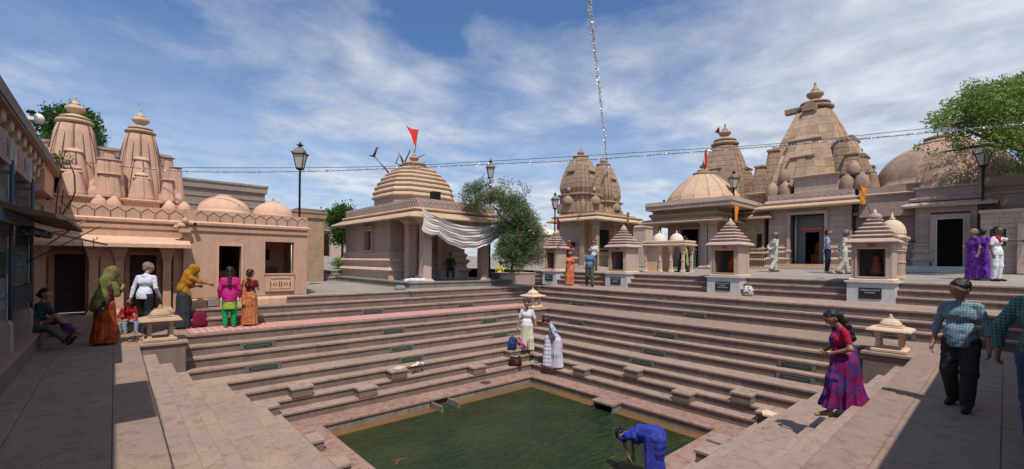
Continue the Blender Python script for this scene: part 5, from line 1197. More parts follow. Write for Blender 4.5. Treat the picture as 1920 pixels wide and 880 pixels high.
# ================================================================ street lamps
def lamp(u, vtop, d, zg_, s, label):
    P = DP(u, vtop, d); H = P[2]-zg_; o = thing('street_lamp', label, 'street lamp', (P[0], P[1], zg_), .95, 'black lantern street lamps'); L = .95*s
    mb = MB(); mb.lathe([(.10, 0), (.10, .25), (.07, .32), (.055, .7), (.045, .75), (.04, H-L-.1), (.06, H-L-.05), (.05, H-L), (.07, H-L+.03)], 12); mb.obj('post', M_IRON, o)
    z0 = H-L; a, b = .085*s, .165*s; hb = .46*s
    sq = lambda r, z: [(r, r, z), (-r, r, z), (-r, -r, z), (r, -r, z)]
    MB().rings([sq(a, z0+.05), sq(b, z0+.05+hb)]).obj('glass', M_GLASS, o)
    mb = MB()
    for i in range(4):
        p, q = sq(a*1.03, z0+.05)[i], sq(b*1.03, z0+.05+hb)[i]; mb.tube([p, q], .016*s, 4)
    mb.rings([sq(a*.9, z0), sq(a*1.2, z0+.02), sq(a*1.2, z0+.06), sq(a*.9, z0+.065)]); mb.rings([sq(b*.98, z0+.05+hb), sq(b*1.25, z0+.06+hb), sq(b*1.25, z0+.085+hb), sq(b*1.1, z0+.09+hb)])
    mb.obj('frame', M_IRON, o)
    zr = z0+.09+hb; mb = MB(); mb.rings([sq(b*1.12, zr), sq(b*.95, zr+.10*s), sq(b*.50, zr+.20*s), sq(b*.42, zr+.22*s)]); mb.obj('hood', M_WHITE if u > 1800 else M_HOOD, o)
    mb = MB(); mb.lathe([(.09*s, zr+.21*s), (.06*s, zr+.23*s), (.05*s, zr+.27*s), (.11*s, zr+.29*s), (.10*s, zr+.31*s), (.03*s, zr+.33*s), (.04*s, zr+.37*s), (0, zr+.41*s)], 12); mb.obj('lamp_cap', M_IRON, o)
    for q in range(4):
        x, y, z = sq(b*1.2, z0+.09+hb)[q]; MB().lathe([(.02*s, z), (.028*s, z+.03*s), (0, z+.06*s)], 6, x, y).obj('corner_knob', M_IRON, o)
    return o
lamp(563, 266, 17.6, .69, 1.18, 'tallest looking street lamp, rising behind the right end of the peach temple')
lamp(920, 299, 21.5, .80, 1.0, 'street lamp wrapped with silver tinsel beside the oleander bush')
lamp(1041, 361, 25.0, 1.35, 1.0, 'street lamp standing left of the twin spired temple')
lamp(1376, 320, 23.0, 1.5, 1.0, 'street lamp in front of the domed hall, orange flag below it')
lamp(1844, 269, 16.8, 1.5, .93, 'white hooded street lamp below the neem branches')
# tinsel wrapped on the second lamp
rnd = random.Random(5)
def flakes(pts, n, s, spread, name, mat, par=None):
    mb = MB(); L = len(pts)-1
    for i in range(n):
        t = rnd.random()*L; k = min(int(t), L-1); p = Vector(pts[k]).lerp(Vector(pts[k+1]), t-k)+Vector([rnd.gauss(0, spread) for _ in range(3)])
        a = Vector([rnd.gauss(0, 1) for _ in range(3)]).normalized()*s; b = Vector([rnd.gauss(0, 1) for _ in range(3)]).normalized()*s*.6
        mb.add([p-a, p-b, p+a, p+b], [(0, 1, 2, 3)])
    return mb.obj(name, mat, par, kind='stuff')
M_TINS = plain('silver tinsel', (.62, .62, .64), .35, .3, var=.5, scale=40)
P = DP(920, 330, 21.5); tw = T(thing('tinsel_wrap', 'crumpled silver tinsel wound round the lamp post by the oleander', 'tinsel', (P[0], P[1], P[2])))
flakes([(P[0], P[1], P[2]), (P[0]+.02, P[1], P[2]-1.0)], 260, .055, .07, 'foil', M_TINS, tw)
# garlands strung over the square
def garland(name, label, pts, n, s, spread):
    o = T(thing(name, label, 'garland', pts[0])); MB().tube(pts, .008, 4).obj('wire', M_WIRE, o); flakes(pts, n, s, spread, 'tinsel', M_TINS, o); return o
us = [(120, 300, 12.2), (330, 321, 12.9), (560, 322, 13.6), (740, 316, 14), (920, 308, 14), (1100, 300, 14), (1250, 289, 13.8), (1430, 276, 13.5), (1600, 262, 13), (1740, 249, 12.4), (1930, 231, 11.5), (2100, 212, 10.5)]
def smooth(p, k=6):
    P = [np.array(DP(*q)) for q in p]; out = []
    for i in range(len(P)-1):
        a, b, c, d = P[max(i-1, 0)], P[i], P[i+1], P[min(i+2, len(P)-1)]
        for j in range(k):
            t = j/k; out.append(tuple(.5*((2*b)+(-a+c)*t+(2*a-5*b+4*c-d)*t*t+(-a+3*b-3*c+d)*t**3)))
    return out+[tuple(P[-1])]
garland('garland', 'long tinsel garland sagging across the whole square from spire to neem tree', smooth(us), 3000, .022, .018)
garland('garland', 'second thinner strand just above the long tinsel garland', smooth([(u, v-6+2*sin(u*.01), d) for u, v, d in us[1:]]), 350, .014, .01)
garland('garland', 'thick dark tinsel garland dropping from overhead to the twin spired temple', smooth([(1098, -70, 15), (1108, 30, 17), (1118, 120, 20), (1129, 215, 24), (1137, 295, 29), (1141, 345, 30.6)]), 1600, .05, .035)
# ================================================================ white cloth hung on the porch of the tiered dome temple
def drape():
    a = np.array([.80, -5.62, 3.90]); b = np.array([-3.75, -5.62, 3.80]); n = 80; m = 40; mb = MB(); rs = []
    for i in range(n+1):
        t = i/n; sag = 4*t*(1-t); base = a+(b-a)*t; top = base+np.array([0, 0, -.55*sag**1.0]); w = .18+.80*sag**.6+(.65 if t < .16 else 0)*(1-t/.16)
        ring = []
        for j in range(m+1):
            s = j/m; f = .045*sin(s*23+t*5)+.03*sin(s*47+t*11)+.02*sin(s*13-t*17)
            ring.append((top[0]-.1*sin(s*3), top[1]+.10+f*sag+.05, top[2]-w*s+.02*sin(t*40)*s))
        rs.append(ring)
    mb.rings(rs, False, False, smooth=True, closed=False); mb.obj('hanging_cloth', M_CLOTHW)
    tag(bpy.data.objects['hanging_cloth'], 'large white cloth slung in folds across the porch of the tiered dome temple', 'cloth')
drape()
# ================================================================ stone planter with the oleander
P = G(935, 531, .69); o = T(thing('planter', 'long low pink stone planter wall in front of the oleander bush', 'planter', (-5.5, -7, .69)))
xa = PY(1003, 525, -6.6)[0]; xb3 = PY(937, 525, -6.6)[0]
MB().box(xa, xb3, -7.6, -6.6, .6, 1.18).obj('wall', M_PINK, o); MB().slab(xa-.03, xb3+.03, -7.63, -6.57, 1.182, 1.23).obj('coping', M_PINK, o)
# ================================================================ vegetation
def leafmat(name, c, c2, c3=None):
    m, t, b = nt(name); g = N(t, 'ShaderNodeNewGeometry')
    col = ramp(t, g.outputs['Random Per Island'], [(0, c2), (.5, c), (1, tuple(min(1, x*1.5) for x in c))])
    n = N(t, 'ShaderNodeTexNoise', {'Vector': g.outputs['Position'], 'Scale': 1.1, 'Detail': 3.})
    col = mixrgb(t, ramp(t, n.outputs[0], [(.4, (0, 0, 0)), (.62, (1, 1, 1))]), col, c3 or c2)
    t.links.new(col, b.inputs['Base Color']); b.inputs['Roughness'].default_value = .55; b.inputs['Specular IOR Level'].default_value = .3
    tr = N(t, 'ShaderNodeBsdfTranslucent', {0: col}); mx_ = N(t, 'ShaderNodeMixShader', {0: .3, 1: b.outputs[0], 2: tr.outputs[0]})
    out = [n_ for n_ in t.nodes if n_.type == 'OUTPUT_MATERIAL'][0]; t.links.new(mx_.outputs[0], out.inputs[0]); return m
ML_NEEM = leafmat('neem leaves', (.16, .25, .05), (.075, .14, .03), (.20, .27, .06)); ML_OLE = leafmat('oleander leaves', (.10, .155, .055), (.055, .09, .032), (.14, .19, .08)); ML_DK = leafmat('dark tree leaves', (.06, .12, .02), (.03, .07, .012)); M_DRYL = leafmat('dry yellow leaves', (.20, .17, .06), (.10, .10, .03))
M_FLOW = plain('pink blossom', (.50, .10, .14), .7); M_FLOW2 = plain('pale pink blossom', (.6, .35, .35), .7)
def leaves(clumps, n, s, asp=.4, seed=1, droop=.0):
    """clumps: (centre, radius); leaf quads scattered mostly near each clump's surface, in small sprays"""
    r = np.random.RandomState(seed); C_ = np.array([c for c, _ in clumps]); R_ = np.array([q for _, q in clumps]); w = R_**2; w = w/w.sum()
    k = n//6; idx = r.choice(len(R_), k, p=w); d = r.normal(size=(k, 3)); d /= np.linalg.norm(d, axis=1)[:, None]
    rad = R_[idx]*(.45+.6*r.rand(k)**.6); twig = C_[idx]+d*rad[:, None]*np.array([1, 1, .8])
    tw = np.repeat(twig, 6, 0); dd = np.repeat(d, 6, 0); m = len(tw)
    a = dd*.6+r.normal(size=(m, 3))*.7; a[:, 2] -= droop; a /= np.linalg.norm(a, axis=1)[:, None]
    b = np.cross(a, r.normal(size=(m, 3))); b /= np.linalg.norm(b, axis=1)[:, None]+1e-9
    L = s*(.7+.6*r.rand(m))[:, None]; p = tw+r.normal(size=(m, 3))*s*.8
    V = np.stack([p, p+a*L*.5+b*L*asp*.5, p+a*L, p+a*L*.5-b*L*asp*.5], 1).reshape(-1, 3)
    return V, m
def leaf_obj(name, V, m, mat, parent):
    root = parent
    while root.parent: root = root.parent
    V = V-np.array(root.location)
    me = bpy.data.meshes.new(name); me.vertices.add(len(V)); me.vertices.foreach_set('co', V.astype(np.float32).ravel()); me.loops.add(m*4); me.loops.foreach_set('vertex_index', np.arange(m*4, dtype=np.int32))
    me.polygons.add(m); me.polygons.foreach_set('loop_start', np.arange(0, m*4, 4, dtype=np.int32)); me.update(); me.materials.append(mat)
    o = bpy.data.objects.new(name, me); COL.objects.link(o); o.parent = parent; return o
def tree(name, label, cat, base, trunk, clumps, n, s, mat, asp=.4, seed=1, droop=.2, flowers=None, limbs=True, tr=.12):
    o = T(thing(name, label, cat, base)); mb = MB(); mb.tube(trunk, [tr*(1-.5*i/(len(trunk)-1)) for i in range(len(trunk))], 8); mb.obj('trunk', M_BARK, o)
    if limbs:
        mb = MB(); rr = random.Random(seed)
        for c, q in clumps[::max(1, len(clumps)//26)]:
            a = Vector(trunk[rr.randrange(len(trunk)//2, len(trunk))]); b = Vector(c); mid = a.lerp(b, .5)+Vector((rr.uniform(-.2, .2), rr.uniform(-.2, .2), rr.uniform(-.1, .3)))
            mb.tube([a, mid, b], [tr*.42, tr*.25, tr*.08], 5)
        mb.obj('limbs', M_BARK, o)
    V, m = leaves(clumps, n, s, asp, seed, droop); leaf_obj('crown', V, m, mat, o)
    if flowers:
        for i, (nf, sf, fm) in enumerate(flowers):
            V, m = leaves([(c, q*1.03) for c, q in clumps if c[2] > base[2]+1.2], nf, sf, .9, seed+7+i, -.3); f = leaf_obj('blossoms', V, m, fm, o); f['kind'] = 'stuff'
    return o
def blob(u0, u1, v0, v1, d, dd, n, r0, r1, seed, shape=None):
    rr = random.Random(seed); out = []
    while len(out) < n:
        a, b = rr.uniform(-1, 1), rr.uniform(-1, 1)
        if a*a+b*b > 1: continue
        u = (u0+u1)/2+a*(u1-u0)/2; v = (v0+v1)/2+b*(v1-v0)/2
        if shape and not shape(u, v): continue
        out.append((tuple(DP(u, v, d+rr.uniform(-dd, dd))), rr.uniform(r0, r1)))
    return out
# neem, right
cl = blob(1800, 2100, 140, 320, 15.5, 1.8, 95, .30, .62, 3, lambda u, v: v > 165-.1*(u-1800) and (v < 262 or u > 1905)) + blob(1752, 1880, 185, 272, 15.2, .8, 46, .13, .32, 4) + blob(1700, 1790, 262, 292, 15.2, .3, 7, .06, .16, 44) + blob(1815, 1870, 150, 190, 15.2, .5, 12, .15, .3, 14) + blob(1900, 2100, 128, 190, 15.5, 1.5, 30, .35, .6, 8)
cl = [c for c in cl if proj_u(c[0])[0] > 1752] if 'proj_u' in globals() else cl
tb = DP(2040, 500, 15.5); tb[2] = .7
tree('neem_tree', 'large bright green neem tree overhanging the dome hall from the right edge', 'tree', tuple(tb), [tuple(tb), tuple(tb+np.array([0, -.1, 1.8])), tuple(DP(2000, 330, 15.5)), tuple(DP(1920, 280, 15.3)), tuple(DP(1870, 245, 15.2))], cl, 66000, .10, ML_NEEM, .42, 5, .35, tr=.22)
# oleander
cl = blob(885, 1006, 368, 500, 19.3, .6, 120, .12, .32, 11, lambda u, v: v < 380 or u > 938) + blob(928, 1020, 390, 512, 19.2, .6, 60, .14, .30, 15) + blob(868, 940, 343, 390, 19.3, .4, 34, .11, .25, 12) + blob(925, 990, 338, 390, 19.3, .4, 18, .08, .22, 13)
bs = PY(958, 500, -7.1); bs[2] = 1.15
tree('oleander_bush', 'tall oleander bush with scattered pink blossoms beside the tiered dome temple', 'bush', tuple(bs), [tuple(bs), tuple(bs+np.array([.3, .5, .7])), tuple(bs+np.array([.6, 1.0, 1.9]))], cl, 36000, .12, ML_OLE, .24, 12, -.25, flowers=[(500, .07, M_FLOW), (260, .07, M_FLOW2)], tr=.08)
# tree behind the left spires
cl = blob(92, 178, 205, 290, 22, 1.0, 30, .35, .6, 21); bs = DP(130, 420, 22)
tree('leafy_tree', 'dense bright green tree showing behind the left peach spire', 'tree', (bs[0], bs[1], .6), [(bs[0], bs[1], .6), (bs[0], bs[1], 5.5)], cl, 16000, .16, ML_DK, .5, 22, 0, tr=.2)
cl = blob(624, 658, 392, 452, 31, .8, 20, .3, .6, 31); bs = DP(642, 480, 31)
tree('young_tree', 'slim green tree between the pale block and the tiered dome temple', 'tree', (bs[0], bs[1], 1.7), [(bs[0], bs[1], 1.7), (bs[0], bs[1], 4.2)], cl, 6000, .2, ML_DK, .5, 32, 0, tr=.1)
cl = blob(632, 660, 489, 501, 26, .4, 10, .2, .3, 33); bs = DP(646, 500, 26)
tree('low_shrub', 'small green shrub at the foot of the tiered dome temple wall', 'shrub', (bs[0], bs[1], 1.3), [(bs[0], bs[1], 1.3), (bs[0], bs[1], 1.5)], cl, 1500, .12, ML_NEEM, .5, 34, 0, limbs=False, tr=.03)
for (u0, u1, v0, v1, d, lab) in ((1190, 1222, 432, 470, 42, 'pale green tree far behind, in the gap left of the domed hall'), (1418, 1440, 372, 410, 33, 'small patch of green tree between domed hall and great temple'), (1000, 1045, 470, 505, 40, 'distant green tree seen under the oleander branches')):
    cl = blob(u0, u1, v0, v1, d, 1, 14, .5, .9, u0); bs = DP((u0+u1)/2, v1, d); tree('distant_tree', lab, 'tree', (bs[0], bs[1], 1.5), [(bs[0], bs[1], 1.5), (bs[0], bs[1], bs[2])], cl, 2600, .3, ML_DK, .5, u0, 0, tr=.15)
# bare branches behind the tiered dome
def bare(label, segs, d):
    o = T(thing('bare_tree', label, 'tree', tuple(DP(segs[0][0][0], 470, d)))); b0 = DP(segs[0][0][0], 470, d); p0 = DP(*segs[0][0], d)
    MB().tube([tuple(b0), tuple(p0)], [.16, .10], 7).obj('trunk', M_BARK, o)
    for i, sg in enumerate(segs):
        r0 = .075 if i < 3 else .045; MB().tube([tuple(DP(u, v, d)) for u, v in sg], [r0*(1-.75*j/(len(sg)-1)) for j in range(len(sg))], 6).obj('branch', M_BARK, o)
bare('bare forked branch sticking up left of the tiered dome', [[(745, 345), (724, 318), (701, 293), (706, 275)], [(701, 293), (692, 292)], [(701, 293), (706, 280), (710, 276)]], 26)
bare('leafless tangled branches behind the finial of the tiered dome', [[(745, 330), (757, 308), (768, 285), (768, 280)], [(757, 308), (752, 295), (747, 286)], [(755, 312), (742, 306), (748, 292)], [(765, 312), (785, 308), (800, 303)], [(770, 300), (788, 294), (797, 289)]], 26)
# white tents and roofs far off
for (u0, u1, v0, v1, d, lab, m_) in ((1000, 1040, 430, 500, 34, 'white tent roof seen between the oleander and the lamp post', M_WHITEW), (1186, 1222, 418, 470, 40, 'pale flat roofed house far behind the gap by the domed hall', M_PINKL)):
    P = DP(u0, v0, d); Q = DP(u1, v0, d); cx, cy = (P[0]+Q[0])/2, (P[1]+Q[1])/2; w = hypot(P[0]-Q[0], P[1]-Q[1])/2; b_ = T(thing('far_building', lab, 'building', (cx, cy, 1.4)))
    MB().poly(rect(cx-w, cx+w, cy-w, cy+w), 1.3, P[2]-.5).obj('wall', M_PINKL, b_); MB().rings([[(cx+a*w*1.1*k, cy+b*w*1.1*k, z) for a, b in ((-1, -1), (1, -1), (1, 1), (-1, 1))] for k, z in ((1, P[2]-.5), (1, P[2]-.4), (.25, P[2]+.15))]).obj('roof', m_, b_)
# ================================================================ people: smooth blended bodies and clothes from tapered limbs
def _sub(o, n, vox, lo, hi):
    a = np.maximum(0, np.floor((lo-o)/vox).astype(int)); b = np.minimum(n, np.ceil((hi-o)/vox).astype(int)+1); return a, b
def sdf_mesh(prims, vox, cutp=(), fold=None, k=.02):
    P0 = []; P1 = []
    for p in prims:
        if p[0] == 'c': a, b, ra, rb = map(np.array, p[1:5]); P0.append(np.minimum(a-ra, b-rb)); P1.append(np.maximum(a+ra, b+rb))
        else: c, r = np.array(p[1]), np.array(p[2]); P0.append(c-r.max()); P1.append(c+r.max())
    lo = np.min(P0, 0)-3*vox-.02; hi = np.max(P1, 0)+3*vox+.02; n = np.ceil((hi-lo)/vox).astype(int)+1
    D = np.full(n, .12, np.float32); ax = [lo[i]+vox*np.arange(n[i]) for i in range(3)]
    for p, l, h in zip(prims, P0, P1):
        kk = k
        if len(p) > 5 and p[0] == 'c' and p[5] is not None: kk = p[5]
        m = kk+2*vox+.02; a, b = _sub(lo, n, vox, l-m, h+m)
        X, Y, Z = np.meshgrid(ax[0][a[0]:b[0]], ax[1][a[1]:b[1]], ax[2][a[2]:b[2]], indexing='ij', sparse=True)
        if p[0] == 'c':
            A_, B_ = np.array(p[1], float), np.array(p[2], float); ba = B_-A_; L = max(float(ba@ba), 1e-9)
            t = np.clip(((X-A_[0])*ba[0]+(Y-A_[1])*ba[1]+(Z-A_[2])*ba[2])/L, 0, 1)
            d = np.sqrt((X-A_[0]-t*ba[0])**2+(Y-A_[1]-t*ba[1])**2+(Z-A_[2]-t*ba[2])**2)-(p[3]+(p[4]-p[3])*t)
        else:
            c, r = p[1], p[2]; q = np.sqrt(((X-c[0])/r[0])**2+((Y-c[1])/r[1])**2+((Z-c[2])/r[2])**2); d = (q-1)*min(r)
        S = D[a[0]:b[0], a[1]:b[1], a[2]:b[2]]; h_ = np.clip(.5+.5*(S-d)/kk, 0, 1)
        D[a[0]:b[0], a[1]:b[1], a[2]:b[2]] = S*(1-h_)+d*h_-kk*h_*(1-h_)
    X, Y, Z = np.meshgrid(*ax, indexing='ij', sparse=True)
    if fold is not None: D = D+fold(X, Y, Z)
    for p0, nn in cutp: D = np.maximum(D, (X-p0[0])*nn[0]+(Y-p0[1])*nn[1]+(Z-p0[2])*nn[2])
    return nets(D.astype(np.float32), lo, vox)
def nets(D, lo, vox):
    nx, ny, nz = D.shape; S = D < 0; c = S[:-1, :-1, :-1].astype(np.int8)
    cnt = sum(S[i:nx-1+i, j:ny-1+j, k:nz-1+k].astype(np.int8) for i in (0, 1) for j in (0, 1) for k in (0, 1))
    act = np.argwhere((cnt > 0) & (cnt < 8)); 
    if len(act) == 0: return np.zeros((0, 3)), np.zeros((0, 4), int)
    idx = -np.ones((nx-1, ny-1, nz-1), np.int64); idx[act[:, 0], act[:, 1], act[:, 2]] = np.arange(len(act))
    acc = np.zeros((len(act), 3)); num = np.zeros(len(act)); cor = [(i, j, k) for i in (0, 1) for j in (0, 1) for k in (0, 1)]
    for a in cor:
        for ax_ in range(3):
            if a[ax_]: continue
            b = list(a); b[ax_] = 1; da = D[act[:, 0]+a[0], act[:, 1]+a[1], act[:, 2]+a[2]]; db = D[act[:, 0]+b[0], act[:, 1]+b[1], act[:, 2]+b[2]]
            m = (da < 0) != (db < 0); t = np.where(m, da/np.where(m, da-db, 1), 0); p = np.tile(np.array(a, float), (len(act), 1)); p[:, ax_] += t
            acc += p*m[:, None]; num += m
    V = lo+vox*(act+acc/num[:, None]); F = []
    for ax_ in range(3):
        o = [i for i in range(3) if i != ax_]; s0 = [slice(None)]*3; s1 = [slice(None)]*3; s0[ax_] = slice(0, -1); s1[ax_] = slice(1, None)
        a, b = S[tuple(s0)], S[tuple(s1)]
        for flip in (False, True):
            e = np.argwhere((a & ~b) if not flip else (~a & b)); 
            e = e[(e[:, o[0]] > 0) & (e[:, o[1]] > 0) & (e[:, o[0]] < D.shape[o[0]]-1) & (e[:, o[1]] < D.shape[o[1]]-1)]
            q = []
            for du, dv in ((0, 0), (-1, 0), (-1, -1), (0, -1)):
                w = e.copy(); w[:, o[0]] += du; w[:, o[1]] += dv; q.append(idx[w[:, 0], w[:, 1], w[:, 2]])
            q = np.stack(q, 1); 
            if (ax_ == 1) != flip: q = q[:, ::-1]
            F.append(q)
    return V, np.concatenate(F)
def np_mesh(name, V, F, mat, parent):
    me = bpy.data.meshes.new(name); m = len(F); me.vertices.add(len(V)); me.vertices.foreach_set('co', V.astype(np.float32).ravel())
    me.loops.add(m*4); me.loops.foreach_set('vertex_index', F.astype(np.int32).ravel()); me.polygons.add(m); me.polygons.foreach_set('loop_start', np.arange(0, m*4, 4, dtype=np.int32))
    me.polygons.foreach_set('use_smooth', [True]*m); me.update(); me.materials.append(mat)
    o = bpy.data.objects.new(name, me); COL.objects.link(o); o.parent = parent; return o
def rotx(p, c, a):   # rotate forward (about x) around point c by a: lean forwards = positive
    y, z = p[1]-c[1], p[2]-c[2]; return np.array([p[0], c[1]+y*cos(a)+z*sin(a), c[2]-y*sin(a)+z*cos(a)])
def rotz(p, c, a): x, y = p[0]-c[0], p[1]-c[1]; return np.array([c[0]+x*cos(a)-y*sin(a), c[1]+x*sin(a)+y*cos(a), p[2]])
def person(label, P, H, deg, parts, pose=None, lean=0, nod=0, turn=0, vox=.02, skin=None, group=None, female=False, belly=0.):
    """parts: list of (garment, material, options).  local +y is forward"""
    c = CAM[:2]-np.array(P[:2]); rz = atan2(c[1], c[0])-pi/2+radians(deg)
    o = thing('person', label, 'person', tuple(P), rz, group); skin = skin or M_SKIN
    J = dict(pelvis=(0, 0, .53), waist=(0, 0, .60), chest=(0, .0, .72), neck=(0, -.005, .835), head=(0, .012, .925),
             sl=(-.096, 0, .793), sr=(.096, 0, .793), el=(-.135, -.01, .64), er=(.135, -.01, .64), wl=(-.142, .03, .495), wr=(.142, .03, .495),
             hl=(-.052, 0, .515), hr=(.052, 0, .515), kl=(-.06, .012, .285), kr=(.06, .012, .285), al=(-.06, -.01, .045), ar=(.06, -.01, .045), tl=(-.07, .095, .014), tr=(.07, .095, .014))
    J = {a: np.array(b, float) for a, b in J.items()}; pose = pose or {}
    for a, b in pose.items():
        if a in J and a[0] not in 'sew' or a in ('sl', 'sr'): J[a] = np.array(b, float)
    up = ['waist', 'chest', 'neck', 'head', 'sl', 'sr', 'el', 'er', 'wl', 'wr']
    for a in ('el', 'er', 'wl', 'wr'):
        if a in pose and not pose.get('world_arms'): J[a] = np.array(pose[a], float)
    la = radians(lean); base_ = J['pelvis'].copy(); hd = J['head']
    dz = base_-np.array([0, 0, .53])
    for a in up:
        if a not in pose or a in ('el', 'er', 'wl', 'wr'): J[a] = J[a]+dz
    for a in up: J[a] = rotx(J[a], base_, la)
    if pose.get('world_arms'):
        for a in ('el', 'er', 'wl', 'wr'):
            if a in pose: J[a] = np.array(pose[a], float)
    if nod: J['head'] = rotx(J['head'], J['neck'], radians(nod))
    J = {a: b*H for a, b in J.items()}; h = H; hq = H*1.14; J['head'] = J['head']+(J['head']-J['neck'])*.10
    hdir = J['head']-J['neck']; hdir /= np.linalg.norm(hdir); fwd = np.array([0, cos(la+radians(nod)), -sin(la+radians(nod))]); fwd = rotz(fwd, (0, 0), radians(turn)); side = np.cross(fwd, hdir); side /= np.linalg.norm(side)
    hc_ = J['head']; tdir = J['neck']-J['pelvis']; tdir /= np.linalg.norm(tdir); tf = np.array([0, cos(la), -sin(la)])
    def leg(s, e=0.):
        hp, kn, an, to = J['h'+s], J['k'+s], J['a'+s], J['t'+s]
        return [('c', hp, kn, .052*h+e, .036*h+e), ('c', kn, kn*.6+an*.4, .036*h+e, .034*h+e), ('c', kn*.6+an*.4, an, .034*h+e, .021*h+e)]
    def arm(s, e=0., t=1., t2=1.):
        sh, el, wr = J['s'+s], J['e'+s], J['w'+s]; r = [('c', sh, sh+(el-sh)*t, .026*h+e, (.026-.005*t)*h+e)]
        if t2 > 0: r.append(('c', el, el+(wr-el)*t2, .021*h+e, (.021-.007*t2)*h+e))
        return r
    def torso(e=0., b=0.):
        q = [('c', J['neck']-tdir*.035*h, J['s'+s]*.92+J['neck']*.08-tdir*.004*h, .030*h+e*.7, .024*h+e*.7, .03*h) for s in 'lr']+[('c', J['sl']*.72+J['sr']*.28-tdir*.05*h, J['sr']*.72+J['sl']*.28-tdir*.05*h, .040*h+e, .040*h+e, .03*h), ('c', J['chest']-np.array([.04*h, 0, 0]), J['chest']+np.array([.04*h, 0, 0]), .053*h+e, .053*h+e, .03*h),
             ('c', J['waist']-np.array([.03*h, 0, 0])+tf*b*.5, J['waist']+np.array([.03*h, 0, 0])+tf*b*.5, .050*h+e+b*.5, .050*h+e+b*.5, .04*h), ('c', J['pelvis']-np.array([.035*h, 0, 0]), J['pelvis']+np.array([.035*h, 0, 0]), .058*h+e, .058*h+e, .04*h)]
        if female: q += [('c', J['chest']+tf*.05*h+s*np.array([.035*h, 0, 0]), J['chest']+tf*.055*h+s*np.array([.037*h, 0, 0])-tdir*.01*h, .03*h+e, .028*h+e, .03*h) for s in (-1, 1)]
        return q
    def hand(s):
        w, e_ = J['w'+s], J['e'+s]; d = w-e_; d /= np.linalg.norm(d); sg = -1 if s == 'l' else 1
        n_ = np.array([-sg*1., 0, 0]); n_ = n_-d*(n_@d); n_ /= np.linalg.norm(n_)+1e-9; t_ = np.cross(d, n_)*1.0   # palm looks inward, t_: across the palm
        if t_[1] < 0: t_ = -t_
        pr = [('c', w, w+d*.018*h, .015*h, .013*h, .01), ('c', w+d*.02*h-t_*.012*h, w+d*.045*h-t_*.013*h, .010*h, .009*h, .008), ('c', w+d*.02*h+t_*.012*h, w+d*.047*h+t_*.013*h, .010*h, .009*h, .008)]
        for q, ln in zip((-.018, -.006, .006, .018), (.030, .038, .042, .037)):
            a = w+d*.046*h+t_*q*h; b = a+(d*.9+n_*.35)*ln*.55*h; c2 = b+(d*.6+n_*.8)*ln*.45*h
            pr += [('c', a, b, .0058*h, .0052*h, .004), ('c', b, c2, .0052*h, .0044*h, .003)]
        a = w+d*.016*h+t_*.014*h; b = a+(t_*.8+d*.6)*.022*h; pr += [('c', a, b, .008*h, .0065*h, .006), ('c', b, b+(d*.95+n_*.3)*.020*h, .0065*h, .005*h, .004)]
        return pr
    def headp(e=0.):
        q = [('c', hc_+hdir*.020*hq-fwd*.012*hq, hc_+hdir*.016*hq+fwd*.010*hq, .050*hq+e, .046*hq+e), ('c', hc_+fwd*.016*hq, hc_-hdir*.036*hq+fwd*.026*hq, .038*hq+e, .024*hq+e)]
        return q
    body = torso()+arm('l')+arm('r')+leg('l')+leg('r')+headp()
    body += [('c', J['neck']-tdir*.02*h, hc_-hdir*.03*h, .030*h, .027*h, .015)]
    body += [('c', J['a'+s], J['t'+s], .022*h, .015*h, .01) for s in 'lr']+[('c', J['a'+s]-np.array([0, .02*h, .02*h]), J['t'+s], .018*h, .013*h, .01) for s in 'lr']
    body += [('c', hc_+fwd*.046*hq+hdir*.010*hq, hc_+fwd*.058*hq-hdir*.010*hq, .005*hq, .0085*hq, .006)]
    body += [('c', hc_+side*s*.044*hq+hdir*.012*hq-fwd*.006*hq, hc_+side*s*.046*hq-hdir*.010*hq-fwd*.004*hq, .009*hq, .007*hq, .004) for s in (-1, 1)]
    body += [('c', hc_+fwd*.040*hq+hdir*.021*hq-side*.02*hq, hc_+fwd*.040*hq+hdir*.021*hq+side*.02*hq, .009*hq, .009*hq, .006)]
    body += hand('l')+hand('r')
    V, F = sdf_mesh(body, vox, k=.02*h); np_mesh('body', V, F, skin, o)
    if vox < .016:
        for s in (-1, 1):
            p = hc_+fwd*.047*hq+hdir*.012*hq+side*s*.019*hq; mb = MB(); mb.lathe([(0, -.005*hq), (.006*hq, -.003*hq), (.007*hq, 0), (.006*hq, .003*hq), (0, .005*hq)], 8); mb.obj('eye', M_EYE, o, loc=tuple(p))
        mb = MB(); p = hc_+fwd*.0505*hq-hdir*.022*hq; mb.tube([p-side*.014*hq-fwd*.003*hq, p+hdir*.001*hq, p+side*.014*hq-fwd*.003*hq], .0035*hq, 6); mb.obj('mouth', M_LIP, o)
        for s in (-1, 1):
            p = hc_+fwd*.050*hq+hdir*.026*hq+side*s*.019*hq; MB().tube([p-side*.012*hq-fwd*.003*hq, p+hdir*.003*hq, p+side*.012*hq-fwd*.004*hq], .0028*hq, 5).obj('eyebrow', M_HAIR, o)
    rs = random.Random(len(bpy.data.objects))
    ph = rs.uniform(0, 6); nf = rs.choice((9, 11, 13))
    def folds(amp, z0, z1, cx=0., cy=0.):   # pleats that deepen from z0 down to z1
        def f(X, Y, Z):
            th_ = np.arctan2(X-cx, Y-cy); w = np.clip((z0-Z)/(max(z0-z1, .01)), 0, 1)
            return amp*w*(np.sin(nf*th_+ph+2.*np.sin(Z*3))+.5*np.sin(2.3*nf*th_+ph*2))
        return f
    def wr(amp): return lambda X, Y, Z: amp*(np.sin(X*31+Z*17+ph)*np.sin(Z*43+Y*23+X*11)+.6*np.sin(Z*71+X*29+ph))
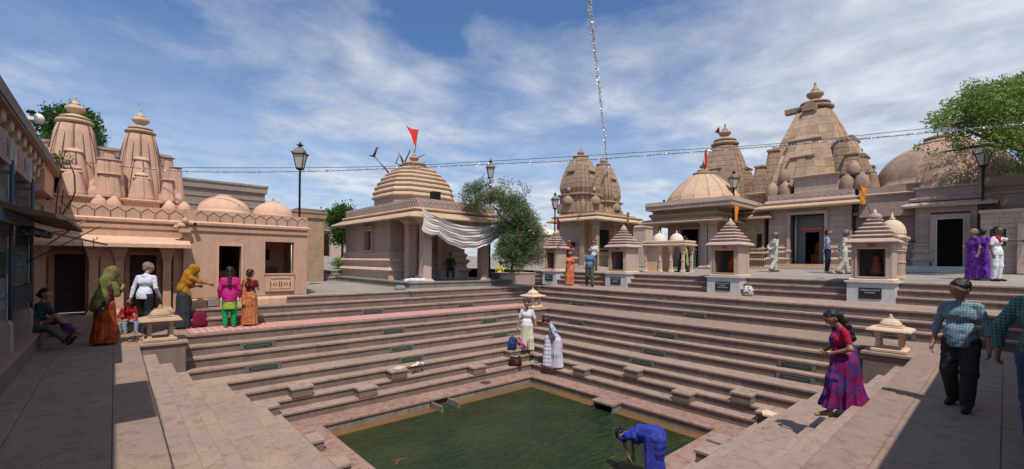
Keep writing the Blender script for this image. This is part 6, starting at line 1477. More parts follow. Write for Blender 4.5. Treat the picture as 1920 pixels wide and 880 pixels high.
    for g in parts:
        kind, mat = g[0], g[1]; op = g[2] if len(g) > 2 else {}; e = op.get('e', .006*h); nm = op.get('name', kind); cuts_ = []; fold = None; pr = []
        if kind == 'shirt':
            hem = J['pelvis']*(1)+(-tdir)*op.get('hem', .06)*h
            pr = torso(e, belly*h)+arm('l', e*.9, *op.get('sl', (.62, 0)))+arm('r', e*.9, *op.get('sl', (.62, 0)))
            pr += [('c', J['pelvis'], hem-tdir*.05*h, .070*h+e+belly*h*.3, (.073+op.get('flare', 0))*h+e, .04*h), ('c', J['neck']-tdir*.03*h-tf*.004*h, J['neck']-tdir*.012*h, .032*h, .030*h, .015*h)]
            cuts_ = [(hem, -tdir)]; fold = (lambda X, Y, Z: .004*np.sin(X*27+Z*19+ph)*np.sin(Z*37+Y*29+X*9)+.0025*np.sin(Z*75+X*33+ph)*np.sin(X*40))
        elif kind == 'trousers':
            pr = [('c', J['pelvis']-np.array([.03*h, 0, 0]), J['pelvis']+np.array([.03*h, 0, 0]), .068*h+e*.6, .068*h+e*.6, .04*h)]
            for s in 'lr':
                hp, kn, an = J['h'+s], J['k'+s], J['a'+s]; w_ = op.get('w', .012)*h; pr += [('c', hp, kn, .054*h+w_*.5, .040*h+w_*.7), ('c', kn, an+(kn-an)*.06, .040*h+w_*.7, .026*h+w_)]
            cuts_ = [(J['waist']*.5+J['pelvis']*.5, tdir)]; fold = wr(.003)
            for s in ():
                pass
        elif kind == 'skirt':
            z1 = op.get('hem', .03)*h; m_ = (J['al']+J['ar'])/2; bt = np.array([m_[0], m_[1]+op.get('dy', 0)*h, z1]); r1 = op.get('r', .115)*h
            spread = (J['kr']-J['kl'])/2
            pr = [('c', J['waist']*.4+J['pelvis']*.6, J['pelvis']*.75+bt*.25, .068*h+e, .082*h+e, .05*h), ('c', J['pelvis']*.8+bt*.2, bt, .080*h+e, r1, .05*h)]
            for s in 'lr': pr.append(('c', J['k'+s], np.array([*J['a'+s][:2], z1]), .045*h+e, .06*h+e, .06*h))
            pr += [('c', J['h'+s], J['k'+s], .06*h+e, .05*h+e, .06*h) for s in 'lr']
            cuts_ = [(np.array([0, 0, z1]), np.array([0, 0, -1.])), (J['waist'], tdir)]; mid = (J['pelvis']+bt)/2; fold = folds(op.get('fold', .012), J['pelvis'][2], z1+.05, mid[0], mid[1])
        elif kind == 'pallu':     # sari end: across the chest, over one shoulder, down the back
            s = op.get('s', 'l'); o_ = 'r' if s == 'l' else 'l'; sh = J['s'+s]; hp = J['h'+o_]
            pr = [('c', hp+tf*.05*h, J['chest']+tf*.05*h, .040*h, .045*h, .05*h), ('c', J['chest']+tf*.045*h, sh*.8+J['neck']*.2+tdir*.015*h, .045*h, .030*h, .05*h),
                  ('c', sh*.8+J['neck']*.2+tdir*.015*h, sh*.75-tf*.06*h-tdir*.10*h+J['chest']*.0, .032*h, .032*h, .04*h), ('c', sh*.8-tf*.065*h-tdir*.08*h, J['h'+s]*1.1-tf*.085*h-tdir*op.get('len', .05)*h, .035*h, .045*h, .04*h)]
            fold = wr(.006)
        elif kind == 'veil':
            pr = headp(.016*h)+[('c', hc_-fwd*.012*h, J['neck']-tf*.03*h, .060*h, .062*h, .05*h), ('c', J['neck']-tf*.035*h, J['waist']-tf*.04*h, .066*h, .066*h, .05*h)]
            pr += [('c', J['s'+s]+tdir*.005*h, J['e'+s]-tf*.01*h, .040*h, .034*h, .04*h) for s in 'lr']
            if op.get('len'): pr += [('c', J['waist']-tf*.05*h, J['pelvis']-tf*.07*h-tdir*op['len']*h, .085*h, .09*h, .06*h)]
            cuts_ = []; fold = lambda X, Y, Z: .007*np.sin(X*38+ph)*np.sin(Y*21+Z*9)+.005*np.sin(Z*33+X*16)
        elif kind == 'dhoti':
            pr = [('c', J['pelvis']-np.array([.02*h, 0, 0]), J['pelvis']+np.array([.02*h, 0, 0]), .074*h+e, .074*h+e, .05*h)]
            for s in 'lr': pr += [('c', J['h'+s], J['k'+s], .060*h+e, .052*h+e, .03*h), ('c', J['k'+s], J['a'+s]*.82+J['k'+s]*.18, .052*h+e, .050*h+e, .03*h)]
            pr += [('c', J['pelvis']+tf*.05*h, np.array([op.get('px', .05)*h, .07*h, op.get('pz', .08)*h]), .045*h, .055*h, .04*h)]
            cuts_ = [(np.array([0, 0, op.get('hem', .08)*h]), np.array([0, 0, -1.])), (J['waist'], tdir)]; fold = folds(.012, J['pelvis'][2], .1*h)
        elif kind == 'hair':
            pr = [('c', hc_+hdir*.026*hq-fwd*.016*hq, hc_+hdir*.026*hq+fwd*.006*hq, .052*hq+op.get('e', 0), .047*hq+op.get('e', 0)), ('c', hc_-fwd*.02*hq+hdir*.0*hq, hc_-fwd*.02*hq-hdir*.028*hq, .042*hq, .032*hq)]
            n_ = fwd*.80-hdir*.60; cuts_ = [(hc_+fwd*.020*hq+hdir*.026*hq, n_/np.linalg.norm(n_))]
            fold = lambda X, Y, Z: .0025*np.sin(X*120+Z*40)*np.sin(Y*90)
        elif kind == 'tail':
            pts = [hc_-fwd*.055*h+hdir*.0*h]; pts += [J['neck']-tf*.05*h, J['chest']-tf*.085*h, J['chest']-tf*.09*h-tdir*op.get('len', .10)*h]; w_ = op.get('w', .024)*h
            pr = [('c', pts[0], pts[1], w_*1.2, w_), ('c', pts[1], pts[2], w_, w_*1.05), ('c', pts[2], pts[3], w_*1.05, w_*.35)]; fold = wr(.003)
        elif kind == 'bun': pr = [('c', hc_-fwd*.06*h-hdir*.006*h, hc_-fwd*.066*h-hdir*.014*h, .030*h, .028*h)]
        elif kind == 'moustache':
            p = hc_+fwd*.050*hq-hdir*.013*hq; pr = [('c', p-side*.017*hq-fwd*.004*hq-hdir*.003*hq, p, .004*hq, .006*hq, .004), ('c', p, p+side*.017*hq-fwd*.004*hq-hdir*.003*hq, .006*hq, .004*hq, .004)]
        elif kind == 'shoes':
            pr = []
            for s in 'lr': pr += [('c', J['a'+s]-np.array([0, .025*h, .022*h]), J['t'+s]+np.array([0, .0, .004*h]), .026*h, .021*h), ('c', J['a'+s], J['a'+s]*.5+J['t'+s]*.5, .024*h, .020*h)]
            cuts_ = [(J['a'+s]+np.array([0, 0, .03*h]), np.array([0, 0, 1.])) for s in 'l'] if not op.get('nocut') else []
        elif kind == 'scarf':
            pr = [('c', J['neck']+side*s*.03*h-tf*.01*h, J['s'+t_]*.45+J['neck']*.55+tf*.03*h, .022*h, .020*h) for s, t_ in ((-1, 'l'), (1, 'r'))]+[('c', J['s'+op.get('s', 'r')]*.5+J['neck']*.5+tf*.04*h, J['chest']+tf*.07*h+(J['s'+op.get('s', 'r')]-J['chest'])*.2, .022*h, .026*h), ('c', J['neck']-tf*.03*h+np.array([-.03*h, 0, 0]), J['neck']-tf*.03*h+np.array([.03*h, 0, 0]), .022*h, .022*h)]
            fold = wr(.003)
        elif kind == 'belt': pr = [('c', J['pelvis']*.55+J['waist']*.45-np.array([.03*h, 0, 0]), J['pelvis']*.55+J['waist']*.45+np.array([.03*h, 0, 0]), .078*h, .078*h)]; q = J['pelvis']*.55+J['waist']*.45; cuts_ = [(q+tdir*.012*h, tdir), (q-tdir*.012*h, -tdir)]
        elif kind == 'cloth': pr = [('c', *[np.array(x)*h for x in seg[:2]], seg[2]*h, seg[3]*h, .03*h) for seg in op['segs']]; fold = op.get('fold') or (lambda X, Y, Z: .008*np.sin(X*60+Y*45+ph)+.004*np.sin(Z*50))
        vx = vox if kind not in ('moustache',) else min(vox, .006)
        if kind in ('hair', 'shoes', 'scarf', 'belt', 'bun'): vx = min(vox, .016)
        V, F = sdf_mesh(pr, vx, cuts_, fold, k=op.get('k', .013 if kind == 'shirt' else .02)*h)
        if len(F): np_mesh(nm, V, F, mat, o)
    return o
def skinm(name, c):
    m, t, b = nt(name); tcn = N(t, 'ShaderNodeTexCoord'); n = N(t, 'ShaderNodeTexNoise', {'Vector': tcn.outputs['Object'], 'Scale': 22., 'Detail': 4.})
    t.links.new(mixrgb(t, n.outputs[0], tuple(x*1.12 for x in c), tuple(x*.85 for x in c)), b.inputs['Base Color']); b.inputs['Roughness'].default_value = .5; b.inputs['Subsurface Weight'].default_value = 0.; return m
M_SKIN = skinm('brown skin', (.30, .165, .105)); M_SKIND = skinm('dark brown skin', (.15, .078, .05)); M_EYE = plain('eye', (.03, .02, .02), .2); M_LIP = plain('lips', (.13, .045, .04), .5)
M_HAIR = plain('black hair', (.012, .011, .011), .4, bump=.5, scale=60); M_GREYH = plain('grey hair', (.16, .15, .14), .6, bump=.5, scale=60)
F_WHITE = cloth('white shirt cotton', (.66, .66, .70)); F_LAV = cloth('pale lavender shirt', (.58, .60, .72)); F_BLACK = cloth('black trousers', (.022, .022, .026)); F_CHAR = cloth('charcoal trousers', (.035, .034, .034))
F_SLATE = cloth('slate skirt', (.035, .042, .050)); F_MUST = cloth('mustard shawl', (.42, .20, .012), [(.25, .10, .01), (.55, .30, .03)], 'blotch', 16); F_OLIVE = cloth('olive veil', (.17, .155, .05), [(.10, .11, .03), (.25, .22, .10)], 'blotch', 8)
F_RUST = cloth('rust orange skirt', (.42, .09, .02), [(.30, .05, .015), (.10, .02, .02)], 'blotch', 5); F_DKBR = cloth('dark maroon wrap', (.05, .02, .02), [(.45, .38, .28)], 'print', 12)
F_RED = cloth('red jacket', (.42, .02, .02)); F_JEAN = cloth('pale jeans', (.28, .36, .45)); F_JEAND = cloth('blue jeans', (.055, .085, .17)); F_MAG = cloth('magenta kurta', (.46, .02, .18)); F_LIME = cloth('lime gathered hem', (.42, .50, .06), [(.18, .30, .05)], 'veins', 18); F_GREEN = cloth('bright green leggings', (.01, .30, .08))
F_SARI1 = cloth('rust and gold sari', (.30, .035, .02), [(.52, .26, .10)], 'veins', 11); F_MAR = cloth('maroon blouse', (.17, .012, .015)); F_TEAL = cloth('teal patterned top', (.02, .11, .11), [(.015, .015, .02), (.02, .02, .03)], 'blotch', 9); F_PURP = cloth('purple trousers', (.15, .03, .15))
F_GREY = cloth('grey trousers', (.07, .072, .07)); F_CREAM = cloth('cream dhoti', (.62, .58, .44)); F_KURTA = cloth('off white kurta', (.50, .49, .42)); F_LBLUE = cloth('light blue blouse', (.34, .46, .60)); F_WSARI = cloth('white lavender sari', (.56, .53, .64))
F_ROYAL = cloth('royal blue sari', (.02, .035, .42), [(.03, .04, .20), (.05, .08, .55)], 'blotch', 5); F_YPINK = cloth('yellow and pink sari', (.50, .27, .05), [(.55, .12, .09), (.45, .05, .10)], 'blotch', 4); F_DRED = cloth('dark red shirt', (.15, .012, .015)); F_BLUE = cloth('blue shirt', (.10, .17, .30)); F_NAVY = cloth('navy trousers', (.02, .03, .055))
F_SKY = cloth('sky blue shirt', (.27, .36, .56)); F_VIO = cloth('violet sari', (.16, .035, .36), [(.10, .02, .24), (.30, .12, .5)], 'blotch', 7); F_CHK = cloth('teal check shirt', (.10, .19, .24), [(.30, .40, .45)], 'check', 34.); F_CHK2 = cloth('green and white check shirt', (.10, .25, .22), [(.02, .05, .05)], 'check', 30.)
F_MULTI = cloth('magenta and blue sari', (.16, .008, .06), [(.26, .012, .11), (.16, .008, .07), (.015, .045, .22), (.08, .015, .11), (.28, .03, .22)], 'blotch', 4.2); F_CRIM = cloth('crimson blouse', (.33, .012, .045)); F_YEL = cloth('yellow shirt', (.45, .42, .05)); F_LGRN = cloth('pale green sari', (.30, .42, .16)); F_DGR = cloth('dark green grey clothes', (.045, .06, .055)); F_SHOE = plain('black shoe leather', (.015, .015, .015), .45); F_SHOEB = plain('brown shoe leather', (.10, .045, .02), .5); F_STEEL = cloth('dusty blue grey shirt', (.20, .24, .27))
def HT(P, vf, vh): return (vf-vh)*depth(P)/FPX
HM = ('hair', M_HAIR)
WALK = dict(kl=(-.055, .06, .285), al=(-.055, .10, .05), tl=(-.06, .20, .02), kr=(.055, .0, .285), ar=(.055, -.12, .075), tr=(.06, -.03, .018), wl=(-.145, -.03, .50), wr=(.15, .09, .51))
BACKHANDS = dict(WALK, el=(-.15, -.05, .645), er=(.15, -.05, .645), wl=(-.03, -.085, .545), wr=(.03, -.085, .55))
# left group
P = G(196, 646, 0); person('woman with olive green veil over a rust orange skirt, standing in the left shade', P, 1.60, 125, [('skirt', F_RUST, dict(r=.135, name='skirt')), ('pallu', F_DKBR, dict(s='r', len=.12, name='wrap')), ('shirt', F_DKBR, dict(sl=(1, .5), hem=-.02, name='blouse')), ('veil', F_OLIVE, dict(len=.04)), HM, ], lean=10, vox=.014, female=True, pose=dict(wl=(-.06, .12, .76), el=(-.13, .04, .66), wr=(.07, .12, .76), er=(.13, .04, .66)))
P = G(270, 626, 0); person('grey haired man in white shirt and black trousers walking away past the lantern', P, 1.70, 152, [('trousers', F_BLACK), ('shirt', F_LAV, dict(sl=(1, .9), hem=.05)), ('hair', M_GREYH), ('shoes', F_SHOE)], WALK, lean=8, nod=12, turn=-45, vox=.014)
P = G(342, 616, 0); person('woman in mustard shawl and slate skirt leaning right with an arm stretched out', P, 1.63, 105, [('skirt', F_SLATE, dict(r=.12)), ('shirt', F_MUST, dict(sl=(1, .5), hem=.04)), ('veil', F_MUST, dict())], dict(er=(.10, .12, .77), wr=(.07, .27, .76), el=(-.12, .05, .66), wl=(-.08, .16, .70), pelvis=(0, .03, .53), waist=(0, .05, .60)), lean=14, vox=.014, female=True)
P = (9.56, -4.28, -.02); person('boy in red jacket and pale jeans sitting on the porch step', P, 1.16, 10, [('trousers', F_JEAN), ('shirt', F_RED, dict(sl=(1, .95), hem=.03)), HM], dict(pelvis=(0, 0, .255), hl=(-.055, .0, .24), hr=(.055, .0, .24), kl=(-.10, .24, .27), kr=(.10, .24, .27), al=(-.09, .25, .05), ar=(.09, .25, .05), tl=(-.10, .34, .02), tr=(.10, .34, .02), wl=(-.07, .20, .60), wr=(.07, .20, .60), el=(-.15, .03, .64), er=(.15, .03, .64)), lean=8, vox=.014)
P = G(430, 614, 0.01); person('woman in magenta tunic with lime hem and green leggings seen from behind on the mat', P, 1.57, 178, [('trousers', F_GREEN), ('shirt', F_LIME, dict(sl=(.2, 0), hem=.22, flare=.02, e=.013*1.57, name='gathered_hem')), ('shirt', F_MAG, dict(sl=(1, .75), hem=.09, flare=.015, e=.018*1.57, name='tunic')), HM, ('tail', M_HAIR, dict(len=.06))], vox=.014, female=True)
P = G(468, 611, 0.01); person('woman in rust and gold sari standing right of the magenta tunic woman', P, 1.50, 155, [('skirt', F_SARI1, dict(r=.115, name='sari')), ('shirt', F_MAR, dict(sl=(.6, 0), hem=-.10, name='blouse')), ('pallu', F_SARI1, dict(s='l', len=.16, name='pallu')), HM, ('tail', M_HAIR, dict(len=.02, w=.018)), ('bun', M_HAIR)], dict(er=(.13, .03, .66), wr=(.06, .13, .70)), turn=-20, vox=.014, female=True)
SEAT = dict(pelvis=(0, 0, .10), hl=(-.05, 0, .09), hr=(.05, 0, .09))
P = (10.93, -3.05, .36); person('seated woman in teal patterned top and purple trousers on the shaded left plinth', P, 1.50, 62, [('trousers', F_PURP), ('shirt', F_TEAL, dict(sl=(.9, .3), hem=.02)), HM, ('bun', M_HAIR)], dict(pelvis=(0, 0, .06), hl=(-.05, 0, .05), hr=(.05, 0, .05), kl=(-.04, .22, .13), kr=(.05, .20, .17), al=(.02, .30, -.10), ar=(-.02, .36, -.06), tl=(.05, .38, -.13), tr=(.02, .45, -.08), wl=(-.02, .20, .67), wr=(.04, .22, .66), el=(-.13, .06, .64), er=(.13, .06, .64)), lean=6, vox=.014, female=True)
P = (10.98, -2.55, .36); person('boy in dark blue shirt and grey trousers reclining with legs stretched over the plinth edge', P, 1.35, 55, [('trousers', F_GREY), ('shirt', F_DBLU, dict(sl=(.9, .2), hem=.03)), HM, ('shoes', F_SHOE, dict(nocut=1))], dict(pelvis=(0, 0, .06), hl=(-.05, 0, .05), hr=(.05, 0, .05), kl=(-.05, .23, .03), kr=(.05, .23, .06), al=(-.03, .44, -.16), ar=(.05, .43, -.12), tl=(-.03, .50, -.09), tr=(.05, .50, -.05)), lean=-18, vox=.016)
# bathers
P = (-.78, -1.03, ZL[6]); person('man in white shirt and cream dhoti standing on the lowest steps at the far corner', P, 1.84, -8, [('dhoti', F_CREAM), ('shirt', F_WHITE, dict(sl=(.75, 0), hem=.07)), HM, ('moustache', M_HAIR)], dict(wl=(-.17, .03, .50), wr=(.165, .05, .50), el=(-.155, -.01, .64), er=(.15, -.01, .64), kl=(-.07, .02, .285), al=(-.085, .02, .045), tl=(-.10, .12, .014)), nod=15, vox=.014, belly=.012)
P = (-.72, .42, ZL[7]); person('bather in light blue blouse and white sari bending over the cloth she holds', P, 1.72, -85, [('skirt', F_WSARI, dict(r=.11, name='sari', fold=.016)), ('shirt', F_LBLUE, dict(sl=(.7, 0), hem=-.02, name='blouse')), HM, ('bun', M_HAIR), ('cloth', F_WSARI, dict(name='held_cloth', segs=[((.0, .12, .57), (0, .10, .05), .025, .05), ((.0, .17, .585), (0, .16, .05), .022, .04), ((.0, .20, .58), (.01, .22, .07), .020, .035)]))], dict(el=(-.12, .02, .63), er=(.12, .02, .63), wl=(-.04, .08, .52), wr=(.04, .08, .52)), lean=24, nod=25, vox=.014, female=True)
P = DP(1226, 700, 7.7); P[2] = WATER+.0; person('woman in royal blue sari bent double at the pool edge, hands in the water', P, 1.58, -118, [('skirt', F_ROYAL, dict(r=.125, hem=.16, name='sari')), ('shirt', F_ROYAL, dict(sl=(.8, 0), hem=.02, e=.022*1.6, name='blouse')), ('cloth', F_ROYAL, dict(name='drape', segs=[((-.03, -.02, .55), (-.03, .16, .53), .085, .07), ((.03, -.03, .56), (.03, .17, .53), .085, .07), ((0, -.05, .50), (0, -.04, .35), .10, .09)])), HM, ('bun', M_HAIR), ('skirt', F_WSARI, dict(r=.10, hem=.08, name='petticoat', e=.0))], dict(world_arms=1, el=(-.08, .33, .42), er=(.09, .31, .42), wl=(-.04, .28, .22), wr=(.05, .27, .22)), lean=100, nod=8, vox=.014, female=True)
# landing by the shrines
P = PX(1068, 530, -6.3); P[2] = .69; person('woman in yellow and pink sari carrying a black handbag on the far landing', P, 1.62, 8, [('skirt', F_YPINK, dict(r=.115, name='sari')), ('shirt', F_YPINK, dict(sl=(.7, 0), hem=-.08, name='blouse')), ('pallu', F_YPINK, dict(s='l', len=.1)), HM], dict(er=(.13, .02, .66), wr=(.09, .12, .60)), vox=.022, female=True)
P = PX(1105, 529, -6.4); P[2] = .69; person('man in blue shirt and grey trousers walking down with a blue bag', P, 1.76, 10, [('trousers', F_GREY), ('shirt', F_BLUE, dict(sl=(.8, 0), hem=.03)), HM, ('belt', F_BLACK), ('shoes', F_SHOE)], WALK, vox=.022)
P = DP(1066, 500, 24.2); P[2] = zg(P[0]); person('man in dark red shirt with folded arms behind the yellow sari woman', P, 1.68, 0, [('trousers', F_BLACK), ('shirt', F_DRED, dict(sl=(.7, 0), hem=.04)), HM, ('moustache', M_HAIR)], dict(el=(-.16, .02, .68), er=(.16, .02, .68), wl=(.03, .11, .69), wr=(-.03, .11, .68)), vox=.022)
P = DP(1114, 500, 23.2); P[2] = zg(P[0])-.1; person('man in pale shirt just behind the blue shirted man', P, 1.70, -30, [('trousers', F_GREY), ('shirt', F_WHITE, dict(sl=(.8, 0), hem=.04)), HM], dict(wl=(-.12, .10, .62)), vox=.022)
P = (-2.05, -7.62, ZP+.42); person('person in dark green clothes sitting on the bench inside the tiered dome temple porch', P, 1.6, 0, [('trousers', F_DGR), ('shirt', F_DGR, dict(sl=(1, .9), hem=.03)), HM], dict(pelvis=(0, 0, .06), hl=(-.05, 0, .05), hr=(.05, 0, .05), kl=(-.08, .24, .06), kr=(.08, .24, .06), al=(-.08, .26, -.21), ar=(.08, .26, -.21), tl=(-.08, .35, -.24), tr=(.08, .35, -.24), wl=(-.08, .2, .58), wr=(.08, .2, .58)), vox=.022)
P = DP(583, 497, 27); P[2] = 1.45; person('man in grey shirt and jeans on the rear path left of the tiered dome', P, 1.66, 70, [('trousers', F_JEAND), ('shirt', F_STEEL, dict(sl=(.7, 0))), ('hair', M_GREYH)], dict(wr=(.12, .18, .62)), vox=.025)
P = DP(635, 478, 45); P[2] = 2.22; person('tiny far man in white shirt and dark trousers near the pale block', P, 1.66, 180, [('trousers', F_BLACK), ('shirt', F_WHITE, dict(sl=(.7, 0))), HM], vox=.03)
P = DP(657, 478, 43); P[2] = 2.18; person('tiny far man in white beside the tiered dome temple wall', P, 1.66, 90, [('trousers', F_GREY), ('shirt', F_WHITE, dict(sl=(.7, 0))), HM], vox=.03)
P = DP(936, 520, 23.4); P[2] = .70; person('person in yellow shirt crouching under the oleander behind the planter', P, 1.6, 160, [('trousers', F_NAVY), ('shirt', F_YEL, dict(sl=(.7, 0))), HM], dict(pelvis=(0, 0, .25), hl=(-.05, 0, .24), hr=(.05, 0, .24), kl=(-.1, .22, .28), kr=(.1, .22, .28), al=(-.1, .18, .045), ar=(.1, .18, .045), tl=(-.1, .26, .014), tr=(.1, .26, .014)), lean=20, vox=.025)
# hall door
P = DP(1283, 500, 23.0); P[2] = 1.60; person('woman in white and pale green sari entering the domed hall doorway', P, 1.62, 170, [('skirt', F_LGRN, dict(name='sari')), ('shirt', F_KURTA, dict(sl=(.7, 0), hem=-.05, name='blouse')), ('pallu', F_LGRN, dict(s='l', len=.12)), HM], vox=.025, female=True)
P = DP(1301, 500, 22.8); P[2] = 1.60; person('man in dark grey clothes bending forward at the domed hall door', P, 1.65, -110, [('trousers', F_DGR), ('shirt', F_DGR, dict(sl=(1, .8))), HM], lean=35, vox=.025)
P = DP(1281, 500, 20.2); P[2] = zg(P[0]); person('man in dark trousers leaning over the cream pavilion with two white domes', P, 1.66, -120, [('trousers', F_BLACK), ('shirt', F_KURTA, dict(sl=(.8, 0))), HM, ('shoes', F_SHOE)], WALK, lean=18, vox=.022)
# walkers on the plaza
P = PX(1450, 513, -11.6); P[2] = zg(P[0]); person('old man in off white kurta, hands behind back, left of the great temple door', P, 1.72, 128, [('trousers', F_KURTA, dict(w=.02)), ('shirt', F_KURTA, dict(sl=(1, .9), hem=.19, flare=.02, name='kurta')), ('hair', M_GREYH), ('shoes', F_SHOEB)], BACKHANDS, lean=6, vox=.02, skin=M_SKIND)
P = PX(1551, 513, -11.8); P[2] = zg(P[0]); person('man in sky blue shirt and navy trousers walking right before the great temple door', P, 1.74, 95, [('trousers', F_NAVY), ('shirt', F_SKY, dict(sl=(.7, 0), hem=.03)), HM, ('shoes', F_WSHOE)], dict(wr=(.10, .12, .52)), turn=-10, vox=.02)
P = PX(1581, 513, -11.3); P[2] = zg(P[0]); person('man in off white kurta with hands behind his back beside the largest shrine', P, 1.70, 105, [('trousers', F_KURTA, dict(w=.02)), ('shirt', F_KURTA, dict(sl=(1, .9), hem=.19, flare=.02, name='kurta')), ('hair', M_GREYH), ('shoes', F_SHOEB)], BACKHANDS, lean=5, vox=.02, skin=M_SKIND)
P = PX(1826, 517, -9.9); P[2] = zg(P[0]); person('grey haired woman in violet sari walking left, nearer of the pair in violet', P, 1.56, -60, [('skirt', F_VIO, dict(r=.14, name='sari')), ('shirt', F_VIO, dict(sl=(.7, 0), hem=-.08, name='blouse')), ('pallu', F_VIO, dict(s='l', len=.2)), ('hair', M_GREYH)], dict(er=(.14, .05, .68), wr=(.06, .13, .66)), vox=.02, female=True, belly=.02)
P = PX(1842, 517, -10.3); P[2] = zg(P[0]); person('second woman in violet sari half behind the grey haired one, next to the lamp post', P, 1.56, 160, [('skirt', F_VIO, dict(r=.13, name='sari')), ('shirt', F_VIO, dict(sl=(.7, 0), hem=-.08, name='blouse')), ('pallu', F_VIO, dict(s='r', len=.2)), HM], vox=.02, female=True)
P = PX(1868, 517, -9.7); P[2] = zg(P[0]); person('man in white shirt with a red scarf stretching his arm right by the barred window', P, 1.60, 60, [('trousers', F_WHITE, dict(w=.016)), ('shirt', F_WHITE, dict(sl=(.7, 0), hem=.05)), ('hair', M_HAIR), ('scarf', F_RED), ('shoes', F_SHOE)], dict(el=(-.14, .10, .76), wl=(-.12, .27, .74)), vox=.018, skin=M_SKIND)
# foreground
P = G(1582, 781, ZL[2]); P[2] = ZL[2]; person('woman in magenta and blue patterned sari stepping barefoot down the right steps', P, 1.62, -68, [('skirt', F_MULTI, dict(r=.15, hem=.09, fold=.026, dy=-.01, e=.022*1.6, name='sari')), ('shirt', F_CRIM, dict(sl=(.62, 0), hem=-.09, name='blouse')), ('pallu', F_MULTI, dict(s='r', len=.10, name='pallu')), HM, ('tail', M_HAIR, dict(len=.0, w=.032)), ('cloth', F_MULTI, dict(name='sari_drape', segs=[((-.02, .05, .60), (-.05, .10, .36), .045, .06), ((-.05, .10, .36), (-.04, .15, .20), .06, .04), ((.03, -.07, .62), (.03, -.09, .40), .045, .05)])), ('cloth', M_GOLD, dict(name='bangle', segs=[((-.055, .15, .60), (-.045, .16, .60), .014, .014)], fold=lambda X, Y, Z: 0*X))],
       dict(kl=(-.05, .07, .27), al=(-.04, .13, .045), tl=(-.04, .24, .010), kr=(.05, -.02, .36), ar=(.05, -.16, .17), tr=(.055, -.06, .155), el=(-.155, .0, .655), wl=(-.05, .14, .60), er=(.15, .0, .655), wr=(.06, .14, .61)), lean=7, nod=24, vox=.0095, female=True, belly=.01)
P = G(1800, 764, 0); person('moustached man in teal check shirt and charcoal trousers walking towards the viewer', P, 1.66, -12, [('trousers', F_CHAR, dict(w=.016)), ('shirt', F_CHK, dict(sl=(1, .35), hem=.055, flare=.006, e=.006*1.66)), HM, ('moustache', M_HAIR), ('shoes', F_SHOE2)],
       dict(kl=(-.06, .06, .285), al=(-.055, .085, .045), tl=(-.065, .19, .014), kr=(.06, .03, .285), ar=(.06, -.10, .055), tr=(.075, -.01, .014), el=(-.142, -.01, .635), wl=(-.160, .035, .48), er=(.142, -.03, .635), wr=(.160, .02, .48)), nod=18, turn=-28, vox=.0095, belly=.02)
P = DP(1962, 700, 4.3); P[2] = 0; person('man at the right edge in green check shirt and blue jeans, mostly out of frame', P, 1.86, 172, [('trousers', F_JEAND), ('shirt', F_CHK2, dict(sl=(1, .9), hem=.0, e=.011*1.8)), HM, ('belt', F_BELT), ('shoes', F_SHOEB)], dict(WALK, el=(-.17, .0, .65), wl=(-.185, .05, .51)), vox=.0105, belly=.01)
# ================================================================ stall building at the left edge (its roof shades the left deck)
SX = 10.87
M_SHED = stone('pinkish stall plaster', (.34, .27, .25), .25, (.26, .21, .20), stain=(.10, .08, .07), stain_amt=.4, streak=.5)
M_SOFF = plain('brown soffit boards', (.30, .17, .11), .8, var=.35); M_SHEDL = stone('beige bracket stone', (.48, .36, .27), .2, (.40, .30, .23))
M_SLATE = stone('grey eave edge', (.23, .215, .20), .3, (.16, .15, .14), stain=(.05, .045, .04), stain_amt=.6, streak=.4)
st = T(thing('stall_building', 'shaded stall building at the left edge with bracketed eave, posters and blue pipes', 'building', (11.6, 1, 0)))
ys0, ys1 = -4.55, 12.5
MB().box(SX+.03, 14, -4.60, ys1, -.02, .31).obj('plinth', M_RISER_SHADED, st)
for i, (a, b) in enumerate(zip(cuts(-4.62, ys1, 1.5), cuts(-4.62, ys1, 1.5)[1:])): pass
yy = cuts(-4.62, ys1, 1.5)
for a, b in zip(yy, yy[1:]): MB().slab(SX, 14, a+.002, b-.002, .311, .36).obj('plinth_slab', M_DECK, st)
WXs = 11.95
MB().box(WXs, WXs+.25, -4.4, ys1, .36, 5.2).obj('wall', M_SHED, st)
EY0 = -8.3
# pillars along the front
for i, y in enumerate((-2.33, -.12, 2.1, 4.3)):
    x = 10.98+.12
    mb = MB(); moulded(mb, rect(x-.085, x+.085, y-.085, y+.085), [(.05, .36), (.05, .78), (.02, .84), (0, .88), (0, 3.05), (.05, 3.1), (.05, 3.2)]); mb.obj('pillar', M_SHED, st)
    MB().box(x-.03, x+.87, y-.06, y+.06, 3.2, 3.42).obj('beam', M_SHED, st)
    MB().tube([(x-.13, y+.12, .86), (x-.13, y+.12, 3.2)], .026, 8).obj('blue_pipe', M_BLUE, st)
    MB().tube([(x-.11, y-.13, 1.0), (x-.11, y-.13, 3.3)], .013, 6).obj('cable', M_WIRE, st)
    # torn posters
    rq = random.Random(i*7+3)
    for k in range(4):
        z0 = 1.0+.52*k+rq.uniform(0, .1); h_ = rq.uniform(.22, .42); m_ = (M_PAP1, M_PAP2, M_PAP3, M_PAP4)[(k+i) % 4]
        p_ = MB().box(x-.1365, x-.134-.0, y-.075+rq.uniform(-.01, .01), y+.075, z0, z0+h_)
        p_ = MB().box(x-.089, x-.0865, y-.075, y+.075, z0, z0+h_).obj('poster', m_, st)
        MB().box(x-.075, x+.075, y+.0865, y+.089, z0-.04, z0+h_-.04).obj('poster', m_, st)
MB().box(10.96, 11.04, -2.2, -.25, .98, 1.32).obj('blue_panel', M_DBLUE, st)
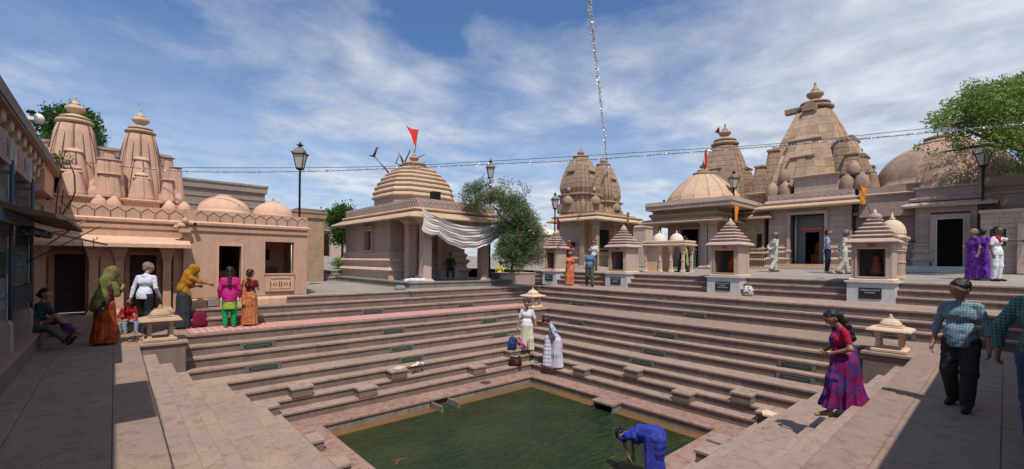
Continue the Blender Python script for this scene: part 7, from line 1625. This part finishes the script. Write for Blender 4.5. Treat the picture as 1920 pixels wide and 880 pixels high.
# upper wall with bills
MB().box(11.0, 11.2, -2.5, ys1, 3.2, 3.62).obj('lintel', M_SHED, st)
rq = random.Random(9)
for k in range(26):
    y = -2.3+k*.33; z0 = 3.25+rq.uniform(0, .06); MB().box(10.996-.001*(k % 2), 10.999, y, y+rq.uniform(.14, .27), z0, z0+rq.uniform(.16, .30)).obj('bill', (M_PAP1, M_PAP2, M_PAP3, M_PAP4, M_PAP5)[k % 5], st)
# sloping eave slab running towards the peach temple, soffit boards, brackets, dark blue gaps
ex, ez = 10.89, 4.10
P0, P1 = PX(125, 345, ex), PX(0, 125, ex)
def eave_seg(y0, y1, mat, name, pts): MB().rings([[(x, y, z) for x, z in pts] for y in (y0, y1)]).obj(name, mat, st)
eave_seg(-8.3, ys1, M_SLATE, 'eave_slab', [(ex, ez-.20), (ex, ez-.02), (ex+.05, ez+.02), (12.6, 4.75), (12.6, 4.60), (ex+.1, ez-.18)][::-1])
n_ = 26
for i in range(n_):
    a = -8.25+i*(ys1+8.2)/n_; b = a+(ys1+8.2)/n_-.012
    MB().rings([[(x, y, z) for x, z in ((ex+.02, ez-.205), (ex+.02, ez-.23), (11.3, ez-.20), (11.3, ez-.16))] for y in (a, b)]).obj('soffit_board', M_SOFF, st)
eave_seg(-4.3, ys1, M_DBLUE, 'blue_frieze', [(11.22, 3.5), (11.22, 3.94), (11.4, 3.94), (11.4, 3.5)])
for i in range(24):
    y = -4.1+i*.66
    mb = MB(); mb.rings([[(x, yy_, z) for x, z in ((11.22, 3.40), (11.14, 3.42), (11.12, 3.55), (11.06, 3.58), (11.05, 3.72), (10.99, 3.75), (10.98, 3.88), (11.22, 3.92))] for yy_ in (y-.16, y+.16)]); mb.obj('bracket', M_SHEDL, st)
MB().box(11.0, 12.6, -8.25, -4.45, 3.3, 3.9).obj('side_block', M_PEACHD, st)
MB().box(11.75, 12.6, -8.0, -4.45, .36, 3.3).obj('side_wall', M_PEACHD, st)
# unseen canopy added above the roof to throw the step-shaped shadow on the deck
MB().box(11.04, 12.9, 4.28, 6.24, 5.9, 6.0).obj('shadow_canopy', M_SHED, st)
for x_, y_ in ((11.6, 4.5), (12.7, 4.5), (11.6, 6.0), (12.7, 6.0)): MB().box(x_-.05, x_+.05, y_-.05, y_+.05, 4.3, 5.899).obj('shadow_canopy_post', M_SHED, st)
# pitched tarpaulin awning frame lower down
aw = T(thing('awning', 'worn brown tarpaulin awning on bare bamboo poles at the left edge', 'awning', (10.9, -1.5, 2.3)))
p_ = lambda u, v, y: tuple(PY(u, v, y))
A1 = p_(200, 459, -3.6); B1 = (11.0, -3.6, 2.62)
mb = MB(); mb.rings([[(11.05, y, 2.62+.02*sin(y*5)), (10.75, y, 2.50+.03*sin(y*7)), (10.35, y, 2.42), (10.33, y, 2.35), (10.75, y, 2.42), (11.05, y, 2.52)] for y in np.linspace(-3.5, .9, 16)]); mb.obj('tarpaulin', M_TARP, aw)
MB().tube([p_(-20, 405, 1.2), p_(95, 437, -2.2), A1], .022, 6).obj('pole', M_BAMB, aw)
MB().tube([p_(60, 478, -2.0), p_(165, 410, -3.3)], .014, 6).obj('pole', M_BAMB, aw); MB().tube([p_(50, 492, -1.8), p_(188, 425, -3.3)], .010, 6).obj('rope', M_WIRE, aw)
for u in (154, 175): MB().tube([p_(u, 447, -3.5), p_(u+1, 468, -3.5)], .008, 5).obj('hook', M_WIRE, aw)
MB().tube([p_(-10, 441, 1), p_(60, 440, -1.5), p_(130, 432, -2.5)], .008, 5).obj('rope', M_WIRE, aw)
tag(MB().box(10.94, 10.985, -2.2, 1.2, 2.30, 2.48).obj('sign_board', M_BLUE), 'faded blue shop sign board hung under the left awning', 'sign')
mb = MB(); rq = random.Random(4)
for k in range(26): mb.lathe([(0, 0), (.05, .02), (.06, .07), (.03, .12), (0, .13)], 7, 10.80+rq.uniform(-.06, .06), -2.4+k*.10)
o = mb.obj('hanging_wares', M_WARES, loc=(0, 0, 2.16)); tag(o, 'dark tangle of small wares hung in a row below the blue sign', 'goods', kind='stuff')
# white loudspeaker cluster on the roof edge
P = PX(60, 222, 10.95); o = thing('loudspeaker', 'white horn loudspeaker with black mouth clamped on the stall roof edge', 'loudspeaker', tuple(P)); o.scale = (.55, .55, .55)

MB().lathe([(.02, -.02), (.05, .0), (.06, .08), (.16, .26), (.17, .28), (.0, .20)], 16).obj('horn', M_WHITE, o).rotation_euler = (0, radians(-75), radians(60))
MB().lathe([(.0, 0), (.11, 0), (.12, .05), (.07, .10), (0, .11)], 14).obj('cap', M_IRON, o, loc=(.02, 0, .16)); MB().lathe([(.05, -.12), (.06, 0), (.05, .16)], 10).obj('bracket', M_CONC, o)
MB().box(-.05, .22, -.07, .07, -.06, .05).obj('driver_box', M_WHITE, o)
# coiled black cables hanging from the roof corner
P = [PY(u, v, -4.0) for u, v in ((128, 300), (140, 330), (141, 360), (128, 392), (116, 380), (119, 355), (132, 375), (118, 402), (105, 412))]
tag(MB().tube([tuple(p) for p in P], .014, 6).obj('cable', M_WIRE), 'loop of black cable dangling before the left peach spire', 'cable')
P = [PY(u, v, -4.05) for u, v in ((110, 350), (106, 380), (104, 415))]; tag(MB().tube([tuple(p) for p in P], .010, 6).obj('cable', M_WIRE), 'single straight black cable hanging left of the coiled one', 'cable')
P = PX(116, 308, 10.9); o = T(thing('potted_plant', 'withered yellow green plant at the end of the stall roof', 'plant', tuple(P))); V, m = leaves([(tuple(P+np.array([0, 0, .05])), .22), (tuple(P+np.array([.05, .1, -.3])), .18)], 900, .07, .5, 3, .3); leaf_obj('foliage', V, m, M_DRYL, o); MB().tube([tuple(P+np.array([0, 0, -.35])), tuple(P+np.array([0, 0, .2]))], .02, 5).obj('stem', M_BARK, o)
# ================================================================ gate wing right of the viewer (shades the right deck)
gw = T(thing('gate_wing', 'flat roofed pink stone wing beside the viewpoint shading the right deck', 'building', (3, 11.6, 0)))
MB().box(-4.6, 8.2, 12.5, 12.9, 0, 3.05).obj('wall', M_PINKL, gw); moulded(MB(), rect(-4.7, 8.3, 10.78, 13.2), [(0, 3.2), (0, 3.1), (.0, 3.35), (-.1, 3.45)][1:]).obj('roof_slab', M_PINK, gw)
for x in (-4.2, -1.2, 1.8, 4.8, 7.8): pillar(x, 11.0, 0, 3.1, .14, mat=M_PINKL, parent=gw)
# ================================================================ small things lying about
def bag(name, label, P, w, d, h, mat, cat='bag', rz=0, strap=True, top=None):
    o = thing(name, label, cat, P, rz); e_ = w/2
    rs = []; sgn = lambda v: 1 if v > 0 else -1
    for t, k in ((0, .90), (.04, 1.0), (.30, 1.03), (.6, .93), (.82, .80), (.95, .62), (1.0, .40)):
        rs.append([(e_*k*sgn(cos(q))*abs(cos(q))**.45*(1+.03*sin(5*q+t*7)), d/2*k*sgn(sin(q))*abs(sin(q))**.6*(1+.05*sin(7*q+t*9)), h*t+.01*sin(3*q)*t) for q in [2*pi*i/28+.01 for i in range(28)]])
    MB().rings(rs, smooth=True).obj('sack', mat, o)
    if strap: MB().tube([(-e_*.3, 0, h*.92), (-e_*.15, 0, h*1.12), (e_*.15, 0, h*1.12), (e_*.3, 0, h*.92)], .010, 6).obj('handle', M_WIRE, o)
    if top: MB().box(-e_*.5, e_*.5, -d*.2, d*.2, h*.85, h*1.0).obj('bundle', top, o)
    return o
P = G(374, 613, .012); bag('shopping_bag', 'burgundy cloth bag standing on the mat behind the stone lantern', (P[0], P[1], .012), .36, .22, .40, F_BURG, rz=.3)
P = (-.10, -1.02, ZL[5]+.004); bag('backpack', 'blue and black backpack on a seat block left of the man in dhoti', P, .34, .26, .42, F_BPACK, 'backpack', .5)
o = thing('folded_cloth', 'bright pink cloth spilling from the blue backpack', 'cloth', (-.33, -.95, ZL[5]+.004)); V, F = sdf_mesh([('c', (0, 0, .25), (-.15, .05, .14), .05, .05), ('c', (-.15, .05, .14), (-.26, .08, .05), .05, .04)], .012, (), lambda X, Y, Z: .008*np.sin(X*60)*np.sin(Z*50), k=.03); np_mesh('cloth', V, F, F_PINKC, o)
P = (.05, -.70, ZL[7]+.004); bag('handbag', 'black and red bag with white cloth on top, on the step below the backpack', P, .42, .26, .30, F_REDBLK, rz=-.6, top=F_WHITE)
P = G(951, 553, .23); bag('backpack', 'small black backpack on the steps left of the far stone lantern', (P[0], -4.22, .23), .26, .2, .32, F_BLACK, 'backpack')
P = (-6.85, PX(1404, 548, -6.9)[1], .69); bag('cloth_bundle', 'black and white cloth bundle at the foot of the shrine near the hall', P, .42, .34, .36, F_ZEBRA, 'bundle', .4, False)
o = thing('flower_offering', 'scattered white and yellow flowers with green leaves on the left steps', 'flowers', (3.45, -1.02, ZL[5]+.004)); rq = random.Random(2)
for k in range(7): MB().lathe([(.0, 0), (.035, .01), (.045, .03), (.02, .05), (0, .045)], 9).obj('flower', (M_WHITE, M_YELF)[k % 3 == 0], o, loc=(rq.uniform(-.2, .25), rq.uniform(-.07, .07), 0))
MB().lathe([(0, -.08), (.035, -.08), (.045, .06), (0, .07)], 10).obj('cup', M_WHITE, o, loc=(0, 0, .05)).rotation_euler = (0, 1.4, .4)
for k in range(9): mb = MB(); a = rq.uniform(0, 6); mb.add([(0, 0, .004), (.05, .02, .03), (.11, 0, .01), (.05, -.02, .02)], [(0, 1, 2, 3)]); q = mb.obj('leaf', ML_NEEM, o, loc=(rq.uniform(-.2, .2), rq.uniform(-.06, .06), .003)); q.rotation_euler = (0, 0, a)
P = G(1460, 773, ZL[6]); o = tag(MB().add([(x, y, z) for z in (0, .035) for x, y in ((-.2, -.1), (-.02, -.16), (.2, -.06), (.16, .10), (-.1, .13))], [(4, 3, 2, 1, 0), (5, 6, 7, 8, 9)]+[(i, (i+1) % 5, (i+1) % 5+5, i+5) for i in range(5)]).obj('loose_slab', M_CREAM, loc=(-.50, 6.66, ZL[6]+.006)), 'pale broken stone slab lying on a seat block near the right steps', 'slab')
P = G(742, 684, ZL[5]); tag(MB().box(-.17, .17, -.12, .12, 0, .03).obj('loose_slab', M_CREAM, loc=(4.02, -1.02, ZL[5]+.006)), 'pale stone slab lying tilted on a seat block of the left steps', 'slab').rotation_euler = (0, 0, .5)
def sandals(P, rz, label):
    o = thing('sandals', label, 'sandals', P, rz)
    for s in (-1, 1):
        MB().rings([[(s*.07+.035*cos(a)*(1+.2*sin(a)), .11*sin(a), z) for a in [2*pi*i/12 for i in range(12)]] for z in (0, .015)]).obj('sole', M_WOOD, o); MB().tube([(s*.07-.03, .02, .012), (s*.07, .05, .04), (s*.07+.03, .02, .012)], .006, 5).obj('strap', M_WIRE, o)
P = G(252, 640, 0); sandals((P[0], P[1], .006), 1.0, 'pair of brown sandals on the deck left of the stone lantern')
P = G(1060, 690, ZL[7]); o = tag(MB().lathe([(0, 0), (.10, .0), (.12, .05), (.09, .10), (.0, .11)], 12).obj('cloth_heap', F_BLACK, loc=(-.70, .12, ZL[7]+.003)), 'small black heap of clothes at the feet of the bather in white sari', 'clothes')
P = PY(728, 546, -5.4); bag('cloth_bundle', 'grey cloth bundle on the plaza before the tiered dome temple platform', (1.75, -5.35, .69), .40, .25, .16, F_STEEL, 'bundle', 0, False)
V, F = sdf_mesh([('c', (-.5, 0, .05), (.4, .05, .05), .09, .08), ('c', (-.2, -.1, .09), (.3, .1, .08), .07, .06)], .02, (), lambda X, Y, Z: .015*np.sin(X*30)*np.sin(Y*40), k=.05); o = thing('cloth_heap', 'crumpled white cloths on the platform corner of the tiered dome temple', 'cloth', (.75, -6.1, ZP)); np_mesh('cloth', V, F, F_WHITE, o)
# wet dirt stain and leaves by the pool
P = G(908, 717, ZL[8]); tag(MB().lathe([(.0, .004), (.11, .003), (.16, .0)], 14).obj('dung_patch', M_SOIL, loc=(P[0], -.33, ZL[8]+.003)), 'dark brown mud patch on the walkway near the far pool corner', 'mud')
P = G(757, 862, WATER); mb = MB()
for k in range(5): mb.tube([(rq.uniform(-.1, .1), rq.uniform(-.1, .1), .01), (rq.uniform(-.3, .3), rq.uniform(-.2, .2), .03)], [.012, .005], 5)
tag(mb.obj('floating_debris', M_WOOD, loc=(P[0], P[1], WATER+.01)), 'orange brown twigs and peel floating near the bottom edge of the pool', 'debris', kind='stuff')
